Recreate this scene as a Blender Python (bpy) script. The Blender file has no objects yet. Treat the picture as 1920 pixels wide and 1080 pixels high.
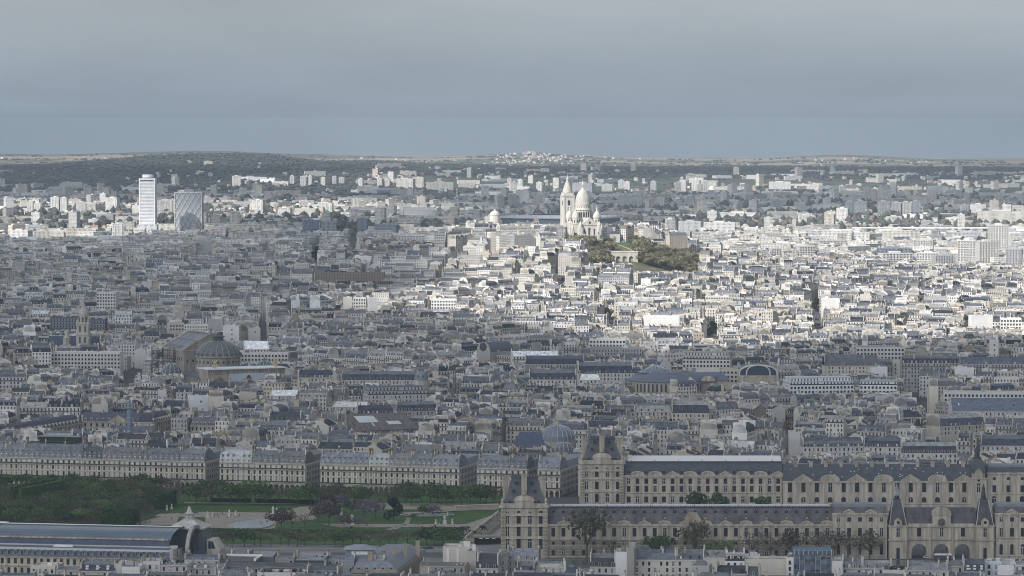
import bpy, math, random
import numpy as np
from math import sin, cos, pi, radians as R, hypot, atan2, floor
SC = bpy.context.scene
COL = SC.collection
F, PITCH, CAMZ = 7500.0, math.atan(303 / 7500.0), 236.0
CP, SP = cos(PITCH), sin(PITCH)

# ------------------------------------------------------------------ camera
cam = bpy.data.objects.new('camera', bpy.data.cameras.new('camera'))
COL.objects.link(cam)
cam.location = (0, 0, CAMZ)
cam.rotation_euler = (pi / 2 - PITCH, 0, 0)
cam.data.sensor_width = 36
cam.data.lens = 36 * F / 1920
cam.data.clip_start = 5
cam.data.clip_end = 90000
SC.camera = cam

# ------------------------------------------------------------------ light
SUN_EL, SUN_AZ = R(36), R(222)          # azimuth clockwise from +Y
EXPOSURE = 0.5; DENOISE = True
W = bpy.data.worlds.new('World'); SC.world = W; W.use_nodes = True
nt = W.node_tree; N = nt.nodes; L = nt.links; N.clear()
sky = N.new('ShaderNodeTexSky'); sky.sky_type = 'NISHITA'; sky.sun_disc = False
sky.sun_elevation = SUN_EL; sky.sun_rotation = SUN_AZ; sky.dust_density = 3.0; sky.altitude = 200
geo = N.new('ShaderNodeTexCoord')
sep = N.new('ShaderNodeSeparateXYZ'); L.new(geo.outputs['Generated'], sep.inputs[0])
stretch = N.new('ShaderNodeMapping'); stretch.inputs['Scale'].default_value = (6, 6, 24)
stretch.inputs['Rotation'].default_value = (R(4), R(16), 0); stretch.inputs['Location'].default_value = (.3, 0, .2)
L.new(geo.outputs['Generated'], stretch.inputs[0])
ns = N.new('ShaderNodeTexNoise'); ns.inputs['Scale'].default_value = 1.0; ns.inputs['Detail'].default_value = 7; ns.inputs['Roughness'].default_value = .56
L.new(stretch.outputs[0], ns.inputs['Vector'])
rz = N.new('ShaderNodeValToRGB')           # overcast layer: brightest just above the horizon, darkened towards the zenith
cr = rz.color_ramp
cr.elements[0].position = 0.0; cr.elements[0].color = (.255, .312, .365, 1)
cr.elements[1].position = 1.0; cr.elements[1].color = (.165, .178, .198, 1)
for p_, c_ in ((.008, (.255, .312, .365, 1)), (.03, (.325, .362, .395, 1)), (.1, (.27, .29, .315, 1)), (.3, (.19, .205, .228, 1))):
    e_ = cr.elements.new(p_); e_.color = c_
L.new(sep.outputs['Z'], rz.inputs[0])
shade = N.new('ShaderNodeMapRange'); shade.inputs['From Min'].default_value = .3; shade.inputs['From Max'].default_value = .7
shade.inputs['To Min'].default_value = .85; shade.inputs['To Max'].default_value = 1.14
L.new(ns.outputs['Fac'], shade.inputs['Value'])
mul = N.new('ShaderNodeVectorMath'); mul.operation = 'SCALE'
L.new(rz.outputs['Color'], mul.inputs[0]); L.new(shade.outputs[0], mul.inputs['Scale'])
bgs = N.new('ShaderNodeBackground'); bgs.inputs['Strength'].default_value = .05
L.new(sky.outputs[0], bgs.inputs['Color'])
bgc = N.new('ShaderNodeBackground'); bgc.inputs['Strength'].default_value = 1.0
# the overcast glows where the sun stands behind it
dt = N.new('ShaderNodeVectorMath'); dt.operation = 'DOT_PRODUCT'; dt.inputs[1].default_value = (sin(SUN_AZ) * .9, cos(SUN_AZ) * .9, .43)
L.new(geo.outputs['Generated'], dt.inputs[0])
gl = N.new('ShaderNodeMapRange'); gl.interpolation_type = 'SMOOTHSTEP'; gl.inputs['From Min'].default_value = -.15; gl.inputs['From Max'].default_value = 1; gl.inputs['To Min'].default_value = 1.0; gl.inputs['To Max'].default_value = 4.2
L.new(dt.outputs['Value'], gl.inputs['Value'])
mul2 = N.new('ShaderNodeVectorMath'); mul2.operation = 'SCALE'; L.new(mul.outputs[0], mul2.inputs[0]); L.new(gl.outputs[0], mul2.inputs['Scale'])
L.new(mul2.outputs[0], bgc.inputs['Color'])
mixw = N.new('ShaderNodeMixShader'); mixw.inputs[0].default_value = .8
L.new(bgs.outputs[0], mixw.inputs[1]); L.new(bgc.outputs[0], mixw.inputs[2])
wo = N.new('ShaderNodeOutputWorld'); L.new(mixw.outputs[0], wo.inputs[0])

sl = bpy.data.lights.new('sun', 'SUN'); sl.energy = 4.1; sl.angle = R(.5); sl.color = (1.0, .95, .875)
so = bpy.data.objects.new('sun', sl); COL.objects.link(so)
SDIR = (sin(SUN_AZ) * cos(SUN_EL), cos(SUN_AZ) * cos(SUN_EL), sin(SUN_EL))
from mathutils import Vector
so.rotation_euler = Vector(SDIR).to_track_quat('Z', 'Y').to_euler()
so.location = (-300, -300, 600)
vs = SC.view_settings
SC.display_settings.display_device = 'sRGB'
vs.view_transform = 'Standard'; vs.look = 'None'; vs.exposure = EXPOSURE; vs.gamma = 1; vs.use_curve_mapping = False
SC.render.engine = 'CYCLES'
cy = SC.cycles
cy.max_bounces = 5; cy.diffuse_bounces = 2; cy.glossy_bounces = 2; cy.transmission_bounces = 2
cy.volume_bounces = 0; cy.transparent_max_bounces = 12; cy.use_denoising = DENOISE; cy.filter_width = 1.0
cy.sample_clamp_indirect = 6

# ------------------------------------------------------------------ pixel <-> place helpers (pixels of the 1920 x 1080 photograph)
def at(px, py, Y):
    d = (px - 960, F * CP + (540 - py) * SP, -F * SP + (540 - py) * CP)
    t = Y / d[1]
    return d[0] * t, Y, CAMZ + d[2] * t
def wx(px, Y, py=700): return at(px, py, Y)[0]
def wz(py, Y): return at(960, py, Y)[2]
def gy(py, z=0.0):
    d = (F * CP + (540 - py) * SP, -F * SP + (540 - py) * CP)
    return (z - CAMZ) * d[0] / d[1]
def proj(x, y, z):
    dz = z - CAMZ
    dep = y * CP - dz * SP
    return 960 + F * x / dep, 540 - F * (y * SP + dz * CP) / dep
def sstep(a, b, x):
    t = np.clip((x - a) / (b - a), 0, 1)
    return t * t * (3 - 2 * t)

# ------------------------------------------------------------------ terrain heights
C1X = [-200, 0, 100, 200, 290, 390, 460, 520, 560, 600, 640, 720, 800, 900, 1000, 1200, 1500, 1920, 2200]
C1Y = [314, 312, 309, 300, 293, 291, 291, 294, 299, 304, 303, 303, 308, 311, 313, 314, 315, 317, 318]
C2X = [-200, 0, 100, 200, 250, 350, 450, 520, 600, 700, 800, 880, 960, 1000, 1060, 1200, 1350, 1450, 1530, 1580, 1620, 1680, 1760, 1920, 2200]
C2Y = [290, 289, 290, 287, 286, 282.5, 284, 288, 290, 293, 294, 292, 288.5, 285, 290, 296, 299, 297, 292, 290.5, 291, 295, 300, 299, 299]
HX = [-1400, -640, -480, -300, -190, -90, 0, 60, 150, 215, 265, 320, 400, 600, 1400]
HZ = [38, 43, 47, 53, 62, 74, 85, 86, 85, 72, 50, 34, 25, 21, 18]
def _fbm(x, y, s=1.0):
    return (np.sin(x * .013 * s + 1.3) * np.cos(y * .011 * s + .4) + .5 * np.sin(x * .031 * s + y * .017 * s) + .25 * np.sin(x * .071 * s - y * .053 * s + 2)) / 1.75
def terrain(x, y):
    x = np.asarray(x, float); y = np.asarray(y, float)
    base = np.interp(y, [2900, 4300, 5600, 7200, 9000], [0, 19, 15, 4, 0])
    S = sstep(4500, 5110, y) * (1 - sstep(5290, 5950, y))
    z = base + np.maximum(np.interp(x, HX, HZ) - base, 0) * S
    px = 960 + F * x / np.maximum(y, 1)
    c1 = CAMZ - (np.interp(px, C1X, C1Y) - 237) * 17000 / F
    r1 = sstep(13200, 17000, y) * (1 - sstep(17000, 19000, y))
    c2 = CAMZ - (np.interp(px, C2X, C2Y) - 237) * 27000 / F
    r2 = np.clip((y - 18500) / 8500, 0, 1) * (1 - sstep(27200, 29500, y))
    und = _fbm(x, y, .18) * 4 * sstep(13000, 16000, y)
    return z + c1 * r1 + c2 * r2 * np.where(y < 27000, .55 + .45 * sstep(23500, 27000, y), 1) + und
def T(x, y): return float(terrain(x, y))

def ground_hit(px, py, z=0.0):
    """the nearest place on the slope seen at this picture point"""
    y = np.arange(3000, 5900, 4.0)
    x = (px - 960) * y / F
    p = 540 - F * (y * SP + (terrain(x, y) + z - CAMZ) * CP) / (y * CP - (terrain(x, y) + z - CAMZ) * SP)
    k = int(np.argmax(p <= py))
    return float(x[k]), float(y[k])

# ------------------------------------------------------------------ materials
MATS = {}
def material(name, base=(1, 1, 1), rough=.85, amt=.14, scale=.12, metal=0, spec=.25, windows=False, rand=0.0, streak=False, transl=0, wave=None):
    m = bpy.data.materials.new(name); m.use_nodes = True
    t = m.node_tree; n = t.nodes; l = t.links
    b = n['Principled BSDF']
    b.inputs['Roughness'].default_value = rough; b.inputs['Metallic'].default_value = metal
    b.inputs['Specular IOR Level'].default_value = spec
    tc = n.new('ShaderNodeTexCoord')
    nz = n.new('ShaderNodeTexNoise'); nz.inputs['Scale'].default_value = scale; nz.inputs['Detail'].default_value = 6; nz.inputs['Roughness'].default_value = .62
    if streak:
        mp = n.new('ShaderNodeMapping'); mp.inputs['Scale'].default_value = (1, 1, .12)
        l.new(tc.outputs['Object'], mp.inputs[0]); l.new(mp.outputs[0], nz.inputs['Vector'])
    else:
        l.new(tc.outputs['Object'], nz.inputs['Vector'])
    mr = n.new('ShaderNodeMapRange'); mr.inputs['From Min'].default_value = .3; mr.inputs['From Max'].default_value = .7
    mr.inputs['To Min'].default_value = 1 - amt; mr.inputs['To Max'].default_value = 1 + amt
    l.new(nz.outputs['Fac'], mr.inputs['Value'])
    at_ = n.new('ShaderNodeAttribute'); at_.attribute_name = 'Col'
    sc = n.new('ShaderNodeVectorMath'); sc.operation = 'SCALE'
    l.new(at_.outputs['Color'], sc.inputs[0]); l.new(mr.outputs[0], sc.inputs['Scale'])
    mu = n.new('ShaderNodeVectorMath'); mu.operation = 'MULTIPLY'; mu.inputs[1].default_value = base
    l.new(sc.outputs[0], mu.inputs[0])
    out = mu.outputs[0]
    if rand:
        oi = n.new('ShaderNodeObjectInfo')
        mr2 = n.new('ShaderNodeMapRange'); mr2.inputs['To Min'].default_value = 1 - rand; mr2.inputs['To Max'].default_value = 1 + rand
        l.new(oi.outputs['Random'], mr2.inputs['Value'])
        s2 = n.new('ShaderNodeVectorMath'); s2.operation = 'SCALE'
        l.new(out, s2.inputs[0]); l.new(mr2.outputs[0], s2.inputs['Scale']); out = s2.outputs[0]
    if wave:
        wv = n.new('ShaderNodeTexWave'); wv.wave_type = 'BANDS'; wv.bands_direction = wave[0]; wv.inputs['Scale'].default_value = wave[1]
        l.new(tc.outputs['Object'], wv.inputs['Vector'])
        mr3 = n.new('ShaderNodeMapRange'); mr3.inputs['To Min'].default_value = 1 - wave[2]; mr3.inputs['To Max'].default_value = 1 + wave[2]
        l.new(wv.outputs['Fac'], mr3.inputs['Value'])
        s3 = n.new('ShaderNodeVectorMath'); s3.operation = 'SCALE'
        l.new(out, s3.inputs[0]); l.new(mr3.outputs[0], s3.inputs['Scale']); out = s3.outputs[0]
    if windows:
        uv = n.new('ShaderNodeUVMap'); uv.uv_map = 'UVMap'
        sp = n.new('ShaderNodeSeparateXYZ'); l.new(uv.outputs[0], sp.inputs[0])
        def math_(op, a, b_=None):
            q = n.new('ShaderNodeMath'); q.operation = op
            for i_, v_ in enumerate((a, b_)):
                if v_ is None: continue
                if isinstance(v_, (int, float)): q.inputs[i_].default_value = v_
                else: l.new(v_, q.inputs[i_])
            return q.outputs[0]
        fu = math_('FRACT', sp.outputs['X']); fv = math_('FRACT', sp.outputs['Y'])
        k = math_('MULTIPLY', math_('GREATER_THAN', fu, .3), math_('LESS_THAN', fu, .68))
        k = math_('MULTIPLY', k, math_('MULTIPLY', math_('GREATER_THAN', fv, .24), math_('LESS_THAN', fv, .82)))
        cb = n.new('ShaderNodeCombineXYZ'); l.new(math_('FLOOR', sp.outputs['X']), cb.inputs[0]); l.new(math_('FLOOR', sp.outputs['Y']), cb.inputs[1])
        wn = n.new('ShaderNodeTexWhiteNoise'); wn.noise_dimensions = '3D'; l.new(cb.outputs[0], wn.inputs['Vector'])
        k = math_('MULTIPLY', k, math_('GREATER_THAN', at_.outputs['Alpha'], .5))
        k = math_('MULTIPLY', k, math_('LESS_THAN', wn.outputs['Value'], .8))
        mx = n.new('ShaderNodeMix'); mx.data_type = 'RGBA'
        l.new(k, mx.inputs['Factor']); l.new(out, mx.inputs[6]); mx.inputs[7].default_value = (.035, .04, .05, 1)
        out = mx.outputs[2]
    l.new(out, b.inputs['Base Color'])
    if transl:
        b.inputs['Transmission Weight'].default_value = 0
        tr = n.new('ShaderNodeBsdfTranslucent'); l.new(out, tr.inputs['Color'])
        ms = n.new('ShaderNodeMixShader'); ms.inputs[0].default_value = transl
        l.new(b.outputs[0], ms.inputs[1]); l.new(tr.outputs[0], ms.inputs[2]); l.new(ms.outputs[0], n['Material Output'].inputs[0])
    MATS[name] = m
    return m
material('facade', (1, 1, 1), .88, .13, .09, windows=True)
material('plain', (1, 1, 1), .8, .14, .1)
material('roofing', (1, 1, 1), .62, .4, .33, spec=.2)
material('limestone', (.39, .348, .288), .9, .42, .4, streak=True)
material('soot_stone', (.24, .215, .175), .9, .25, .3, streak=True)
material('travertine', (.53, .51, .475), .85, .22, .3, streak=True)
material('slate', (.065, .069, .083), .6, .25, .35, spec=.25)
material('old_slate', (.095, .092, .095), .65, .5, .22, spec=.2, streak=True)
material('zinc', (.19, .205, .235), .55, .18, .2, spec=.3)
material('pale_zinc', (.52, .54, .56), .5, .1, .1, spec=.4)
material('verdigris', (.105, .115, .112), .6, .3, .4)
material('bronze', (.12, .16, .19), .45, .35, .8, spec=.5)
material('gilding', (.5, .4, .2), .35, .2, 1.0, metal=.6)
material('glass', (.016, .019, .024), .3, .3, .7, spec=.25, rand=.5)
material('blue_glass', (.09, .125, .165), .28, .22, .06, spec=.5)
material('white_paint', (.72, .71, .68), .7, .08, .5)
material('iron', (.045, .045, .05), .55, .2, 1.0)
material('terracotta', (.30, .19, .125), .85, .25, .6)
material('foliage', (1.12, 1.12, 1.12), .75, .25, .5, spec=.15, rand=.36, transl=.25)
material('bark', (.085, .068, .055), .9, .2, 2.0)
material('grass', (.05, .10, .03), .9, .4, .09, spec=.1)
material('gravel', (.27, .24, .20), .95, .12, .08)
material('asphalt', (.085, .088, .095), .85, .2, .05)
material('pond_water', (.17, .2, .23), .2, .05, .1, spec=.4)
material('skin', (.45, .3, .22), .6, .05, 3)
material('cloth', (1, 1, 1), .85, .1, 3, rand=.4)
material('terrain', (1, 1, 1), .95, .35, .006, spec=.05)

# ------------------------------------------------------------------ mesh collector
class MB:
    def __init__(s):
        s.v = []; s.f = []; s.m = []; s.c = []; s.u = []
        s.fr()
    def fr(s, x=0, y=0, z=0, a=0):
        s.tx, s.ty, s.tz = x, y, z; s.ca, s.sa = cos(a), sin(a); return s
    def poly(s, pts, mat, col=(1, 1, 1, 0), uv=None):
        n = len(s.v); ca, sa, tx, ty, tz = s.ca, s.sa, s.tx, s.ty, s.tz
        for p in pts:
            s.v.append((p[0] * ca - p[1] * sa + tx, p[0] * sa + p[1] * ca + ty, p[2] + tz))
        s.f.append(tuple(range(n, n + len(pts)))); s.m.append(mat)
        s.c.append(col if len(col) == 4 else (col[0], col[1], col[2], 0.0)); s.u.append(uv)
    def wall(s, x0, y0, x1, y1, z0, z1, mat, col, win=0, pu=2.7, pv=3.15):
        ln = hypot(x1 - x0, y1 - y0)
        k = max(1, round(ln / pu))
        s.poly([(x0, y0, z0), (x1, y1, z0), (x1, y1, z1), (x0, y0, z1)], mat, (col[0], col[1], col[2], 1.0 if win else 0.0),
               [(0, (z1 - z0) / pv), (k, (z1 - z0) / pv), (k, 0), (0, 0)] if win else None)
    def box(s, x0, x1, y0, y1, z0, z1, mat, col=(1, 1, 1, 0), bottom=False, win=0, top=True, topmat=None, topcol=None):
        s.wall(x0, y0, x1, y0, z0, z1, mat, col, win); s.wall(x1, y0, x1, y1, z0, z1, mat, col, win)
        s.wall(x1, y1, x0, y1, z0, z1, mat, col, win); s.wall(x0, y1, x0, y0, z0, z1, mat, col, win)
        if top: s.poly([(x0, y0, z1), (x1, y0, z1), (x1, y1, z1), (x0, y1, z1)], topmat or mat, (*(topcol or col)[:3], 0))
        if bottom: s.poly([(x0, y1, z0), (x1, y1, z0), (x1, y0, z0), (x0, y0, z0)], mat, col)
    def prism(s, pts, z0, z1, mat, col=(1, 1, 1, 0), topmat=None, win=0, top=True):
        k = len(pts)
        for i in range(k):
            s.wall(*pts[i], *pts[(i + 1) % k], z0, z1, mat, col, win)
        if top: s.poly([(p[0], p[1], z1) for p in pts], topmat or mat, (*col[:3], 0))
    def extr(s, prof, x0, x1, mat, col=(1, 1, 1, 0), caps=True):
        """profile of (y, z) pairs, counter-clockwise seen from +x, pushed along x"""
        k = len(prof)
        for i in range(k):
            a, b = prof[i], prof[(i + 1) % k]
            s.poly([(x0, a[0], a[1]), (x0, b[0], b[1]), (x1, b[0], b[1]), (x1, a[0], a[1])][::-1], mat, col)
        if caps:
            s.poly([(x1, p[0], p[1]) for p in prof], mat, col); s.poly([(x0, p[0], p[1]) for p in reversed(prof)], mat, col)
    def extry(s, prof, y0, y1, mat, col=(1, 1, 1, 0)):
        """profile of (x, z) pairs, counter-clockwise seen from -y, pushed along y"""
        k = len(prof)
        for i in range(k):
            a, b = prof[i], prof[(i + 1) % k]
            s.poly([(a[0], y0, a[1]), (a[0], y1, a[1]), (b[0], y1, b[1]), (b[0], y0, b[1])], mat, col)
        s.poly([(p[0], y0, p[1]) for p in prof], mat, col); s.poly([(p[0], y1, p[1]) for p in reversed(prof)], mat, col)
    def lathe(s, prof, x, y, mat, n=16, col=(1, 1, 1, 0), sx=1, sy=1, a0=0, ang=2 * pi, cap=True):
        """profile of (r, z) from bottom to top"""
        full = abs(ang - 2 * pi) < 1e-6
        for i in range(n):
            a, b = a0 + ang * i / n, a0 + ang * (i + 1) / n
            for (r0, z0), (r1, z1) in zip(prof, prof[1:]):
                p = [(x + r0 * cos(a) * sx, y + r0 * sin(a) * sy, z0), (x + r0 * cos(b) * sx, y + r0 * sin(b) * sy, z0),
                     (x + r1 * cos(b) * sx, y + r1 * sin(b) * sy, z1), (x + r1 * cos(a) * sx, y + r1 * sin(a) * sy, z1)]
                if r0 < 1e-4: p = [p[0], p[2], p[3]]
                elif r1 < 1e-4: p = p[:3]
                s.poly(p, mat, col)
        if cap and full and prof[-1][0] > 1e-3:
            s.poly([(x + prof[-1][0] * cos(a0 + ang * i / n) * sx, y + prof[-1][0] * sin(a0 + ang * i / n) * sy, prof[-1][1]) for i in range(n)], mat, col)
    def tube(s, a, b, r, mat, col=(1, 1, 1, 0), n=5, r2=None):
        a, b = Vector(a), Vector(b); d = (b - a).normalized()
        u = d.cross(Vector((0, 0, 1)));
        if u.length < .01: u = d.cross(Vector((1, 0, 0)))
        u.normalize(); w = d.cross(u); r2 = r if r2 is None else r2
        ra = [a + (u * cos(2 * pi * i / n) + w * sin(2 * pi * i / n)) * r for i in range(n)]
        rb = [b + (u * cos(2 * pi * i / n) + w * sin(2 * pi * i / n)) * r2 for i in range(n)]
        for i in range(n):
            j = (i + 1) % n
            s.poly([ra[i], ra[j], rb[j], rb[i]], mat, col)
        s.poly(ra[::-1], mat, col); s.poly(rb, mat, col)
    def hip(s, x0, x1, y0, y1, z0, x2, x3, y2, y3, z1, mat, col=(1, 1, 1, 0), topmat=None):
        """truncated pyramid roof"""
        A = [(x0, y0, z0), (x1, y0, z0), (x1, y1, z0), (x0, y1, z0)]; B = [(x2, y2, z1), (x3, y2, z1), (x3, y3, z1), (x2, y3, z1)]
        for i in range(4):
            j = (i + 1) % 4
            s.poly([A[i], A[j], B[j], B[i]], mat, col)
        if x3 - x2 > .05 and y3 - y2 > .05: s.poly(B, topmat or mat, col)
    def mesh(s, name):
        me = bpy.data.meshes.new(name)
        nv, nf = len(s.v), len(s.f)
        tot = np.fromiter((len(f) for f in s.f), np.int32, nf)
        nl = int(tot.sum())
        me.vertices.add(nv); me.loops.add(nl); me.polygons.add(nf)
        me.vertices.foreach_set('co', np.asarray(s.v, np.float32).ravel())
        me.loops.foreach_set('vertex_index', np.fromiter((i for f in s.f for i in f), np.int32, nl))
        st = np.zeros(nf, np.int32); st[1:] = np.cumsum(tot)[:-1]
        me.polygons.foreach_set('loop_start', st)
        keys = list(dict.fromkeys(s.m))
        for k in keys: me.materials.append(MATS[k])
        ix = {k: i for i, k in enumerate(keys)}
        me.polygons.foreach_set('material_index', np.fromiter((ix[k] for k in s.m), np.int32, nf))
        ca = me.color_attributes.new('Col', 'FLOAT_COLOR', 'CORNER')
        ca.data.foreach_set('color', np.repeat(np.asarray(s.c, np.float32), tot, axis=0).ravel())
        if any(u is not None for u in s.u):
            uv = me.uv_layers.new(name='UVMap')
            uu = np.zeros((nl, 2), np.float32)
            for i, u in enumerate(s.u):
                if u is not None: uu[st[i]:st[i] + tot[i]] = u
            uv.data.foreach_set('uv', uu.ravel())
        me.update(calc_edges=True)
        return me
def link(name, me, parent=None, loc=None, rz=0.0):
    o = bpy.data.objects.new(name, me); COL.objects.link(o)
    if parent is not None: o.parent = parent
    if loc is not None: o.location = loc
    if rz: o.rotation_euler[2] = rz
    return o
def put(name, mb, parent=None, loc=None, rz=0.0):
    return link(name, mb.mesh(name), parent, loc, rz) if mb.f else None
def tag(o, label=None, cat=None, group=None, kind=None):
    if label: o['label'] = label
    if cat: o['category'] = cat
    if group: o['group'] = group
    if kind: o['kind'] = kind
    return o
def thing(name, label, cat, loc=(0, 0, 0), rz=0.0, group=None):
    o = link(name, None, None, loc, rz)
    return tag(o, label, cat, group)
def copy_tree(o, parent=None):
    c = o.copy(); COL.objects.link(c)
    if parent is not None: c.parent = parent
    for ch in o.children: copy_tree(ch, c)
    return c
# ------------------------------------------------------------------ ground: one sheet out to the horizon
def build_ground():
    ys = np.concatenate([np.linspace(1200, 4200, 60), np.linspace(4260, 6200, 60), np.geomspace(6300, 30000, 110)])
    ts = np.linspace(-1, 1, 121)
    Yg, Tg = np.meshgrid(ys, ts, indexing='ij')
    Xg = Tg * (Yg * .2 + 250)
    Zg = terrain(Xg, Yg)
    rng = np.random.default_rng(5)
    ny, nx = Yg.shape
    me = bpy.data.meshes.new('ground')
    co = np.stack([Xg, Yg, Zg], -1).reshape(-1, 3)
    i = np.arange((ny - 1) * (nx - 1)); r, c = i // (nx - 1), i % (nx - 1)
    q = np.stack([r * nx + c, r * nx + c + 1, (r + 1) * nx + c + 1, (r + 1) * nx + c], -1)
    me.vertices.add(len(co)); me.loops.add(q.size); me.polygons.add(len(q))
    me.vertices.foreach_set('co', co.astype(np.float32).ravel())
    me.loops.foreach_set('vertex_index', q.astype(np.int32).ravel())
    me.polygons.foreach_set('loop_start', (np.arange(len(q)) * 4).astype(np.int32))
    me.polygons.foreach_set('use_smooth', np.ones(len(q), bool))
    city = np.array([.10, .10, .105]); scrub = np.array([.085, .095, .075]); wood = np.array([.075, .08, .08]); tan = np.array([.34, .29, .22]); green = np.array([.15, .15, .115])  # wood carries some of the distance haze in its grey tone
    px = 960 + F * Xg / Yg
    f1 = sstep(5800, 7500, Yg)[..., None]
    colr = city * (1 - f1) + scrub * f1
    lft = sstep(900, 500, px)
    f2 = sstep(15200 - 1400 * lft, 16200 - 1500 * lft, Yg)[..., None] * (1 - sstep(18500, 19500, Yg))[..., None]
    colr = colr * (1 - f2) + wood * f2
    band = (np.sin(Yg * .0031 + _fbm(Xg, Yg, .1) * 3 + np.floor(Xg / 700) * .9) > -.1)[..., None]
    fld = np.where(band, tan, green)
    f3 = sstep(19500, 20500, Yg)[..., None]
    colr = colr * (1 - f3) + fld * f3
    f4 = (sstep(26000, 26600, Yg) * (np.interp(px, C2X, C2Y) < 290.5))[..., None]
    colr = colr * (1 - f4) + (wood * 1.6) * f4
    ca = me.color_attributes.new('Col', 'FLOAT_COLOR', 'POINT')
    ca.data.foreach_set('color', np.concatenate([colr, np.zeros(colr.shape[:2] + (1,))], -1).astype(np.float32).ravel())
    me.materials.append(MATS['terrain']); me.update(calc_edges=True)
    tag(link('ground', me), kind='structure')
build_ground()

# ------------------------------------------------------------------ the broken cloud deck that lets the sun through on the hill
def build_clouds():
    PX = np.array([-300, 0, 160, 320, 480, 640, 800, 960, 1120, 1280, 1440, 1600, 1760, 1920, 2200], float)
    rows = [
        (293, '0 0 0 0 0 0 0 0 1 2 0 0 2 3 3'), (303, '4 4 4 2 2 2 1 2 2 2 1 1 3 4 4'), (318, '7 7 7 7 6 5 5 6 6 6 6 6 7 7 7'),
        (332, '6 6 7 6 3 1 3 4 3 4 3 4 5 6 6'), (345, '7 7 6 5 1 0 0 0 0 0 0 0 1 3 3'), (356, '9 9 8 8 6 4 5 2 3 3 3 2 4 5 5'),
        (370, '9 9 7 8 9 9 9 9 9 9 9 8 8 7 7'), (383, '2 1 0 1 2 1 4 9 9 8 7 7 7 7 7'), (397, '1 0 0 1 1 0 1 6 9 5 6 5 3 2 2'),
        (408, '6 5 3 4 5 5 8 9 9 4 1 1 0 0 0'), (418, '5 4 3 5 7 9 9 9 5 5 2 1 0 0 0'), (432, '0 0 0 1 6 9 4 0 0 0 1 1 0 0 0'),
        (446, '0 0 1 4 9 9 4 0 0 0 0 0 0 0 0'), (452, '4 6 9 9 9 9 6 0 0 0 0 0 0 0 0'), (475, '9 9 9 9 9 9 6 0 0 0 0 0 0 0 0'),
        (500, '9 9 9 9 9 9 5 0 0 0 0 0 0 0 0'), (530, '9 9 9 9 9 9 6 1 0 0 0 0 0 0 0'), (552, '9 9 9 9 9 7 3 0 0 0 0 0 0 0 0'),
        (578, '9 9 9 9 8 4 1 0 0 0 0 0 0 0 0'), (602, '9 9 9 9 9 9 6 2 0 0 0 0 0 0 0'), (625, '9 9 9 9 9 9 9 7 2 0 0 0 0 0 0'),
        (646, '9 9 9 9 9 9 9 9 5 0 0 2 3 5 5'), (664, '9 9 9 9 9 9 9 9 9 4 6 9 9 9 9'), (690, '9 9 9 9 9 9 9 9 9 9 9 9 9 9 9'), (1150, '9 9 9 9 9 9 9 9 9 9 9 9 9 9 9')]
    PY = np.array([r_[0] for r_ in rows], float)
    M = np.array([[int(k) / 9 for k in r_[1].split()] for r_ in rows])
    ZC = 3000.0
    ux, uy = -SDIR[0] / SDIR[2], -SDIR[1] / SDIR[2]            # ground shift per metre of height below the deck
    gyv = np.concatenate([np.linspace(1500, 6600, 128), np.geomspace(6680, 28500, 110)])
    tv = np.linspace(-1, 1, 90)
    GY, TV = np.meshgrid(gyv, tv, indexing='ij')
    GX = TV * (GY * .17 + 120)
    GZ = terrain(GX, GY) + np.where(GY < 6000, 17, 6)
    dep = GY * CP - (GZ - CAMZ) * SP
    px = 960 + F * GX / dep; py = 540 - F * (GY * SP + (GZ - CAMZ) * CP) / dep
    j = np.clip(np.searchsorted(PX, px) - 1, 0, len(PX) - 2); i = np.clip(np.searchsorted(PY, py) - 1, 0, len(PY) - 2)
    fx = np.clip((px - PX[j]) / (PX[j + 1] - PX[j]), 0, 1); fy = np.clip((py - PY[i]) / (PY[i + 1] - PY[i]), 0, 1)
    D = (M[i, j] * (1 - fx) + M[i, j + 1] * fx) * (1 - fy) + (M[i + 1, j] * (1 - fx) + M[i + 1, j + 1] * fx) * fy
    D = D + .13 * _fbm(GX, GY, 2.2) + .1 * _fbm(GX + 900, GY * .6, .8)
    D = sstep(.2, .8, D)
    CX = GX - ux * (ZC - GZ); CY = GY - uy * (ZC - GZ)
    th = D * (190 + 120 * _fbm(CX, CY, 1.7)) + 2
    ny, nx = GY.shape
    bot = np.stack([CX, CY, ZC - 12 * D * (1 + _fbm(CX, CY, 3))], -1).reshape(-1, 3); top = np.stack([CX - ux * th, CY - uy * th, ZC + th], -1).reshape(-1, 3)
    k = np.arange((ny - 1) * (nx - 1)); r, c = k // (nx - 1), k % (nx - 1)
    q = np.stack([r * nx + c, r * nx + c + 1, (r + 1) * nx + c + 1, (r + 1) * nx + c], -1)
    keep = D.reshape(-1)[q].max(1) > .02
    q = q[keep]
    faces = np.concatenate([q[:, ::-1], q + ny * nx])
    e = {}
    for a in q:
        for s_ in range(4):
            u, v = int(a[s_]), int(a[(s_ + 1) % 4])
            if (v, u) in e: del e[(v, u)]
            else: e[(u, v)] = 1
    rim = np.array([(u, v, v + ny * nx, u + ny * nx) for u, v in e], int)
    faces = np.concatenate([faces, rim])
    co = np.concatenate([bot, top])
    me = bpy.data.meshes.new('cloud')
    me.vertices.add(len(co)); me.loops.add(faces.size); me.polygons.add(len(faces))
    me.vertices.foreach_set('co', co.astype(np.float32).ravel())
    me.loops.foreach_set('vertex_index', faces.astype(np.int32).ravel())
    me.polygons.foreach_set('loop_start', (np.arange(len(faces)) * 4).astype(np.int32))
    me.polygons.foreach_set('use_smooth', np.ones(len(faces), bool))
    a_ = me.attributes.new('dens', 'FLOAT', 'POINT'); a_.data.foreach_set('value', np.concatenate([D.ravel(), D.ravel()]).astype(np.float32))
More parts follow.
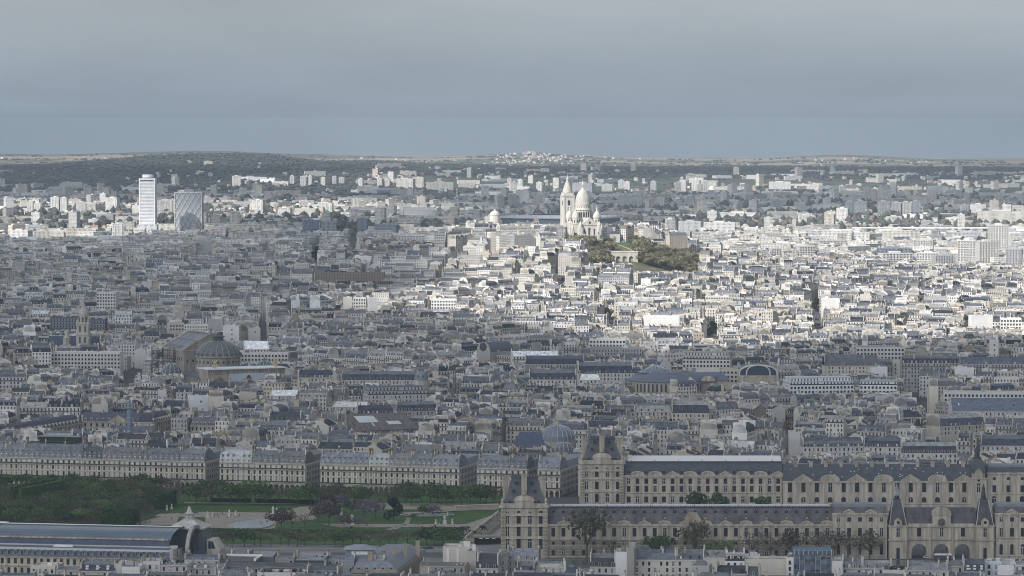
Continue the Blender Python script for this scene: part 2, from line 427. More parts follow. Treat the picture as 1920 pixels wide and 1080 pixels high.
    m = bpy.data.materials.new('cloud_vapour'); m.use_nodes = True; t = m.node_tree; n = t.nodes; n.clear(); l = t.links
    o = n.new('ShaderNodeOutputMaterial'); tr = n.new('ShaderNodeBsdfTransparent'); df = n.new('ShaderNodeBsdfDiffuse'); tl = n.new('ShaderNodeBsdfTranslucent')
    df.inputs['Color'].default_value = (.85, .86, .88, 1); tl.inputs['Color'].default_value = (.85, .87, .9, 1)
    m1 = n.new('ShaderNodeMixShader'); m1.inputs[0].default_value = .5; l.new(df.outputs[0], m1.inputs[1]); l.new(tl.outputs[0], m1.inputs[2])
    at_ = n.new('ShaderNodeAttribute'); at_.attribute_name = 'dens'
    sc_ = n.new('ShaderNodeMath'); sc_.operation = 'MULTIPLY'; sc_.inputs[1].default_value = .76; l.new(at_.outputs['Fac'], sc_.inputs[0])
    m2 = n.new('ShaderNodeMixShader'); l.new(sc_.outputs[0], m2.inputs[0]); l.new(tr.outputs[0], m2.inputs[1]); l.new(m1.outputs[0], m2.inputs[2]); l.new(m2.outputs[0], o.inputs[0])
    me.materials.append(m); me.update(calc_edges=True)
    tag(link('cloud', me), kind='structure')
build_clouds()
# ------------------------------------------------------------------ what the loose town fabric has to leave free
CLEAR = []        # (x, y, half width, half depth, angle): plan footprints
GUARD = []        # (px0, px1, lowest visible py, Y): nothing nearer may rise above that line
SLOTS = []        # (x0, y0, x1, y1, half width): streets
def clear_rect(x, y, hw, hd, a=0.0): CLEAR.append((x, y, hw, hd, cos(a), sin(a)))
def guard(px0, px1, py, Y): GUARD.append((px0, px1, py, Y))
def is_clear(x, y, m=0.0):
    for cx, cy_, hw, hd, ca, sa in CLEAR:
        dx, dy = x - cx, y - cy_
        if abs(dx * ca + dy * sa) < hw + m and abs(-dx * sa + dy * ca) < hd + m: return False
    for x0, y0, x1, y1, hw in SLOTS:
        dx, dy = x1 - x0, y1 - y0
        t = max(0, min(1, ((x - x0) * dx + (y - y0) * dy) / (dx * dx + dy * dy)))
        if hypot(x - x0 - t * dx, y - y0 - t * dy) < hw + m: return False
    return True
def height_cap(x, y, w):
    """highest z a building here may reach without covering something guarded"""
    px, _ = proj(x, y, 20); hw = w / 2 * F / y
    cap = 1e9
    for a, b, py, Y in GUARD:
        if y < Y - 4 and px + hw > a and px - hw < b:
            cap = min(cap, wz(py, y))
    return cap
def street(pxa, pya, pxb, pyb, hw, z=2.0):
    """a street seen as a slot between roofs, from one picture point to another on the ground"""
    def g(px, py):
        Y = 4500.0
        for _ in range(12):
            x = at(px, py, Y)[0]
            Y = .5 * Y + .5 * gy(py, T(x, Y) + z)
        return at(px, py, Y)[0], Y
    a, b = g(pxa, pya), g(pxb, pyb)
    SLOTS.append((*a, *b, hw))
    for k in range(7):
        f = k / 6; px, py = pxa + (pxb - pxa) * f, pya + (pyb - pya) * f
        guard(px - 5, px + 5, py + 3, a[1] + (b[1] - a[1]) * f)
    return a, b
# ------------------------------------------------------------------ shared pieces: windows, arches, houses
_wm = {}
def window_mesh(kind, w, h, surround='limestone', bars='white_paint', tone=1.0):
    """origin at the sill centre on the wall plane, facing -y; the pane sits in a proud surround"""
    key = (kind, round(w, 2), round(h, 2), surround, bars, tone)
    if key in _wm: return _wm[key]
    m = MB(); t = .18; c = (tone, tone, tone, 0)
    hw = w / 2
    n = 6
    if kind == 'arch':
        zs = h - hw
        outer = [(-hw - t, 0), (hw + t, 0), (hw + t, zs)] + [((hw + t) * cos(pi * i / n), zs + (hw + t) * sin(pi * i / n)) for i in range(1, n)] + [(-hw - t, zs)]
        inner = [(-hw, .02), (hw, .02), (hw, zs)] + [(hw * cos(pi * i / n), zs + hw * sin(pi * i / n)) for i in range(1, n)] + [(-hw, zs)]
    elif kind == 'round':
        outer = [((hw + t) * cos(2 * pi * i / 12), hw + (hw + t) * sin(2 * pi * i / 12)) for i in range(12)]
        inner = [(hw * cos(2 * pi * i / 12), hw + hw * sin(2 * pi * i / 12)) for i in range(12)]
    else:
        outer = [(-hw - t, -.1), (hw + t, -.1), (hw + t, h + t), (-hw - t, h + t)]
        inner = [(-hw, 0), (hw, 0), (hw, h), (-hw, h)]
    k = len(outer)
    d0, d1 = -.1, -.03
    for i in range(k):
        j = (i + 1) % k
        a, b, p, q = outer[i], outer[j], inner[j], inner[i]
        m.poly([(a[0], d0, a[1]), (b[0], d0, b[1]), (p[0], d0, p[1]), (q[0], d0, q[1])], surround, c)
        m.poly([(a[0], 0, a[1]), (b[0], 0, b[1]), (b[0], d0, b[1]), (a[0], d0, a[1])], surround, c)
        m.poly([(q[0], d0, q[1]), (p[0], d0, p[1]), (p[0], d1, p[1]), (q[0], d1, q[1])], surround, c)
    m.poly([(p[0], d1, p[1]) for p in inner], 'glass')
    if bars and kind != 'round':
        hz = h * (.97 if kind == 'rect' else .8)
        for bx, bw in ((0, .07), (-hw + .05, .05), (hw - .05, .05)):
            m.poly([(bx - bw, d1 - .02, .05), (bx + bw, d1 - .02, .05), (bx + bw, d1 - .02, hz), (bx - bw, d1 - .02, hz)], bars)
        for bz in (h * .66,):
            m.poly([(-hw, d1 - .025, bz - .06), (hw, d1 - .025, bz - .06), (hw, d1 - .025, bz + .06), (-hw, d1 - .025, bz + .06)], bars)
    _wm[key] = m.mesh('window')
    return _wm[key]
def win(parent, x, z, w, h, kind='rect', y=0.0, rz=0.0, name='window', surround='limestone', bars='white_paint', tone=1.0):
    return link(name, window_mesh(kind, w, h, surround, bars, tone), parent, (x, y, z), rz)
_dm = {}
def dormer_mesh(w, h, d, kind='flat', cheek='zinc', face='white_paint', tone=1.0):
    """front at y=0 facing -y, runs back d metres into the roof slope"""
    key = (kind, round(w, 2), round(h, 2), round(d, 2), cheek, face, tone)
    if key in _dm: return _dm[key]
    m = MB(); hw = w / 2; c = (tone, tone, tone, 0)
    if kind == 'flat':
        m.extry([(-hw, 0), (hw, 0), (hw, h), (-hw, h)], 0, d, cheek)
        m.box(-hw - .12, hw + .12, -.15, d, h, h + .14, cheek, bottom=True)
    elif kind == 'arch':
        m.extry([(-hw, 0), (hw, 0), (hw, h - hw)] + [(hw * cos(pi * i / 6), h - hw + hw * sin(pi * i / 6)) for i in range(1, 6)] + [(-hw, h - hw)], 0, d, face, c)
    else:
        m.extry([(-hw, 0), (hw, 0), (hw, h * .72), (0, h), (-hw, h * .72)], 0, d, face, c)
        m.poly([(-hw - .15, -.1, h * .7), (0, -.1, h + .08), (0, d, h + .08), (-hw - .15, d, h * .7)], cheek)
        m.poly([(0, -.1, h + .08), (hw + .15, -.1, h * .7), (hw + .15, d, h * .7), (0, d, h + .08)], cheek)
    iw, z0, z1 = hw * .66, h * .1, h * (.86 if kind == 'flat' else .68)
    m.poly([(-hw, -.03, .02), (hw, -.03, .02), (hw, -.03, h * .7), (-hw, -.03, h * .7)], face, c)
    m.poly([(-iw, -.06, z0), (iw, -.06, z0), (iw, -.06, z1), (-iw, -.06, z1)], 'glass')
    m.poly([(-.05, -.08, z0), (.05, -.08, z0), (.05, -.08, z1), (-.05, -.08, z1)], face)
    _dm[key] = m.mesh('dormer')
    return _dm[key]

def arch_wall(m, x0, x1, z0, z1, arches, y0, y1, mat, col=(1, 1, 1, 0), n=8):
    """wall from y0 (front) to y1 pierced by round arches (centre, radius, springing height)"""
    def both(pts):
        m.poly([(p[0], y0, p[1]) for p in pts], mat, col); m.poly([(p[0], y1, p[1]) for p in reversed(pts)], mat, col)
    x = x0
    for xc, r, zs in arches:
        both([(x, z0), (xc - r, z0), (xc - r, z1), (x, z1)])
        a = [(xc - r * cos(pi * i / n), zs + r * sin(pi * i / n)) for i in range(n + 1)]
        for p, q in zip(a, a[1:]):
            both([p, q, (q[0], z1), (p[0], z1)])
            m.poly([(p[0], y0, p[1]), (p[0], y1, p[1]), (q[0], y1, q[1]), (q[0], y0, q[1])], mat, col)
        m.poly([(xc - r, y0, z0), (xc - r, y1, z0), (xc - r, y1, zs), (xc - r, y0, zs)], mat, col)
        m.poly([(xc + r, y1, z0), (xc + r, y0, z0), (xc + r, y0, zs), (xc + r, y1, zs)], mat, col)
        x = xc + r
    both([(x, z0), (x1, z0), (x1, z1), (x, z1)])
    m.poly([(x0, y1, z0), (x0, y0, z0), (x0, y0, z1), (x0, y1, z1)], mat, col)
    m.poly([(x1, y0, z0), (x1, y1, z0), (x1, y1, z1), (x1, y0, z1)], mat, col)
    m.poly([(x0, y0, z1), (x1, y0, z1), (x1, y1, z1), (x0, y1, z1)], mat, col)

WALLS = [((.50, .475, .425), 'cream'), ((.43, .405, .36), 'tan'), ((.57, .555, .52), 'pale'), ((.63, .62, .60), 'white'), ((.35, .345, .34), 'grey'),
         ((.40, .36, .30), 'ochre'), ((.28, .25, .22), 'brown'), ((.58, .57, .54), 'off white'), ((.33, .20, .15), 'brick')]
WALLP = [24, 18, 21, 17, 8, 5, 3, 13, 0]
ROOFS = [((.145, .15, .165), 'grey zinc'), ((.095, .108, .135), 'blue grey zinc'), ((.28, .28, .28), 'light zinc'), ((.045, .05, .065), 'dark slate'),
         ((.027, .031, .043), 'black slate'), ((.42, .43, .44), 'pale metal'), ((.17, .11, .085), 'russet tile'), ((.15, .145, .14), 'brown grey')]
ROOFP = [22, 24, 10, 28, 15, 4, .5, 8]
def jit(c, r, k=.1):
    f = 1 + r.uniform(-k, k); return (c[0] * f, c[1] * f, c[2] * f * (1 + r.uniform(-.03, .03)))

def house(E, r, w, d, h, roof, rh, wc, rc, lod=1, face=1, skirt=6, front_win=1, pots=True, stacks=None, dormers=None, party=None):
    """one town house in the current frame: front on y=0 facing -y, width w along x, depth d. E(part) gives the collector to draw into."""
    Wl, Rf = E('wall'), E('roof')
    x0, x1 = -w / 2, w / 2
    win_ = 1 if front_win else 0
    pc = party or jit(wc, r, .16)
    top = h
    Wl.wall(x0, 0, x1, 0, -skirt, h, 'facade', wc, win_); Wl.wall(x1, d, x0, d, -skirt, h, 'facade', jit(wc, r, .1), win_)
    sidewin = 1 if r.random() < .25 else 0
    if roof == 'flat':
        Wl.wall(x1, 0, x1, d, -skirt, h, 'facade', pc, sidewin); Wl.wall(x0, d, x0, 0, -skirt, h, 'facade', pc, sidewin)
        p = .9
        for a in ((x0, x1, 0, .3), (x0, x1, d - .3, d), (x0, x0 + .3, .3, d - .3), (x1 - .3, x1, .3, d - .3)):
            Wl.box(a[0], a[1], a[2], a[3], h, h + p, 'plain', jit(wc, r, .05))
        Rf.poly([(x0, 0, h - .05), (x1, 0, h - .05), (x1, d, h - .05), (x0, d, h - .05)], 'plain', rc)
        for _ in range(r.randint(1, 3)):
            bw, bd, bh = r.uniform(1.5, 4), r.uniform(1.5, 4), r.uniform(1.0, 3)
            bx, by = r.uniform(x0 + 1, max(x0 + 1.1, x1 - 1 - bw)), r.uniform(1, max(1.1, d - 1 - bd))
            Rf.box(bx, bx + bw, by, by + bd, h - .05, h + bh, 'plain', jit(r.choice([(.6, .6, .58), (.35, .36, .38), (.2, .2, .22)]), r))
        top = h + 1
    elif roof == 'setback':
        Wl.wall(x1, 0, x1, d, -skirt, h, 'facade', pc, sidewin); Wl.wall(x0, d, x0, 0, -skirt, h, 'facade', pc, sidewin)
        Rf.poly([(x0, 0, h), (x1, 0, h), (x1, d, h), (x0, d, h)], 'plain', (.3, .3, .3))
        s = 2.0
        Wl.box(x0, x1, 0, .12, h, h + 1, 'iron')
        Wl.box(x0 + .3, x1 - .3, s, d - s, h, h + 3, 'facade', wc, win=1, top=False)
        Rf.box(x0, x1, s - .6, d - s + .6, h + 3, h + 3.25, 'plain', rc, bottom=True)
        if rh > 4:
            Wl.box(x0 + 1.5, x1 - 1.5, 2 * s, d - 2 * s, h + 3.25, h + 5.9, 'facade', wc, win=1, top=False)
            Rf.box(x0 + 1, x1 - 1, 2 * s - .6, d - 2 * s + .6, h + 5.9, h + 6.1, 'plain', rc, bottom=True)
        top = h + rh
    else:
        if roof == 'mansard':
            k = min(1.7, d * .2); hm = rh * .68; ht = rh - hm
            prof = [(0.15, h), (k, h + hm), (d / 2, h + rh), (d - k, h + hm), (d - .15, h)]
            for i in (0, 3):
                a, b = prof[i], prof[i + 1]
                Rf.poly([(x0, a[0], a[1]), (x1, a[0], a[1]), (x1, b[0], b[1]), (x0, b[0], b[1])], 'roofing', rc)
            tc = rc if r.random() < .35 else jit(ROOFS[r.choice((0, 0, 1, 2))][0], r, .12)
            for i in (1, 2):
                a, b = prof[i], prof[i + 1]
                Rf.poly([(x0, a[0], a[1]), (x1, a[0], a[1]), (x1, b[0], b[1]), (x0, b[0], b[1])], 'roofing', tc)
        elif roof == 'hip':
            k = min(2.2, d * .25)
            Rf.hip(x0 + .1, x1 - .1, .1, d - .1, h, x0 + k, x1 - k, k, d - k, h + rh * .75, 'roofing', rc)
            Rf.hip(x0 + k, x1 - k, k, d - k, h + rh * .75, x0 + w * .4, x1 - w * .4, d * .48, d * .52, h + rh, 'roofing', jit(ROOFS[0][0], r))
            prof = [(0, h), (d, h)]
        else:
            lean = roof == 'lean'
            prof = [(0, h), (d * .97, h + rh), (d, h)] if lean else [(0, h), (d / 2, h + rh), (d, h)]
            for a, b in zip(prof, prof[1:]):
                Rf.poly([(x0, a[0], a[1]), (x1, a[0], a[1]), (x1, b[0], b[1]), (x0, b[0], b[1])], 'roofing', rc)
        up = .35 if roof != 'hip' else 0
        slab = roof == 'mansard' and r.random() < .92
        pr = [(p[0], p[1] + up) for p in prof]
        for xs, sg in ((x0, -1), (x1, 1)):
            pts = [(xs, 0, -skirt), (xs, d, -skirt)] + [(xs, p[0], p[1]) for p in reversed(pr)]
            Wl.poly(pts if sg > 0 else pts[::-1], 'plain', pc)
            if slab:
                s0, s1 = sorted((xs, xs - sg * .55)); y0_ = r.uniform(.4, 1.3); y1_ = d - r.uniform(.4, 1.3)
                if r.random() < .3: y0_, y1_ = (y0_, d * .55) if r.random() < .6 else (d * .45, y1_)
                Wl.box(s0, s1, y0_, y1_, h, h + rh + r.uniform(.2, 1.2), 'plain', pc)
            elif up and lod < 2:
                for a, b in zip(pr, pr[1:]):
                    xi = xs - sg * .35
                    q = [(xs, a[0], a[1]), (xi, a[0], a[1]), (xi, b[0], b[1]), (xs, b[0], b[1])]
                    Wl.poly(q, 'plain', pc)
                    if a[1] > h: Wl.poly([(xi, a[0], a[1] - up), (xi, a[0], a[1]), (xi, b[0], b[1]), (xi, b[0], b[1] - up)], 'plain', pc)
        top = h + rh
        if lod < 2:
            Wl.box(x0, x1, -.35, .15, h - .35, h + .1, 'plain', jit(wc, r, .05), bottom=True)
            if front_win: Wl.box(x0, x1, -.6, 0, h - 3.2, h - 2.55, 'plain', (.13, .13, .13), bottom=True)
        if roof in ('mansard', 'hip') and dormers != 0:
            nd = dormers or max(1, int(w / r.uniform(2.5, 4.2)))
            k = min(1.7, d * .2); hm = rh * .68
            dw, dh = 1.25, min(2.0, hm * .68)
            dc = r.choice([(.5, .49, .46), (.42, .39, .35), rc, (.28, .29, .31)])
            sides = [(0, 1)] if face > 0 else [(d, -1)]
            for yb, sg in sides:
                for i in range(nd):
                    D = E('dormer')
                    xc = x0 + w * (i + .5) / nd
                    yf = yb + sg * .3; zb = h + .25
                    yt = yb + sg * (.15 + (k - .15) * min(1, (.25 + dh) / hm))
                    a = [(xc - dw / 2, yf, zb), (xc + dw / 2, yf, zb), (xc + dw / 2, yf, zb + dh), (xc - dw / 2, yf, zb + dh)]
                    D.poly(a if sg > 0 else a[::-1], 'plain', dc)
                    o = .05 * sg
                    a = [(xc - .36, yf - o, zb + .2), (xc + .36, yf - o, zb + .2), (xc + .36, yf - o, zb + dh - .25), (xc - .36, yf - o, zb + dh - .25)]
                    D.poly(a if sg > 0 else a[::-1], 'plain', (.03, .034, .042) if r.random() < .8 else (.6, .6, .62))
                    D.poly([(xc - dw / 2 - .1, yf - 2 * o, zb + dh), (xc + dw / 2 + .1, yf - 2 * o, zb + dh), (xc + dw / 2 + .1, yt, zb + dh + .1), (xc - dw / 2 - .1, yt, zb + dh + .1)], 'roofing', rc)
                    if lod < 2:
                        for xs in (xc - dw / 2, xc + dw / 2):
                            D.poly([(xs, yf, zb), (xs, yt, zb + dh), (xs, yf, zb + dh)], 'roofing', rc)
        elif lod < 2 and r.random() < .6:
            for _ in range(r.randint(1, 4)):
                a, b = (prof[0], prof[1]) if (face > 0 or roof == 'lean') else (prof[-1], prof[-2])
                t = r.uniform(.25, .7); xs = r.uniform(x0 + 1, x1 - 2)
                p0 = (a[0] + (b[0] - a[0]) * t, a[1] + (b[1] - a[1]) * t + .08); p1 = (a[0] + (b[0] - a[0]) * (t + .18), a[1] + (b[1] - a[1]) * (t + .18) + .08)
                Rf.poly([(xs, p0[0], p0[1]), (xs + 1, p0[0], p0[1]), (xs + 1, p1[0], p1[1]), (xs, p1[0], p1[1])], 'plain', r.choice([(.03, .04, .05), (.03, .04, .05), (.6, .63, .68)]))
    # chimney stacks along the party walls
    ns = stacks if stacks is not None else (0 if roof in ('flat', 'setback') and r.random() < .7 else r.choice((1, 2, 2, 3)))
    cc = r.choice([jit(wc, r, .12), jit((.42, .34, .26), r, .2), jit((.5, .46, .4), r), jit((.62, .6, .57), r)])
    for i in range(ns):
        Cm = E('chimney_stack')
        xs = (x0 + .1, x1 - .8, r.uniform(x0 + 2, x1 - 2) if w > 6 else x0)[i % 3]
        ln = r.uniform(1.6, 4.2); ys = r.uniform(1.2, max(1.3, d - ln - 1.2)) if lod < 2 or True else 1
        if roof == 'mansard': ys = r.choice((r.uniform(.8, 2.0), ys))
        zt = top + r.uniform(.5, 2.0)
        Cm.box(xs, xs + .7, ys, ys + ln, h - .3, zt, 'plain', cc)
        if lod < 2 and pots:
            Cm.box(xs - .08, xs + .78, ys - .08, ys + ln + .08, zt, zt + .18, 'plain', jit(cc, r), bottom=True)
            npots = int(ln / .55)
            for q in range(npots):
                yy = ys + .25 + q * .55; hh = r.uniform(.5, 1.0)
                Cm.box(xs + .18, xs + .5, yy, yy + .3, zt + .18, zt + .18 + hh, 'plain', r.choice([(.26, .17, .12), (.3, .21, .15), (.4, .37, .33), (.1, .1, .1)]))
        elif lod == 2:
            Cm.box(xs + .15, xs + .55, ys + .2, ys + ln - .2, zt, zt + .6, 'plain', (.25, .18, .14))
    return top
# ------------------------------------------------------------------ the long stone palace along the river
PG = 'wings and pavilions of the long palace'
def cornice(m, x0, x1, y, z, h=.6, out=.5, mat='limestone', col=(1, 1, 1, 0), d=1.0):
    m.box(x0 - out, x1 + out, y - out, y + d, z - h, z, mat, col, bottom=True)
def oculus_mesh():
    m = MB()
    n = 10
    for i in range(n):
        a, b = 2 * pi * i / n, 2 * pi * (i + 1) / n
        P = lambda q, rr, y: (rr * cos(q), y, 1 + rr * sin(q) * 1.15)
        m.poly([P(a, 1.05, -.25), P(b, 1.05, -.25), P(b, .7, -.25), P(a, .7, -.25)], 'slate')
        m.poly([P(a, 1.05, 1.6), P(b, 1.05, 1.6), P(b, 1.05, -.25), P(a, 1.05, -.25)], 'zinc', (.5, .5, .5, 0))
    m.poly([(.74 * cos(2 * pi * i / n), -.2, 1 + .74 * 1.15 * sin(2 * pi * i / n)) for i in range(n)], 'glass')
    return m.mesh('oculus')
OCULUS = oculus_mesh()
def pediment_mesh(w, h, kind, mat='limestone'):
    m = MB(); hw = w / 2
    if kind == 'tri':
        m.extry([(-hw, 0), (hw, 0), (0, h)], -.35, 1.6, mat)
        for s in (-1, 1): m.extry([(s * hw * 1.06, -.05), (0, h + .12), (0, h + .5), (s * hw * 1.06, .3)][::s], -.75, 1.7, mat, (1.15, 1.15, 1.12, 0))
        m.extry([(-hw * .5, .3), (hw * .5, .3), (0, h * .68)], -.5, -.3, mat, (.8, .8, .8, 0))
    else:
        n = 9
        a = [(hw * -cos(pi * i / n), h * sin(pi * i / n)) for i in range(n + 1)]
        m.extry([(p[0], p[1]) for p in reversed(a)], -.35, 1.6, mat)
        for p, q in zip(a, a[1:]):
            m.extry([(q[0], q[1] - .1), (q[0] * 1.05, q[1] + .35), (p[0] * 1.05, p[1] + .35), (p[0], p[1] - .1)][::-1], -.75, 1.7, mat, (1.15, 1.15, 1.12, 0))
        m.extry([(p[0] * .55, p[1] * .6 + .2) for p in reversed(a)], -.5, -.3, mat, (.8, .8, .8, 0))
    m.box(-hw * 1.06, hw * 1.06, -.7, 1.6, -.4, 0, mat, (1.1, 1.1, 1.08, 0), bottom=True)
    return m.mesh('pediment')
_statue = None
def statue_mesh(mat, hh=1.0):
    """standing draped figure of unit height, facing -y"""
    m = MB()
    prof = [(.17, 0), (.16, .12), (.13, .3), (.125, .48), (.15, .58), (.19, .72), (.17, .8), (.06, .845), (.05, .86)]
    m.lathe(prof, 0, 0, mat, 8, sy=.75)
    m.lathe([(.02, .85), (.065, .88), (.075, .93), (.055, .98), (.0001, 1.0)], 0, -.01, mat, 7)
    m.tube((.17, 0, .77), (.23, -.1, .55), .045, mat, n=5, r2=.035); m.tube((.23, -.1, .55), (.1, -.2, .5), .035, mat, n=5, r2=.03)
    m.tube((-.17, 0, .77), (-.23, -.02, .52), .045, mat, n=5, r2=.035); m.tube((-.23, -.02, .52), (-.17, -.1, .36), .035, mat, n=5, r2=.03)
    return m.mesh('figure')

def palace_wing(label, pa, pb, Y, py_base, py_corn, py_ridge, floors, nb, depth=17, roofmat='slate', ped=None, oculi=(), crest=True, sooty=None, terrace='zinc', chim=0, name='palace_wing', rot=0.0, flat_top=5.5, pil=True, lucarnes=False):
    pm = (pa + pb) / 2
    X, z0 = wx(pm, Y), 0.0
    hw = (pb - pa) / 2 * Y / F
    zc, zr = wz(py_corn, Y), wz(py_ridge, Y + 4)
    t = thing(name, label, 'palace', (X, Y, 0), rot, PG)
    clear_rect(X, Y + depth / 2, hw + 3, depth / 2 + 3)
    m = MB(); m.box(-hw, hw, 0, depth, -3, zc - .05, 'limestone', top=False)
    bw = 2 * hw / nb
    if pil:
        for i in range(nb + 1):
            x = -hw + i * bw
            m.box(max(-hw, x - .45), min(hw, x + .45), -.22, 0, -3, zc - .5, 'limestone', (1.06, 1.06, 1.05, 0))
            for zz in (zc - 1.9,):
                m.box(max(-hw, x - .6), min(hw, x + .6), -.34, 0, zz, zz + .8, 'limestone', (.8, .78, .76, 0), bottom=True)
    put('wall', m, t)
    if sooty:
        zs = wz(sooty, Y); s = MB()
        k = max(2, int(zs / .75))
        for i in range(k):
            s.box(-hw - .02, hw + .02, -.38, 0, i * zs / k, i * zs / k + zs / k * .7, 'soot_stone', (1.25, 1.25, 1.25, 0) if i % 2 else (.9, .9, .9, 0), bottom=True)
        s.box(-hw, hw, -.2, 0, 0, zs, 'soot_stone', (.75, .75, .75, 0))
        put('rusticated_base', s, t)
    c = MB(); cornice(c, -hw, hw, 0, zc + .3, .9, .55)
    for zz in sorted({f[0] for f in floors})[1:]:
        c.box(-hw - .05, hw + .05, -.45, 0, wz(zz, Y) - .95, wz(zz, Y) - .5, 'limestone', (1.08, 1.08, 1.06, 0), bottom=True)
    put('cornice', c, t)
    rf = MB(); k = (depth - flat_top) / 2
    prof = [(.3, zc + .3), (1.5, zc + (zr - zc) * .42), (k, zr), (depth - k, zr), (depth - 1.5, zc + (zr - zc) * .42), (depth - .3, zc + .3)]
    rf.extr(prof[::-1], -hw, hw, roofmat)
    ro = put('roof', rf, t)
    if crest:
        g = MB()
        g.box(-hw + 1, hw - 1, k - .25, k + .05, zr, zr + .75, 'iron')
        n_ = int(hw * 2 / 1.3)
        for i in range(n_): g.box(-hw + 1 + i * 1.3, -hw + 1.5 + i * 1.3, k - .3, k + .1, zr + .75, zr + 1.25, 'iron')
        put('roof_crest', g, ro)
    if terrace:
        g = MB(); g.box(-hw + 1, hw - 1, k + .5, depth - k + 2, zr - .2, zr + 1.4, terrace)
        for i in range(int(hw / 12)):
            x = -hw + 8 + i * 24; g.box(x, x + .5, k + .4, k + .6, zr, zr + 1.9, 'zinc')
        put('roof_lantern', g, ro)
    cnt = {}
    for (pyb, pyt, wf, kind) in floors:
        zb, zt = wz(pyb, Y), wz(pyt, Y)
        for i in range(nb):
            nm = 'window'
            cnt[nm] = cnt.get(nm, 0) + 1
            y_ = -.38 if sooty and zb < wz(sooty, Y) - 1 else -.02
            win(t, -hw + (i + .5) * bw, zb, wf * 1.08, zt - zb, kind, y_, name=nm, bars='white_paint' if (i * 7 + int(zb)) % 4 == 0 else None, tone=1.0 if y_ > -.1 else .8)
    if ped:
        w_, h_, seq, every, off = ped
        for j, i in enumerate(range(off, nb, every)):
            kd = seq[j % len(seq)]
            key = ('ped', round(w_, 1), round(h_, 1), kd)
            if key not in _wm: _wm[key] = pediment_mesh(w_, h_, kd)
            link('pediment', _wm[key], t, (-hw + (i + .5) * bw, 0, zc + .5))
    if lucarnes:
        d_ = dormer_mesh(1.5, 4.2, 3.2, 'gable', 'slate', 'limestone')
        for i in range(1, nb, 2): link('stone_dormer', d_, t, (-hw + (i + .5) * bw, .1, zc + .3))
    for (pyo, every, off) in oculi:
        zo = wz(pyo, Y + 2); f_ = (zo - zc) / (zr - zc)
        yo = np.interp(f_, [0, .42, 1], [.3, 1.5, k])
        for i in range(off, nb, every):
            link('oculus', OCULUS, t, (-hw + (i + .5) * bw, float(yo) - .2, zo - 1))
    for i in range(chim):
        g = MB(); x = -hw + (i + .85) * 2 * hw / (chim + .3)
        g.box(x - 1.1, x + 1.1, k - 1.5, k + .2, zc + (zr - zc) * .5, zr + 1.6, 'limestone', (.85, .85, .85, 0)); g.box(x - 1.3, x + 1.3, k - 1.7, k + .4, zr + 1.6, zr + 2, 'limestone', (.8, .8, .8, 0), bottom=True)
        put('chimney_stack', g, t)
    return t, hw, zc, zr

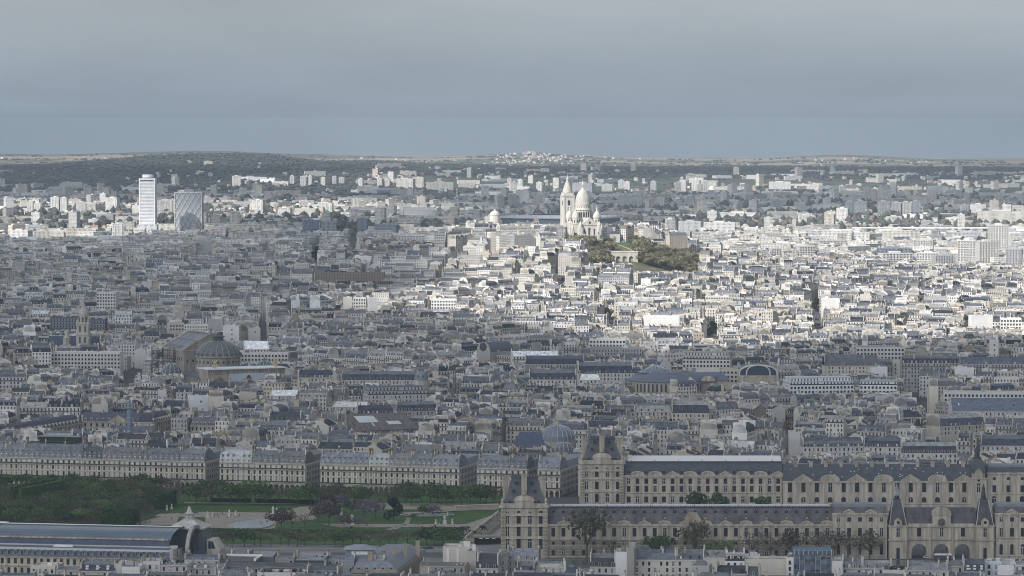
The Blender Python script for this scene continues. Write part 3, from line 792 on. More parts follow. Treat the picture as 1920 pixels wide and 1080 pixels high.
def grand_pavilion(label, pa, pb, Y, py_corn, py_top, floors, depth, inset=8, top=(.24, .79)):
    pm = (pa + pb) / 2; X = wx(pm, Y); hw = (pb - pa) / 2 * Y / F
    zc, zr = wz(py_corn, Y), wz(py_top, Y + depth * .4)
    t = thing('palace_pavilion', label, 'palace pavilion', (X, Y, 0), 0, PG)
    clear_rect(X, Y + depth / 2, hw + 3, depth / 2 + 3)
    m = MB(); m.box(-hw, hw, 0, depth, -3, zc - .05, 'limestone', top=False)
    for x in (-hw + 1.4, -hw * .5, hw * .5, hw - 1.4):
        w_ = 1.4 if abs(x) > hw * .6 else .7
        for i in range(int(zc / .9)):
            m.box(x - w_, x + w_, -.4, 0, i * .9, i * .9 + .7, 'limestone', (1.1, 1.08, 1.05, 0) if i % 2 else (.8, .78, .75, 0), bottom=True)
    put('wall', m, t)
    c = MB(); cornice(c, -hw, hw, 0, zc + .6, 1.2, .9)
    for f in floors[1:]: c.box(-hw - .1, hw + .1, -.7, 0, wz(f[0], Y) - 1.6, wz(f[0], Y) - .8, 'limestone', (1.08, 1.08, 1.06, 0), bottom=True)
    c.box(-hw - .3, hw + .3, -.5, -.1, zc + .6, zc + 1.8, 'limestone', (.95, .95, .95, 0))
    put('cornice', c, t)
    for (pyb, pyt, wf, kind) in floors:
        for i in range(4): win(t, -hw + 2 * hw * (.14 + .24 * i), wz(pyb, Y), wf, wz(pyt, Y) - wz(pyb, Y), kind, -.02, bars=None if i % 2 else 'white_paint')
    rf = MB(); a = 1.0; x2, x3 = -hw + 2 * hw * top[0], -hw + 2 * hw * top[1]
    zm = zc + (zr - zc) * .5
    e = lambda v0, v1, f: v0 + (v1 - v0) * f
    rf.hip(-hw + a, hw - a, a, depth - a, zc + .6, e(-hw + a, x2, .56), e(hw - a, x3, .56), e(a, inset, .56), e(depth - a, depth - inset, .56), zm, 'slate', (1.25, 1.22, 1.15, 0))
    rf.hip(e(-hw + a, x2, .56), e(hw - a, x3, .56), e(a, inset, .56), e(depth - a, depth - inset, .56), zm, x2, x3, inset, depth - inset, zr, 'slate', (1.25, 1.22, 1.15, 0))
    ro = put('roof', rf, t)
    g = MB(); g.box(x2 - .5, x3 + .5, inset - .5, depth - inset + .5, zr - .3, zr + .9, 'zinc', (.35, .35, .38, 0), bottom=True)
    for i in range(9): g.box(x2 + i * (x3 - x2) / 9, x2 + (i + .55) * (x3 - x2) / 9, inset - .6, inset - .3, zr + .9, zr + 1.9, 'iron')
    put('roof_crest', g, ro)
    for nm, x, y, w_, d_, zt in (('c', 0, 3.2, 1.5, 2.4, zr + 1.2), ('l', -hw + 2.6, 6, 1.6, 4.5, zr - .5), ('r', hw - 2.6, 6, 1.6, 4.5, zr - .5)):
        h = MB(); h.box(x - w_, x + w_, y, y + d_, zc, zt, 'limestone', (.92, .9, .86, 0)); h.box(x - w_ - .3, x + w_ + .3, y - .3, y + d_ + .3, zt, zt + .9, 'limestone', (.8, .8, .8, 0), bottom=True)
        for i in range(4): h.box(x - w_ + .2 + i * w_ * .5, x - w_ + .7 + i * w_ * .5, y + .4, y + 1.2, zt + .9, zt + 1.7, 'terracotta')
        put('chimney_stack', h, t)
    p = MB(); w_ = hw * .42
    p.box(-w_, w_, -.6, 3, zc + .6, zc + 3.2, 'limestone'); p.box(-w_ - .4, w_ + .4, -.9, 3, zc + 3.2, zc + 3.7, 'limestone', (1.1, 1.1, 1.1, 0), bottom=True)
    n = 10
    arc = [(w_ * cos(pi * i / n), zc + 3.7 + 2.4 * sin(pi * i / n)) for i in range(n + 1)]
    p.extry(arc, -.5, 3, 'limestone'); p.extry([(x * .8, zc + 3.7 + (z - zc - 3.7) * .8) for x, z in arc], -.7, -.4, 'limestone', (1.2, 1.2, 1.18, 0))
    pd = put('pediment', p, t)
    put('relief_group', (lambda q: (q.lathe([(1.6, zc + 6.8), (1.1, zc + 8), (.5, zc + 9.2), (.01, zc + 9.8)], 0, 1.2, 'limestone', 7, (.8, .8, .8, 0)), q)[1])(MB()), pd)
    for x in (-hw * .62, hw * .62): link('oculus', OCULUS, t, (x, 1.4, zc + 1.2), 0)
    for x in (-hw * .45, hw * .45): link('oculus', OCULUS, t, (x, 4.2, zc + 7.2), 0)
    for x in (-hw * .33, hw * .33): link('oculus', OCULUS, t, (x, 6.0, zc + 11.5), 0)
    for x in (-hw + .9, hw - .9):
        q = MB(); q.lathe([(.9, zc + 1.8), (.5, zc + 2.4), (.9, zc + 3), (.7, zc + 3.9), (.1, zc + 4.8)], x, .6, 'limestone', 8); put('corner_urn', q, t)
    return t

YS, YN = 2180.0, 2450.0
grand_pavilion('steep slate roofed corner pavilion with tall chimneys, river end of the nearer palace wing', 939, 1027, YS, 950, 895, [(1029, 1009, 2.3, 'arch'), (1005, 988, 2.1, 'rect'), (982, 966, 2.3, 'rect'), (962, 958, 1.8, 'rect')], 27)
palace_wing('long nearer palace gallery with dark stained roof and many small pediments', 1027.5, 1562, YS + 1, 1050, 984, 953,
            [(1041, 1031, 1.7, 'rect'), (1021, 1015, 1.6, 'rect'), (1006, 990, 1.9, 'rect')], 28, roofmat='old_slate', ped=(6.6, 1.5, ('tri', 'seg'), 2, 1), oculi=((974, 2, 1), (961, 1, 0)), sooty=1012, terrace='pale_zinc', lucarnes=True, name='palace_gallery')
def big_dormer(parent, x, z, w, h, y=-.8):
    p = MB(); p.box(-w / 2, w / 2, 0, 3, -4, 0, 'limestone', (.9, .88, .85, 0)); p.extry([(-w / 2 - .4, 0), (w / 2 + .4, 0), (w * .22, h), (-w * .22, h)], -.3, 3.5, 'limestone', (.85, .83, .8, 0)); p.extry([(-w * .3, .4), (w * .3, .4), (0, h * .75)], -.5, -.2, 'limestone', (.65, .63, .6, 0))
    return put('carved_pediment', p, parent, (x, y, z))
GAL = [o for o in bpy.data.objects if o.name == 'palace_gallery'][0]
big_dormer(GAL, wx(1300, YS) - GAL.location.x, wz(984, YS) + .6, 10.5, 5.8)
# end pavilions and the arched gate
def attic_block(label, pa, pb, Y, nb):
    t, hw, zc, zr = palace_wing(label, pa, pb, Y, 1050, 963, 950, [(1040, 1020, 1.7, 'arch'), (1006, 990, 1.9, 'rect'), (978, 970, 1.9, 'rect')], nb, depth=18, roofmat='old_slate', ped=(6, 1.4, ('tri',), 2, 1), crest=False, terrace='zinc', flat_top=12, name='palace_block')
    return t
attic_block('flat topped palace block with five attic windows beside the clock gate', 1562.5, 1664.5, YS - 2.5, 5)
attic_block('flat topped palace block cut off by the picture edge past the clock gate', 1868.5, 2010, YS - 2.5, 7)
def clock_gate():
    Y = YS - 1; X = wx(1766.5, Y); u = Y / F
    t = thing('arched_gate', 'arched carriage gate with three open arches and a clock in its gable', 'gate', (X, Y, 0), 0, PG)
    hw = 101 * u; zc = wz(986, Y); z1 = wz(1011, Y)
    clear_rect(X, Y + 9, hw + 2, 12)
    m = MB(); r_ = 14.2 * u
    cs = [((px - 1766.5) * u, r_, wz(1034, Y)) for px in (1724.5, 1766, 1806)]
    arch_wall(m, -63 * u, 63 * u, -3, z1, cs, 0, 14, 'limestone', (.93, .92, .9, 0))
    m.box(-63 * u, 63 * u, .02, 14, z1, zc, 'limestone')
    put('wall', m, t)
    c = MB(); c.box(-63 * u, 63 * u, -.6, .02, z1 - .5, z1 + .4, 'limestone', (.8, .8, .78, 0), bottom=True); cornice(c, -63 * u, 63 * u, 0, zc + .2, .8, .5)
    for px in (1702, 1745, 1787, 1830): c.box((px - 1768.5) * u, (px - 1764.5) * u, -.9, 0, -3, zc, 'limestone', (.82, .8, .78, 0))
    c.box(-62 * u, 62 * u, -.3, 0, zc + .2, zc + 1.3, 'limestone', (1.05, 1.05, 1.03, 0))
    put('cornice', c, t)
    for px in (1724.5, 1767, 1807): win(t, (px - 1766.5) * u, wz(1006, Y), 2.1, wz(990, Y) - wz(1006, Y), 'rect', 0, bars='white_paint' if px == 1767 else None)
    rf = MB(); zr = wz(953, Y + 5); prof = [(.6, zc + .2), (2.2, zc + (zr - zc) * .5), (5, zr), (12, zr), (13.4, zc + .2)]
    rf.extr(prof[::-1], -66 * u, 66 * u, 'old_slate', (.8, .8, .82, 0)); put('roof', rf, t)
    for i in range(10):
        if i not in (4, 5): link('stone_dormer', dormer_mesh(1.0, 1.7, 2, 'gable', 'slate', 'limestone', .5), t, ((-58 + i * 12.9) * u, 2.0, zc + 3.2))
    # clock gable
    g = MB(); w_ = 17 * u; zb = zc + .2; zg = wz(966, Y)
    g.box(-w_, w_, -.8, 2.5, zb, zg, 'limestone'); n = 8
    g.extry([(w_ * 1.1 * cos(pi * i / n), zg + 4.4 * sin(pi * i / n) ** .8) for i in range(n + 1)], -1.0, 2.5, 'limestone', (.95, .94, .92, 0))
    g.lathe([(.9, zg + 4.2), (1.2, zg + 5), (.6, zg + 6), (.05, zg + 6.4)], 0, .5, 'limestone', 8, (.8, .8, .8, 0))
    gb = put('clock_gable', g, t)
    k = MB(); n = 16; R0 = 7.2 * u
    zk = wz(979.5, Y)
    for rr, y_, mt, cl in ((R0 * 1.15, -1.05, 'limestone', (.8, .8, .78, 0)), (R0, -1.15, 'iron', (1, 1.3, 1.1, 0))):
        k.poly([(rr * cos(2 * pi * i / n), y_, zk + rr * sin(2 * pi * i / n)) for i in range(n)], mt, cl)
    for i in range(12):
        a = 2 * pi * i / 12
        k.box(R0 * .78 * cos(a) - .14, R0 * .78 * cos(a) + .14, -1.22, -1.18, zk + R0 * .78 * sin(a) - .14, zk + R0 * .78 * sin(a) + .14, 'limestone', (1.3, 1.25, 1.1, 0))
    k.poly([(-.1, -1.2, zk), (.1, -1.2, zk), (.55, -1.2, zk + 1.2), (.4, -1.2, zk + 1.25)], 'gilding'); k.poly([(0, -1.2, zk - .1), (0, -1.2, zk + .1), (-1.5, -1.2, zk + .45), (-1.5, -1.2, zk + .3)], 'gilding')
    put('clock_face', k, gb)
    # the two flanking towers
    for px in (1684.5, 1848):
        q = MB(); x = (px - 1766.5) * u; w2 = 17.5 * u
        if px < 1700 or True:
            q.box(x - w2, x + w2, -1.6, 15, -3, zc + .4, 'limestone', (1.02, 1, .97, 0), top=False)
            for zz in (z1, zc + .4): q.box(x - w2 - .5, x + w2 + .5, -2.1, 15, zz - .8, zz, 'limestone', (.85, .83, .8, 0), bottom=True)
            for s in (-1, 1): q.box(x + s * w2 * .8 - .5, x + s * w2 * .8 + .5, -2.0, -1.6, -3, zc - .6, 'limestone', (1.1, 1.1, 1.08, 0))
        tw = put('tower', q, t)
        win(tw, x, wz(1006, Y), 2.0, wz(990, Y) - wz(1006, Y), 'rect', -1.62)
        q = MB(); q.poly([(x - .9, -1.65, 0), (x + .9, -1.65, 0), (x + .9, -1.65, 6), (x - .9, -1.65, 6)], 'glass'); put('doorway', q, tw)
        q = MB(); zt = wz(937, Y + 6); q.hip(x - w2 + .4, x + w2 - .4, -1, 14, zc + .4, x - 8 * u, x + 8 * u, 5, 9, zt, 'old_slate', (.75, .75, .8, 0))
        for s in (-1, 1): q.tube((x + s * (w2 - .4), -1, zc + .4), (x + s * 8 * u, 5, zt), .25, 'pale_zinc', (.7, .7, .7, 0))
        tr = put('tower_roof', q, t)
        q = MB()
        if px < 1700:
            q.lathe([(7 * u, zt - .2), (7 * u, zt + .5), (4.4 * u, zt + .8), (5.2 * u, zt + 1.8), (3.8 * u, zt + 2.4)], x, 7, 'iron', 8)
            for i in range(6): q.tube((x + 3.2 * u * cos(i * pi / 3), 7 + 3.2 * u * sin(i * pi / 3), zt + 2.2), (x + 3.2 * u * cos(i * pi / 3), 7 + 3.2 * u * sin(i * pi / 3), zt + 5.6), .3, 'pale_zinc', (.8, .8, .8, 0))
            q.lathe([(4.2 * u, zt + 5.5), (3.6 * u, zt + 6.4), (2 * u, zt + 7.2), (1 * u, zt + 8.5), (.1, zt + 9.3)], x, 7, 'zinc', 8)
        else:
            q.lathe([(7 * u, zt - .2), (7 * u, zt + .5), (4.4 * u, zt + .8), (5 * u, zt + 2), (3.4 * u, zt + 4.5), (3.4 * u, zt + 6.4), (2 * u, zt + 7.2), (.1, zt + 8.6)], x, 7, 'iron', 8)
        put('lantern', q, tr)
        q = MB(); q.extry([(x - 2.2, zc + .4), (x + 2.2, zc + .4), (x + 1.9, zc + 3), (x, zc + 4.4), (x - 1.9, zc + 3)], -1.9, 1.5, 'limestone', (.95, .93, .9, 0)); q.poly([(x + .9 * cos(2 * pi * i / 10), -1.95, zc + 2 + .9 * sin(2 * pi * i / 10)) for i in range(10)], 'glass'); put('stone_dormer', q, t)
    return t
clock_gate()
# farther wing on the street side
grand_pavilion('pale corner pavilion with stone chimneys, at the far end of the arcaded street', 1088, 1170, YN, 868, 822, [(942, 925, 2.3, 'arch'), (917, 903, 2.2, 'rect'), (894, 881, 2.2, 'rect'), (879, 876, 1.8, 'rect')], 29)
palace_wing('farther palace wing with pale metal roof strip and round dormers', 1170.5, 1468, YN + 1, 945, 892, 867,
            [(942, 931, 2.2, 'rect'), (922, 911, 2.0, 'rect'), (907, 897, 2.0, 'rect')], 18, roofmat='slate', ped=(8, 1.9, ('seg', 'seg', 'tri'), 2, 1), oculi=((885, 1, 0),), crest=False, terrace=None, depth=18)
rw = [o for o in bpy.data.objects if o.name.startswith('palace_wing') and o.parent is None][-1]
q = MB(); hw_ = 148 * YN / F; zr_ = wz(867, YN + 5)
q.box(-hw_ + 1, hw_ + 1, 5.5, 16, zr_ - .2, zr_ + .5, 'zinc', (.5, .5, .5, 0)); q.poly([(-hw_ + 2, 6, zr_ + .6), (hw_, 6, zr_ + .6), (hw_, 17, zr_ + 3.2), (-hw_ + 2, 17, zr_ + 3.2)], 'white_paint', (.9, .9, .92, 0))
q.box(-hw_ + 2, hw_, 16.8, 17.2, zr_, zr_ + 3.2, 'pale_zinc')
for i in range(7): q.box(-hw_ + 4 + i * 14.5, -hw_ + 4.4 + i * 14.5, 6, 17, zr_ + .6, zr_ + 1.2 + .0, 'zinc')
put('sheet_metal_roof', q, rw)
t_, hw_, zc_, zr_ = palace_wing('farther palace wing with deep blue slate roof and big carved gables', 1469, 1822, YN - 2, 945, 903, 872, [(942, 932, 2.7, 'arch'), (923, 905, 2.3, 'rect')], 14, roofmat='slate', ped=(11.5, 3.4, ('tri', 'seg'), 2, 1), crest=False, terrace=None, depth=20, chim=12, oculi=())
q = MB(); rr = random.Random(3)
for i in range(26): 
    x = rr.uniform(-hw_ + 3, hw_ - 3); z = rr.uniform(zc_ + 2.5, zr_ - 2); y = np.interp((z - zc_) / (zr_ - zc_), [0, .42, 1], [.3, 1.5, 7.25]) - .12
    q.box(x, x + .7, y, y + .3, z, z + .6, 'white_paint', (.7, .75, .85, 0))
put('skylight', q, t_)
def lead_pavilion(label, pc, Y, pw, py_corn, py_dome, py_top):
    u = Y / F; X = wx(pc, Y); hw = pw / 2 * u
    t = thing('palace_pavilion', label, 'palace pavilion', (X, Y, 0), 0, PG); clear_rect(X, Y + 9, hw + 2, 12)
    zc, zd, zt = wz(py_corn, Y), wz(py_dome, Y), wz(py_top, Y)
    m = MB(); m.box(-hw, hw, 0, 18, -3, zc, 'limestone'); cornice(m, -hw, hw, 0, zc + .3); m.box(-hw * .8, hw * .8, 1, 17, zc, zc + 3, 'limestone', (.9, .9, .9, 0)); put('wall', m, t)
    d = MB(); n = 6
    prof = [(1, 0), (.98, .3), (.9, .55), (.78, .78), (.6, .93), (.5, 1)]
    for a, b in zip(prof, prof[1:]):
        z0, z1 = zc + 3 + (zd - zc - 3) * a[1], zc + 3 + (zd - zc - 3) * b[1]
        d.hip(-hw * .9 * a[0], hw * .9 * a[0], 9 - 8 * a[0], 9 + 8 * a[0], z0, -hw * .9 * b[0], hw * .9 * b[0], 9 - 8 * b[0], 9 + 8 * b[0], z1, 'slate', (1.1, 1.1, 1.1, 0))
    ro = put('domed_roof', d, t)
    l_ = MB(); l_.lathe([(hw * .55, zd - .1), (hw * .55, zd + .8), (hw * .36, zd + 1), (hw * .3, zd + (zt - zd) * .45), (hw * .42, zd + (zt - zd) * .5), (hw * .25, zd + (zt - zd) * .72), (.12, zt)], 0, 9, 'iron', 8); put('lantern', l_, ro)
    g = MB(); g.extry([(-hw * .5, zc), (hw * .5, zc), (hw * .42, zc + 4), (0, zc + 6), (-hw * .42, zc + 4)], -.6, 4, 'limestone', (.9, .88, .85, 0)); put('gable', g, t)
    win(t, 0, wz(923, Y), 2.4, 5.5, 'rect', 0); win(t, 0, wz(905, Y) + .5, 1.6, 1.6, 'round', 0)
lead_pavilion('small dark domed palace pavilion with pointed lantern at the end of the blue roof', 1836, YN - 5, 30, 897, 862, 836)
palace_wing('short pale palace wing past the dark domed pavilion', 1852, 2010, YN - 1, 945, 887, 876, [(943, 930, 2.6, 'arch'), (923, 910, 2.0, 'rect'), (900, 894, 1.7, 'arch')], 6, roofmat='slate', crest=False, terrace='zinc', depth=18, flat_top=10)
guard(1020, 2010, 1044, YS); guard(935, 1030, 1040, YS); guard(1085, 2010, 943, YN)
# ------------------------------------------------------------------ the arcaded street front facing the garden
AX0, AY0 = wx(0, 2640), 2640.0
AX1, AY1 = wx(950, 2548), 2548.0
ASL = (AY1 - AY0) / (AX1 - AX0); AROT = math.atan(ASL)
def arc_point(px):
    k = (px - 960) / F
    X = k * (AY0 - ASL * AX0) / (1 - k * ASL) * 1.0
    return X, AY0 + ASL * (X - AX0)
AG = 'arcaded houses facing the garden'
def arcade_house(label, pa, pb, roof, rc, deep, rows, seed, tone=1.0, special=None):
    r = random.Random(seed)
    xa, ya = arc_point(pa); xb, yb = arc_point(pb)
    w = hypot(xb - xa, yb - ya)
    nb = max(3, round(w / 3.6)); bw = w / nb
    t = thing('arcaded_house', label, 'townhouse', ((xa + xb) / 2, (ya + yb) / 2, 0), AROT, AG)
    hw = w / 2; zc = 17.6; c = (tone, tone, tone * .99, 0)
    clear_rect(t.location.x - sin(AROT) * deep / 2, t.location.y + cos(AROT) * deep / 2, hw + 2, deep / 2 + 3, AROT)
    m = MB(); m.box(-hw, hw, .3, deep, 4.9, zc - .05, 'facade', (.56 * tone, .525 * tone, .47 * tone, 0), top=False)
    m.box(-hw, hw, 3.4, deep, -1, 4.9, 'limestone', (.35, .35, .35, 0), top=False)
    # end walls get ordinary window rows
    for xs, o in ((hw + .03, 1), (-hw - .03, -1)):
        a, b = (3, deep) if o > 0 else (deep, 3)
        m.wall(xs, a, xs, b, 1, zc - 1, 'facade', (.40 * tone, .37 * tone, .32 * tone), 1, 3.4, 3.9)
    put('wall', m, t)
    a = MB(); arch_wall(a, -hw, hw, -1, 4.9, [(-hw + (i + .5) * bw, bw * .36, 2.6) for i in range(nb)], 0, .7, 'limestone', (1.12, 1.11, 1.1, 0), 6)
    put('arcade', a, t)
    cn = MB()
    cn.box(-hw, hw, -.55, .3, zc - .5, zc + .15, 'limestone', (1.1, 1.1, 1.08, 0), bottom=True)
    cn.box(-hw, hw, -.75, .3, 4.9, 5.2, 'limestone', (1.1, 1.1, 1.08, 0), bottom=True); cn.box(-hw, hw, -.75, -.7, 5.2, 6.1, 'iron')
    cn.box(-hw, hw, -.6, .3, 13.35, 13.7, 'limestone', (1, 1, 1, 0), bottom=True); cn.box(-hw, hw, -.6, -.55, 13.7, 14.5, 'iron')
    cn.box(-hw, hw, 0, .3, 9.5, 9.85, 'limestone', (1.1, 1.1, 1.08, 0), bottom=True)
    for i in range(nb + 1):
        x = -hw + i * bw; cn.box(max(-hw, x - .3), min(hw, x + .3), .1, .3, 5.2, 13.3, 'limestone', (1.08, 1.08, 1.06, 0))
    put('balcony', cn, t)
    for z, h in ((5.7, 3.4), (10.3, 2.5), (14.2, 2.1)):
        for i in range(nb):
            win(t, -hw + (i + .5) * bw, z, 1.25, h, 'rect', .3, bars='white_paint' if r.random() < .45 else None, tone=1.15)
    # mansard
    rf = MB(); H = {1: 5.2, 2: 7.6, 3: 10.2}[rows]; dd = min(deep, 18)
    lo = [(.2, zc + .15), (.9, zc + H * .38), (2.4, zc + H * .72), (4.2, zc + H * .93), (dd / 2 + .5, zc + H), (dd - 2.2, zc + H * .8), (dd - .2, zc + .15)]
    if roof == 'curved':
        rf.extr(lo[::-1], -hw, hw, 'roofing', rc)
    else:
        rf.extr([(.2, zc + .15), (2.3, zc + H * .86), (dd / 2, zc + H), (dd - 2.3, zc + H * .86), (dd - .2, zc + .15)][::-1], -hw, hw, 'roofing', rc)
    if deep > dd: rf.hip(-hw, hw, dd, deep, zc - .05, -hw + 1.5, hw - 1.5, dd - 3, deep - 2, zc + 4, 'roofing', rc)
    ro = put('roof', rf, t)
    for row in range(rows):
        dk = 'arch' if row == 0 else 'flat'
        z = zc + .5 + row * 2.75
        y = np.interp(z, [p[1] for p in lo[:5]], [p[0] for p in lo[:5]]) - .15 if roof == 'curved' else .2 + 2.1 * (z - zc) / (H * .86) - .1
        for i in range(nb):
            if row and r.random() < .12: continue
            link('dormer', dormer_mesh(1.35 - .25 * row, 2.0 - .35 * row, 2.0, dk, 'zinc', 'white_paint' if r.random() < .6 else 'pale_zinc', .8), t, (-hw + (i + .5) * bw, float(y), z))
    for xs in ([-hw + .4, hw - .9] if w < 30 else [-hw + .4, -hw / 3, hw / 3, hw - .9]):
        g = MB(); y0 = r.uniform(2.5, 4); ln = r.uniform(2.5, 5); cc = r.choice(((.46, .42, .36), (.38, .33, .27), (.55, .53, .5)))
        g.box(xs, xs + .7, y0, y0 + ln, zc, zc + H + r.uniform(.8, 2.2), 'plain', cc); zz = zc + H + 1
        for q_ in range(int(ln / .6)): g.box(xs + .2, xs + .5, y0 + .2 + q_ * .6, y0 + .5 + q_ * .6, zz, zz + 2.2, 'terracotta')
        g.poly([(xs + .75, .3, zc + .2), (xs + .75, 3, zc + H), (xs + .75, y0, zc + H), (xs + .75, y0, zc)], 'plain', cc)
        put('chimney_stack', g, t)
    if special == 'terrace':
        g = MB(); z = zc + H
        g.box(-hw * .55, hw * .75, 5, 13, z - .2, z + 3, 'glass', top=False); g.box(-hw * .6, hw * .8, 4, 14, z + 3.4, z + 3.8, 'zinc', bottom=True)
        g.poly([(-hw * .9, 3, z + 2.4), (-hw * .5, 4, z + 3.4), (-hw * .5, 13, z + 3.8), (-hw * .9, 12, z + 2.8)], 'zinc')
        g.box(-hw * .5, hw * .7, 4.2, 4.6, z - .1, z + .8, 'foliage', (.04, .09, .03, 0)); g.box(-hw * .88, -hw * .86, 3.2, 3.4, z, z + 2.5, 'white_paint')
        put('roof_terrace', g, t)
    return t
Z1, Z2, SL, BR = (.135, .14, .155), (.17, .18, .2), (.075, .08, .095), (.15, .147, .145)
for row in [
    ('arcaded house at the picture edge with pale chimney fins across its roof', -70, 42, 'curved', Z2, 18, 2, 1.0, None),
    ('widest arcaded house, three dormer rows and a canopied rooftop terrace', 42, 152, 'straight', (.15, .16, .185), 20, 3, 1.0, 'terrace'),
    ('narrow arcaded house with bright windows below a recessed roof, beside the rooftop terrace', 152.5, 188, 'straight', SL, 18, 2, 1.02, None),
    ('arcaded house with brown grey sloping roof and scattered skylights', 188.5, 265, 'straight', BR, 18, 2, 1.0, None),
    ('arcaded house with curved grey roof, next but one to the block corner', 265.5, 335, 'curved', Z1, 18, 2, .96, None),
    ('corner arcaded house with long shaded side wall and rounded roof end', 335.5, 382, 'curved', Z2, 52, 2, .98, None),
    ('arcaded house with shiny pale metal roof right after the first side street', 410, 470, 'curved', (.4, .41, .42), 18, 2, .97, None),
    ('arcaded house between the shiny roofed one and the second side street corner', 470.5, 522, 'curved', Z1, 18, 2, 1.0, None),
    ('arcaded corner house closing the short middle block of the street', 522.5, 571, 'curved', BR, 60, 2, .97, None),
    ('arcaded corner house with blue grey curved roof and two full dormer rows', 599, 690, 'curved', (.19, .205, .24), 18, 2, 1.04, None),
    ('arcaded house with pale patched mansard and glazed panels', 690.5, 728, 'straight', (.36, .365, .37), 18, 2, 1.03, None),
    ('stained arcaded house with dull brown roof in the middle of its block', 728.5, 770, 'straight', (.2, .2, .2), 18, 2, .9, None),
    ('arcaded house under twin chimney walls with grey zinc mansard', 770.5, 808, 'straight', Z2, 18, 2, 1.0, None),
    ('corner arcaded house with tall slit dormers on a humped zinc roof', 808.5, 860, 'curved', (.21, .22, .25), 62, 2, 1.03, None),
    ('arcaded corner house opposite the humped roof, round dormers in its grey mansard', 894, 955, 'curved', Z2, 18, 2, 1.02, None),
    ('last but one arcaded house, partly hidden by the slate corner pavilion', 955.5, 988, 'curved', Z1, 48, 2, .98, None),
    ('last arcaded house, tall rounded roof above the dark street by the palace', 1008, 1050, 'curved', (.2, .215, .25), 75, 2, 1.02, None)]:
    arcade_house(row[0], row[1], row[2], row[3], row[4], row[5], row[6], int(row[1]) + 99, row[7], row[8])
guard(-80, 1050, 935, 2540)
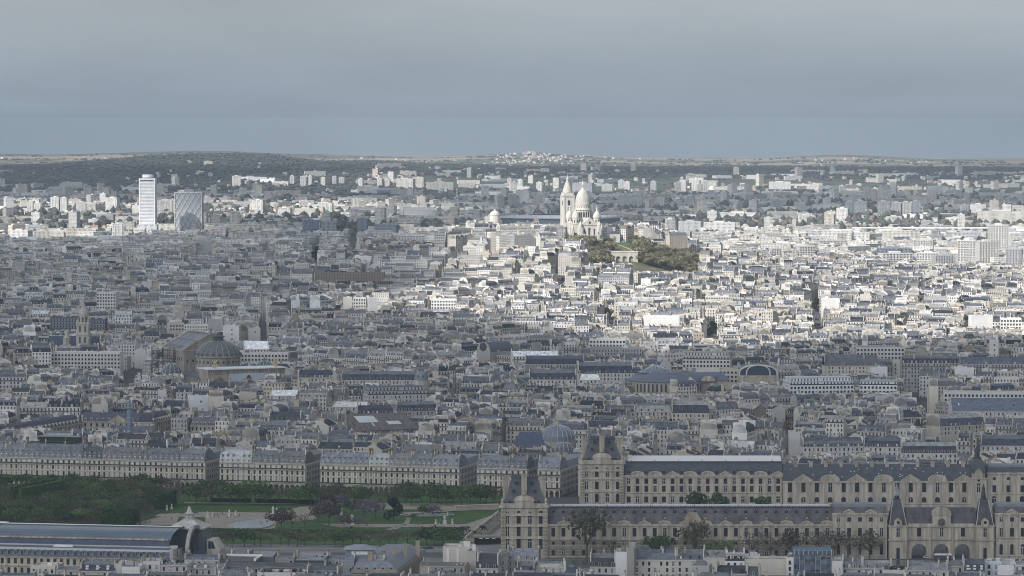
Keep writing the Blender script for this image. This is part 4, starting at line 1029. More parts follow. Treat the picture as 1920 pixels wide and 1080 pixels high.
# ------------------------------------------------------------------ the old railway station turned museum, cut off by the picture edge
def build_station():
    YA = 2000.0; a = R(-11.5)
    X0, _, _ = at(352, 1000, YA)                     # east end of the vault
    t = thing('museum_hall', 'long former railway hall with barrel glass roof and white stone turret', 'museum', (X0, YA, 0), a)
    LN = 175
    clear_rect(X0 - 75, YA + 12, 110, 45, a)
    zr = wz(990, YA); ze = wz(1031, YA - 22)
    w = MB(); w.box(-LN, 0, -20, 24, -3, ze, 'limestone', (1.3, 1.3, 1.32, 0), top=False); put('wall', w, t)
    # barrel roof: glass crown, dark zinc flanks, pale side roofs
    R0 = 21.0; hgt = zr - ze - 1
    pr = [(-R0 * cos(pi * i / 16), ze + 1 + hgt * sin(pi * i / 16) ** .9) for i in range(17)]
    g = MB(); d = MB(); ribs = MB()
    for i, (p, q) in enumerate(zip(pr, pr[1:])):
        glass = 2 <= i <= 13
        m = g if glass else d
        m.poly([(-LN, p[0] + 2, p[1]), (-4, p[0] + 2, p[1]), (-4, q[0] + 2, q[1]), (-LN, q[0] + 2, q[1])], 'blue_glass' if glass else 'slate', (1, 1, 1, 0) if glass else (.85, .95, 1.35, 0))
    for i in range(60):
        x = -LN + i * 2.9
        for p, q in list(zip(pr, pr[1:]))[2:8]:
            ribs.poly([(x, p[0] + 1.95, p[1] + .12), (x + .16, p[0] + 1.95, p[1] + .12), (x + .16, q[0] + 1.95, q[1] + .12), (x, q[0] + 1.95, q[1] + .12)], 'zinc', (.75, .8, .9, 0))
    put('glass_vault', g, t); put('vault_flank', d, t); put('vault_rib', ribs, t)
    c = MB(); c.box(-LN, -3, .6, 3.4, zr - .4, zr + .5, 'zinc', (.6, .6, .62, 0)); c.box(-LN, -3, .4, .7, zr + .4, zr + .8, 'white_paint'); c.box(-118, -95, .2, 3, zr + .5, zr + 1.1, 'white_paint'); put('ridge_walkway', c, t)
    b = MB(); p = pr[2]
    b.box(-LN, -5, p[0] + 1.4, p[0] + 2.4, p[1] - .2, p[1] + .5, 'limestone', (.95, .9, .8, 0))
    for i in range(42): b.box(-LN + i * 4.1, -LN + i * 4.1 + .5, p[0] + 1.2, p[0] + 2.5, p[1] - .3, p[1] + .8, 'soot_stone')
    put('gutter_balustrade', b, t)
    s = MB()
    s.poly([(-LN, -33, ze - 2.2), (3, -33, ze - 2.2), (0, -17.2, ze + 1.6), (-LN, -17.2, ze + 1.6)], 'pale_zinc', (.8, .78, .74, 0)); s.box(-LN, 3, -33.4, -33, ze - 3, ze - 2.1, 'pale_zinc')
    for i in range(7): s.box(-150 + i * 22, -148.8 + i * 22, -27, -26, ze - 1, ze + .6, 'iron')
    s.box(-62, -52, -26, -22, ze - .2, ze + 1.4, 'white_paint')
    put('side_roof', s, t)
    # gabled end with the fan window
    e = MB(); n = 12; re = 14.0
    arc = [(re * cos(pi * i / n), ze - 3 + (zr - ze + 4.2) * sin(pi * i / n)) for i in range(n + 1)]
    for q0, q1 in zip(arc, arc[1:]):
        o = lambda q, k: (q[0] * k + 1, ze - 3 + (q[1] - ze + 3) * k)
        i0, i1, u0, u1 = o(q0, .9), o(q1, .9), o(q0, 1.03), o(q1, 1.03)
        for x in (4.2,): e.poly([(x, i0[0], i0[1]), (x, u0[0], u0[1]), (x, u1[0], u1[1]), (x, i1[0], i1[1])], 'travertine', (.62, .62, .63, 0))
        e.poly([(2.4, u0[0], u0[1]), (4.2, u0[0], u0[1]), (4.2, u1[0], u1[1]), (2.4, u1[0], u1[1])], 'travertine', (.62, .62, .63, 0))
        e.poly([(4.2, i0[0], i0[1]), (2.6, i0[0], i0[1]), (2.6, i1[0], i1[1]), (4.2, i1[0], i1[1])], 'travertine', (.6, .6, .6, 0))
    put('gable_arch', e, t)
    f = MB(); f.poly([(2.9, re * .91 * cos(pi * i / n) + 1, ze - 3 + (zr - ze + 4.2) * .91 * sin(pi * i / n)) for i in range(n + 1)], 'glass')
    for i in range(1, 9):
        q = pi * i / 9; f.tube((3.05, 1, ze - 3), (3.05, 1 + re * .84 * cos(q), ze - 3 + (zr - ze + 4) * .84 * sin(q)), .22, 'iron', (1.6, 1.6, 1.6, 0), 4)
    for k in (.35, .6):
        for i in range(9): 
            q0, q1 = pi * i / 9, pi * (i + 1) / 9
            f.tube((3.05, 1 + re * k * cos(q0), ze - 3 + (zr - ze + 4) * k * sin(q0)), (3.05, 1 + re * k * cos(q1), ze - 3 + (zr - ze + 4) * k * sin(q1)), .16, 'iron', (1.6, 1.6, 1.6, 0), 4)
    put('fan_window', f, t)
    # white turret
    v = MB(); vx, vy = -4, 17; zb = wz(1006, YA + 20); z1 = wz(985, YA + 20); z2 = wz(948, YA + 20)
    v.hip(vx - 9, vx + 12, vy - 10, vy + 10, ze - 6, vx - 7.5, vx + 8, vy - 8, vy + 8, zb + 5.4, 'slate', (1.5, 1.5, 1.6, 0))
    v.hip(vx - 9, vx + 9, vy - 9, vy + 9, zb + 5.4, vx - 3, vx + 3, vy - 3, vy + 3, z1 + 3.2, 'travertine', (.8, .8, .82, 0))
    v.box(vx - 9.6, vx + 9.6, vy - 9.6, vy + 9.6, zb + 4.8, zb + 5.5, 'travertine', (.95, .95, .95, 0), bottom=True)
    put('corner_roof', v, t)
    v = MB(); v.lathe([(3.6, z1 + 3), (3.6, z1 + 3.6), (2.3, z1 + 3.8), (1.9, z1 + 6), (2.6, z1 + 6.3), (1.5, z1 + 7), (.9, z2 - 1.2), (.8, z2 - .9), (.3, z2)], vx, vy, 'travertine', 8, (.72, .72, .74, 0))
    for i in range(8):
        q = i * pi / 4; v.box(vx + 2.2 * cos(q) - .25, vx + 2.2 * cos(q) + .25, vy + 2.2 * sin(q) - .25, vy + 2.2 * sin(q) + .25, z1 + 3.6, z1 + 6, 'travertine', (.55, .55, .55, 0))
    put('turret', v, t)
    k = MB(); k.extry([(8, ze - 8), (15.5, ze - 8), (15, ze - 2.5), (11.5, zb + .5), (8.2, zb + .2)], 6, 16, 'travertine', (.85, .83, .78, 0)); k.poly([(8.8, 5.9, zb - 4.5), (12.8, 5.9, zb - 4.5), (11.4, 5.9, zb - .6), (9, 5.9, zb - .6)], 'zinc', (.5, .5, .5, 0))
    for i in range(2):
        k.poly([(9.2 + i * 1.7, 5.85, zb - 4), (10.4 + i * 1.7, 5.85, zb - 4), (10.2 + i * 1.3, 5.85, zb - 1), (9.3 + i * 1.3, 5.85, zb - 1)], 'glass')
    put('stone_buttress', k, t)
    # hotel front: slate mansard with dormers over three rows of windows
    YH = YA - 36; hx = 6
    h = thing('hotel_front', 'long hotel front with a row of dormers before the glass roofed hall', 'hotel', (X0 - 36 * sin(R(11.5)) * 0 + hx, YH, 0), a)
    zc = wz(1052, YH - 4); zt = wz(1037, YH)
    m = MB(); m.box(-190, -14, 0, 14, -3, zc, 'limestone', (1.1, 1.08, 1.03, 0), top=False)
    for z in (zc, zc - 4.6, zc - 9.2): m.box(-190, -14, -.5, 0, z - .35, z + .1, 'limestone', (.9, .88, .85, 0), bottom=True)
    put('wall', m, h)
    rf = MB(); rf.extr([(.2, zc + .1), (1.3, zt - .3), (3, zt + .6), (12, zt + .9), (13.8, zc)][::-1], -190, -12, 'slate', (1.5, 1.6, 1.8, 0)); rf.box(-190, -11.5, 1.2, 2.2, zt - .1, zt + .9, 'pale_zinc', (.85, .85, .85, 0)); rf.box(-12.4, -10.6, -.2, 6, zc - 1, zt + 1.6, 'travertine', (.75, .75, .75, 0)); put('roof', rf, h)
    for i in range(31):
        x = -17 - i * 2.92 * (11.0 / 9.4)
        link('dormer', dormer_mesh(1.5, 2.7, 1.6, 'flat', 'zinc', 'zinc', 1.1), h, (x, .25, zc + .6))
        win(h, x, zc - 3.6, 1.5, 2.7, 'rect', 0, bars=None)
        win(h, x, zc - 8.2, 1.5, 2.7, 'arch', 0, bars=None)
    guard(-60, 400, 1056, YH)
build_station()
# ------------------------------------------------------------------ the white basilica on the hill
def ogive(r, z0, z1, n=7, tip=.12):
    return [(r * (1.03 if i == 1 else 1) * (1 - (i / n) ** 2.1) ** .72 + tip * (i / n), z0 + (z1 - z0) * i / n) for i in range(n + 1)]
def build_basilica():
    Y = 5175.0; X = wx(1092.7, Y); g = wz(456, Y)
    t = thing('basilica', 'white domed basilica with tall bell tower on top of the hill', 'church', (X, Y, g), R(16.3))
    clear_rect(X - 5, Y + 20, 30, 62, R(16.3))
    B = 'travertine'; dk = (.055, .06, .07)
    m = MB()
    m.box(-13, 13, -26, 40, -8, 21, B); m.box(-21, 21, -11, 13, -8, 20, B); m.box(-18, 18, 13, 34, -8, 15, B)
    for s in (-1, 1):
        for i in range(5): m.box(s * 18 - .6, s * 18 + .6, 15 + i * 4.2, 16.2 + i * 4.2, -8, 17, B)
        for i in range(3): m.poly([(s * 21.05, -8 + i * 6, 6), (s * 21.05, -5.5 + i * 6, 6), (s * 21.05, -5.5 + i * 6, 13), (s * 21.05, -6.7 + i * 6, 15), (s * 21.05, -8 + i * 6, 13)], 'plain', dk)
    m.lathe([(15, -8), (15, 17), (13.5, 19), (9, 25)], 0, 40, B, 14, a0=0, ang=pi, cap=False)
    put('nave', m, t)
    rf = MB(); rf.extry([(-13.4, 20.6), (13.4, 20.6), (0, 29.5)], -24, 40, B, (.86, .86, .86, 0)); rf.extr([(-11.4, 19.8), (13.4, 19.8), (1, 29)][::1], -21.3, 21.3, B, (.86, .86, .86, 0)); put('nave_roof', rf, t)
    # south front: three-arched porch, tall arched bays, gable
    f = MB(); arch_wall(f, -11.5, 11.5, -8, 11, [(-6, 2.1, 5), (0, 2.1, 5), (6, 2.1, 5)], -36, -27, B)
    f.poly([(-11, -28, -7), (11, -28, -7), (11, -28, 10.5), (-11, -28, 10.5)], 'plain', (.1, .1, .11))
    f.box(-12, 12, -36.4, -27, 10.6, 11.3, B, (.92, .92, .92, 0), bottom=True); put('porch', f, t)
    f = MB(); arch_wall(f, -12.5, 12.5, 11, 24, [(-6.6, 1.2, 18), (0, 1.7, 19), (6.6, 1.2, 18)], -29, -26, B)
    f.box(-12, 12, -26.9, -26, 11, 24, 'plain', (.13, .13, .135)); f.extry([(-12.9, 24), (12.9, 24), (0, 34)], -29.6, -25, B); f.poly([(1.6 * cos(i * pi / 6), -29.7, 27.2 + 1.6 * sin(i * pi / 6)) for i in range(12)], 'plain', dk)
    put('gable_front', f, t)
    for sx in (-1, 1):
        q = MB(); q.box(sx * 12.5 - 2, sx * 12.5 + 2, -33, -27, -8, 21, B); q.lathe([(2.1, 21), (2.1, 23), (2.4, 23.3)] + ogive(2.1, 23.3, 29, 5), sx * 12.5, -30, B, 8); put('front_turret', q, t)
        q = MB(); q.box(sx * 9.6 - 1.4, sx * 9.6 + 1.4, -37.5, -34, -8, 13, B); q.tube((sx * 9.6, -35.8, 13), (sx * 9.6, -35.8, 15.6), .9, 'verdigris', (.9, .9, .8, 0), 6, .25); put('equestrian_statue', q, t)
        for k, yy in enumerate((-18, 20, 33)):
            q = MB(); q.box(sx * 19.5 - 1.3, sx * 19.5 + 1.3, yy - 1.3, yy + 1.3, -8, 17 - 2 * k, B); q.lathe(ogive(1.5, 17 - 2 * k, 24 - 2 * k, 4), sx * 19.5, yy, B, 7); put('pinnacle', q, t)
    # four lesser cupolas
    for cx, cy_ in ((-14, -13), (14.8, -13), (-14, 13.5), (14.8, 13.5)):
        q = MB(); q.box(cx - 5, cx + 5, cy_ - 5, cy_ + 5, 14, 25.5, B); q.box(cx - 5.4, cx + 5.4, cy_ - 5.4, cy_ + 5.4, 25.3, 26, B, (.9, .9, .9, 0), bottom=True)
        q.lathe([(4.5, 26), (4.5, 32), (5.1, 32.3), (5.1, 33)], cx, cy_, B, 16)
        for i in range(8):
            a = i * pi / 4 + .2
            q.poly([(cx + 4.56 * cos(a + e), cy_ + 4.56 * sin(a + e), z) for e, z in ((-.16, 27), (.16, 27), (.16, 30), (0, 31), (-.16, 30))], 'plain', dk)
        tw = put('cupola_tower', q, t)
        q = MB(); q.lathe(ogive(5.0, 33, 42.2, 8), cx, cy_, B, 18, (.93, .93, .92, 0)); q.lathe([(1.2, 41.2), (1.0, 43.6), (1.3, 43.9), (.9, 44.4), (.5, 46.4), (.1, 49)], cx, cy_, B, 8); put('cupola', q, tw)
    # great dome
    q = MB(); q.lathe([(12.5, 20), (12.5, 31), (11, 32.6), (10.4, 33), (10.4, 42.5), (11.4, 43), (11.4, 44), (9.9, 44.6), (9.9, 49.2), (10.4, 49.5), (10.4, 50.2)], 0, 0, B, 32)
    for i in range(20):
        a = 2 * pi * (i + .5) / 20
        q.poly([(10.5 * cos(a + e), 10.5 * sin(a + e), z) for e, z in ((-.095, 34), (.095, 34), (.095, 39.5), (0, 41.2), (-.095, 39.5))], 'plain', dk)
        q.poly([(9.96 * cos(a + e), 9.96 * sin(a + e), z) for e, z in ((-.06, 46), (.06, 46), (.06, 48), (-.06, 48))], 'plain', (.2, .2, .2))
        b = 2 * pi * i / 20; q.tube((10.75 * cos(b), 10.75 * sin(b), 33.4), (10.75 * cos(b), 10.75 * sin(b), 42.4), .42, B, n=5)
    dr = put('dome_drum', q, t)
    q = MB(); q.lathe(ogive(9.9, 50, 70.6, 14, .9), 0, 0, B, 36, (.86, .86, .85, 0))
    for k in range(1, 16):
        z = 50.2 + k * 1.1; r_ = np.interp(z, [p[1] for p in ogive(9.9, 50, 70.6, 14, .9)], [p[0] for p in ogive(9.9, 50, 70.6, 14, .9)])
        q.lathe([(r_ + .02, z - .18), (r_ + .14, z), (r_ - .1, z + .16)], 0, 0, B, 36, (.95, .95, .94, 0), cap=False)
    cu = put('great_cupola', q, t)
    q = MB(); q.lathe([(3, 68.8), (2.4, 70.2), (1.8, 71), (1.6, 75.5), (2.1, 75.9), (1.5, 76.6), (.9, 79), (.2, 81), (.12, 83.5)], 0, 0, B, 10)
    for i in range(6): q.poly([(1.72 * cos(i * pi / 3 + e), 1.72 * sin(i * pi / 3 + e), z) for e, z in ((-.2, 71.6), (.2, 71.6), (.2, 75), (-.2, 75))], 'plain', (.12, .12, .12))
    put('lantern', q, cu)
    # bell tower
    q = MB(); cx, cy_ = -2.5, 60
    q.box(cx - 7.3, cx + 7.3, cy_ - 7.3, cy_ + 7.3, -8, 26, B); q.box(cx - 7, cx + 7, cy_ - 7, cy_ + 7, 26, 60, B)
    for s in (-1, 1):
        for s2 in (-1, 1): q.box(cx + s * 6.4 - 1.1, cx + s * 6.4 + 1.1, cy_ + s2 * 6.4 - 1.1, cy_ + s2 * 6.4 + 1.1, 14, 60, B, (1.02, 1.02, 1.02, 0))
    q.box(cx - 7.8, cx + 7.8, cy_ - 7.8, cy_ + 7.8, 59.4, 61.4, B, (.92, .92, .92, 0), bottom=True); q.box(cx - 6.6, cx + 6.6, cy_ - 6.6, cy_ + 6.6, 61.4, 64.5, B)
    for yy in (-7.06,):
        q.poly([(cx + x, cy_ + yy, z) for x, z in ((-1.7, 48), (1.7, 48), (1.7, 53), (1.2, 54.4), (0, 55), (-1.2, 54.4), (-1.7, 53))], 'plain', (.03, .03, .035)); q.poly([(cx + x, cy_ + yy, z) for x, z in ((-1.9, 30), (1.9, 30), (1.9, 46), (-1.9, 46))], 'plain', (.28, .27, .26))
        q.poly([(cx - 7.06, cy_ + x, z) for x, z in ((-1.7, 48), (1.7, 48), (1.7, 53), (0, 55), (-1.7, 53))][::-1], 'plain', (.03, .03, .035))
    bt = put('bell_tower', q, t)
    q = MB(); q.lathe([(6.4, 64.4), (6.6, 65.5), (6.1, 68), (4.8, 72), (3.2, 76), (2.3, 78)], cx, cy_, B, 16, (.9, .9, .9, 0)); q.lathe([(2.5, 77.6), (2.5, 78.2), (1.6, 78.6), (1.6, 81.6), (2, 82), (1.2, 83), (.6, 85), (.12, 88)], cx, cy_, B, 10); put('tower_cupola', q, bt)
    guard(1048, 1130, 447, Y - 20)
build_basilica()

def montmartre():
    # water tower
    Y = 5230.0; X = wx(928, Y); g = wz(440, Y)
    t = thing('water_tower', 'white round water tower with small dome on the hill crest', 'water tower', (X, Y, g)); clear_rect(X, Y, 14, 14)
    m = MB(); m.lathe([(5.4, -12), (5.4, 8.5), (6.6, 10), (6.8, 13), (6.8, 25), (7.3, 25.4), (7.3, 26.4)], 0, 0, 'travertine', 20, (1.08, 1.08, 1.08, 0)); put('tank', m, t)
    m = MB(); m.lathe([(6.4, 26.3), (6.3, 27.5), (5.2, 29.4), (3, 31), (1.4, 31.6), (1.2, 33), (.2, 33.6)], 0, 0, 'travertine', 18, (1.05, 1.05, 1.05, 0)); put('dome_cap', m, t)
    m = MB(); m.box(-15, 15, -9, 2, -12, 5.5, 'facade', (.62, .6, .56, 0), win=1, topmat='plain'); m.hip(-15.4, 15.4, -9.4, 2.4, 5.5, -12, 12, -5, -2, 8.8, 'roofing', (.33, .34, .36, 0)); put('pump_house', m, t)
    # old church
    Y = 5215.0; xa, xb = wx(955, Y), wx(1012, Y); g = wz(452, Y)
    t = thing('old_church', 'low old church with long brown roof and arched cloister wall beside the basilica', 'church', ((xa + xb) / 2, Y, g)); hw = (xb - xa) / 2; clear_rect((xa + xb) / 2, Y, hw + 12, 20)
    m = MB(); m.box(-hw, hw, -2, 12, -10, 13.5, 'travertine', (.85, .84, .8, 0)); arch_wall(m, -hw - 4, hw + 16, -10, 7, [(-hw + 1 + i * 6, 1.9, 3) for i in range(int((2 * hw + 12) / 6))], -16, -12, 'travertine', (.9, .88, .84, 0)); put('wall', m, t)
    m = MB(); m.extr([(-3, 13), (13, 13), (5, 21)], -hw - .5, hw + .5, 'roofing', (.15, .135, .12, 0)); m.extr([(-12, 7), (-2, 7), (-2, 12)], -hw, hw, 'roofing', (.17, .15, .135, 0)); put('roof', m, t)
    m = MB(); m.box(hw - 8, hw - 1, 4, 11, 8, 27, 'travertine', (.7, .68, .64, 0))
    for s in (-1, 1): m.poly([(hw - 4.5 + s * 1.6 - .7, 3.95, 20), (hw - 4.5 + s * 1.6 + .7, 3.95, 20), (hw - 4.5 + s * 1.6 + .7, 3.95, 25), (hw - 4.5 + s * 1.6 - .7, 3.95, 25)], 'plain', (.05, .05, .05))
    m.hip(hw - 8.5, hw - .5, 3.5, 11.5, 27, hw - 4.6, hw - 4.4, 7.4, 7.6, 32, 'roofing', (.18, .16, .15, 0)); put('bell_tower', m, t)
    # grey stone hall in the shade of the basilica
    Y = 5160.0; xa, xb = wx(1143, Y), wx(1162, Y); g = wz(458, Y)
    t = thing('stone_hall', 'plain grey stone hall with a triple lancet standing in the basilica shadow', 'hall', ((xa + xb) / 2, Y, g)); hw = (xb - xa) / 2; clear_rect((xa + xb) / 2, Y + 10, hw + 8, 20)
    m = MB(); m.box(-hw, hw, 0, 22, -8, 13.5, 'travertine', (.8, .8, .8, 0))
    for i in (-1, 0, 1): m.poly([(i * 1.3 - .45, -.05, 4), (i * 1.3 + .45, -.05, 4), (i * 1.3 + .45, -.05, 9 + (i == 0) * 1.4), (i * 1.3, -.05, 9.8 + (i == 0) * 1.4), (i * 1.3 - .45, -.05, 9 + (i == 0) * 1.4)], 'plain', (.05, .05, .06))
    put('wall', m, t)
    m = MB(); m.extry([(-hw - .4, 13.5), (hw + .4, 13.5), (hw * .5, 16.5), (-hw * .5, 16.5)], -.3, 22, 'roofing', (.08, .085, .1, 0)); m.hip(hw, hw + 9, 1, 18, 2, hw + 1, hw + 3, 8, 9, 9, 'roofing', (.12, .13, .15, 0)); put('roof', m, t)
    # terrace below the lawn
    Y = ground_hit(1171, 495)[1]
    xa, xb = wx(1146, Y), wx(1196, Y); g = T(wx(1171, Y), Y) + 2
    t = thing('terrace_wall', 'pale terrace wall with three arched niches below the hillside lawn', 'retaining wall', ((xa + xb) / 2, Y, g)); hw = (xb - xa) / 2; clear_rect((xa + xb) / 2, Y + 10, hw + 6, 40); guard(1146, 1196, 492, Y)
    m = MB(); arch_wall(m, -hw, hw, -6, 12, [(-8, 2.6, 4.5), (0, 2.6, 4.5), (8, 2.6, 4.5)], 0, 3, 'travertine', (.78, .77, .74, 0)); m.box(-hw, hw, 2.9, 10, -6, 12, 'travertine', (.6, .6, .58, 0)); m.box(-hw - .5, hw + .5, -.5, 3, 12, 13.4, 'travertine', (.95, .95, .95, 0), bottom=True); put('wall', m, t)
    clear_rect(wx(1180, 5080), 5085, 95, 75); clear_rect(wx(1265, 5050), 5060, 70, 80); clear_rect(wx(1125, 5050), 5060, 34, 70)
    m = MB(); ys = [4830 + i * 14 for i in range(22)]; r = random.Random(4)
    for j in range(21):
        for i in range(26):
            P = []
            for di, dj in ((0, 0), (1, 0), (1, 1), (0, 1)):
                y = ys[j + dj]; x = 105 + (i + di) * 9.0; P.append((x, y, T(x, y) + 2.2))
            lw = 1147 < proj(*P[0])[0] < 1192 and y > 5030
            f = r.uniform(.8, 1.2); m.poly(P, 'grass' if lw else 'gravel', (1.7 * f, 1.2 * f, 1.4 * f, 0) if lw else (.42 * f, .46 * f, .36 * f, 0))
    # stairs and paths crossing the slope
    for (xa, ya), (xb, yb) in (((118, 5120), (150, 4990)), ((150, 5120), (236, 5030)), ((128, 5040), (240, 5060)), ((160, 4985), (270, 4990))):
        for k in range(14):
            f0, f1 = k / 14, (k + 1) / 14; p, q = (xa + (xb - xa) * f0, ya + (yb - ya) * f0), (xa + (xb - xa) * f1, ya + (yb - ya) * f1)
            m.poly([(p[0], p[1], T(*p) + 2.6), (p[0] + 2.6, p[1], T(p[0] + 2.6, p[1]) + 2.6), (q[0] + 2.6, q[1], T(q[0] + 2.6, q[1]) + 2.6), (q[0], q[1], T(*q) + 2.6)], 'gravel', (1.6, 1.6, 1.6, 0))
    tag(put('hillside', m), kind='structure')
montmartre()
# ------------------------------------------------------------------ opera house, church tower, column, square
def build_opera():
    Y = 3390.0; X = wx(403, Y); gz = T(X, Y)
    t = thing('opera_house', 'domed opera house with big gabled stage roof and long pale front', 'opera house', (X, Y, 0), R(25))
    for yy in (-55, -15, 25, 50): clear_rect(X - sin(R(25)) * yy, Y + cos(R(25)) * yy, 46, 26, R(25))
    S = 'limestone'; st = (.66, .66, .68, 0)
    m = MB(); m.box(-34, 34, -74, -52, 0, 31, S, (.85, .85, .84, 0)); m.box(-32, 32, -52, 8, 0, 27, S, st); m.box(-24.5, 24.5, 10, 60, 0, 47, S, st)
    m.box(-25.2, 25.2, 9.4, 61, 45.5, 46.6, S, (.9, .9, .88, 0), bottom=True)
    for i in range(9):
        m.poly([(-22 + i * 5.2, 9.95, 36), (-20.4 + i * 5.2, 9.95, 36), (-20.4 + i * 5.2, 9.95, 38), (-22 + i * 5.2, 9.95, 38)], 'plain', (.05, .05, .05)); m.poly([(-24.55, 14 + i * 5, 37), (-24.55, 15.8 + i * 5, 37), (-24.55, 15.8 + i * 5, 40), (-24.55, 14 + i * 5, 40)][::-1], 'plain', (.05, .05, .05))
    put('wall', m, t)
    m = MB(); za, zb = 46.6, 60
    m.poly([(-25, 10, za), (0, 10, zb), (0, 60, zb), (-25, 60, za)], 'zinc', (.62, .62, .6, 0)); m.poly([(25, 10, za), (25, 60, za), (0, 60, zb), (0, 10, zb)], 'zinc', (.62, .62, .6, 0))
    m.extry([(-25, za), (25, za), (0, zb)], 9.5, 11, S, (.72, .7, .68, 0))
    for s in (-1, 1):
        for yy in (8.6, 59): m.extry([(s * 25.6, za - .3), (0, zb), (0, zb + 1.1), (s * 25.6, za + .9)][::-s], yy, yy + 1.6, S, (1.0, 1, .98, 0))
    m.box(-.8, .8, 10, 60, zb, zb + .7, S, (.95, .95, .95, 0))
    gr = put('stage_roof', m, t)
    q = MB()
    for j in range(3):
        for i in range(2):
            y0 = 16 + j * 14; f0, f1 = .2 + i * .36, .5 + i * .36
            P = lambda f, y: (-25 + 25 * f, y, za + (zb - za) * f + .25)
            q.poly([P(f0, y0), P(f1, y0), P(f1, y0 + 11.5), P(f0, y0 + 11.5)], 'blue_glass', (.55, .6, .7, 0))
    put('skylight', q, gr)
    q = MB(); q.lathe([(.9, zb), (1.3, zb + 1.2), (.8, zb + 2.5), (1.2, zb + 4), (.3, zb + 6)], 0, 10, 'bronze', 7); put('crowning_figure', q, gr)
    m = MB(); m.lathe([(19.5, 26), (19.5, 33.5), (18.6, 34), (18.6, 40.5), (19.6, 41), (19.6, 42.3)], 0, -8, S, 36, st)
    for i in range(26):
        a = 2 * pi * i / 26; m.poly([(18.68 * cos(a) + .9 * sin(a) * c_, -8 + 18.68 * sin(a) - .9 * cos(a) * c_, 37.2 + s_) for c_, s_ in ((-1, -1), (1, -1), (1, 1), (-1, 1))], 'plain', (.045, .045, .05))
    put('dome_drum', m, t)
    prof = [(19.4, 42.3), (19.0, 44), (17.2, 47.5), (13.8, 51), (9.5, 53.4), (5.6, 54.6)]
    m = MB(); m.lathe(prof, 0, -8, 'verdigris', 40)
    for i in range(22):
        a = 2 * pi * i / 22
        for p, q_ in zip(prof, prof[1:]): m.tube((p[0] * cos(a), -8 + p[0] * sin(a), p[1]), (q_[0] * cos(a), -8 + q_[0] * sin(a), q_[1]), .3, 'pale_zinc', (.42, .45, .4, 0), 4)
        m.lathe([(.9, 42.6), (.9, 44.2), (.3, 44.8)], 19.2 * cos(a + .14), -8 + 19.2 * sin(a + .14), 'verdigris', 6, (.7, .7, .7, 0))
    dm = put('dome', m, t)
    m = MB(); m.lathe([(5.4, 54.4), (4.4, 55.2), (4.2, 57.2), (5.6, 57.8), (5.6, 58.4), (3, 59.4), (1, 60.6), (.1, 62)], 0, -8, 'verdigris', 16, (.6, .55, .45, 0)); put('lantern', m, dm)
    m = MB(); m.hip(-33, 33, -53, 6, 27, -12, 12, -44, -10, 31, 'zinc', (.5, .55, .65, 0)); m.box(-35, 35, -76, -50, 34.4, 35.2, 'pale_zinc', (1.25, 1.27, 1.3, 0), bottom=True); put('front_roof', m, t)
    m = MB(); m.box(-34.5, 34.5, -74.6, -52, 31, 34.4, S, (.82, .8, .76, 0)); 
    for i in range(34): m.box(-34 + i * 2, -33.2 + i * 2, -75, -74.6, 31.6, 33.8, S, (.5, .48, .45, 0))
    for s in (-1, 1):
        m.extry([(s * 25 - 8, 24.5), (s * 25 + 8, 24.5), (s * 25, 29.6)], -75.6, -74, S, (.8, .77, .7, 0)); m.extry([(s * 25 - 5, 25.2), (s * 25 + 5, 25.2), (s * 25, 28.4)], -75.8, -75.5, S, (.55, .5, .42, 0))
        m.poly([(s * 25 - 5, -74.1, 6), (s * 25 + 5, -74.1, 6), (s * 25 + 5, -74.1, 23), (s * 25 - 5, -74.1, 23)], 'plain', (.12, .11, .1))
    put('attic_storey', m, t)
    m = MB(); m.poly([(-16, -75.4, 14), (19, -75.4, 14), (19, -75.4, 30.6), (-16, -75.4, 30.6)], 'plain', (.42, .46, .52)); m.box(-16.2, 19.2, -75.3, -74.6, 13.8, 30.8, 'plain', (.4, .42, .46))
    m.poly([(1 + x, -75.5, z) for x, z in ((-3.5, 14.2), (4.8, 14.2), (4.2, 20), (3.2, 26), (1.3, 29.4), (-.6, 29.2), (-2, 26), (-2.6, 20))], 'plain', (.055, .045, .045)); m.poly([(1.6 + .95 * cos(i * pi / 4), -75.56, 25.6 + 1.4 * sin(i * pi / 4)) for i in range(8)], 'plain', (.4, .27, .2))
    m.poly([(x, -75.45, z) for x, z in ((6, 17), (19, 16.4), (19, 19.5), (15, 20.8), (11, 19.2))], 'plain', (.3, .33, .38)); put('facade_banner', m, t)
    for s in (-1, 1):
        q = MB(); x = s * 42
        q.lathe([(9.5, 0), (9.5, 22), (8.2, 22.5), (8.2, 27.5), (8.6, 28), (8.3, 28.4)], x, -8, S, 18, st)
        for i in range(10): 
            a = 2 * pi * i / 10; q.poly([(x + 8.25 * cos(a + e), -8 + 8.25 * sin(a + e), z) for e, z in ((-.12, 23.4), (.12, 23.4), (.12, 26), (0, 27), (-.12, 26))], 'plain', (.05, .05, .05))
        q.box(x - s * 12, x, -16, 0, 0, 24, S, st)
        rt = put('side_rotunda', q, t)
        q = MB(); pr = [(8.4, 28.4), (8.2, 30), (7, 33), (4.6, 35.6), (1.8, 36.8), (1.2, 38), (.2, 39.4)]
        q.lathe(pr, x, -8, 'verdigris', 18, (.85, .95, 1.15, 0))
        for i in range(12):
            a = 2 * pi * i / 12
            for p, w_ in zip(pr[:4], pr[1:5]): q.tube((x + p[0] * cos(a), -8 + p[0] * sin(a), p[1]), (x + w_[0] * cos(a), -8 + w_[0] * sin(a), w_[1]), .22, 'pale_zinc', (.8, .8, .75, 0), 4)
        put('side_dome', q, rt)
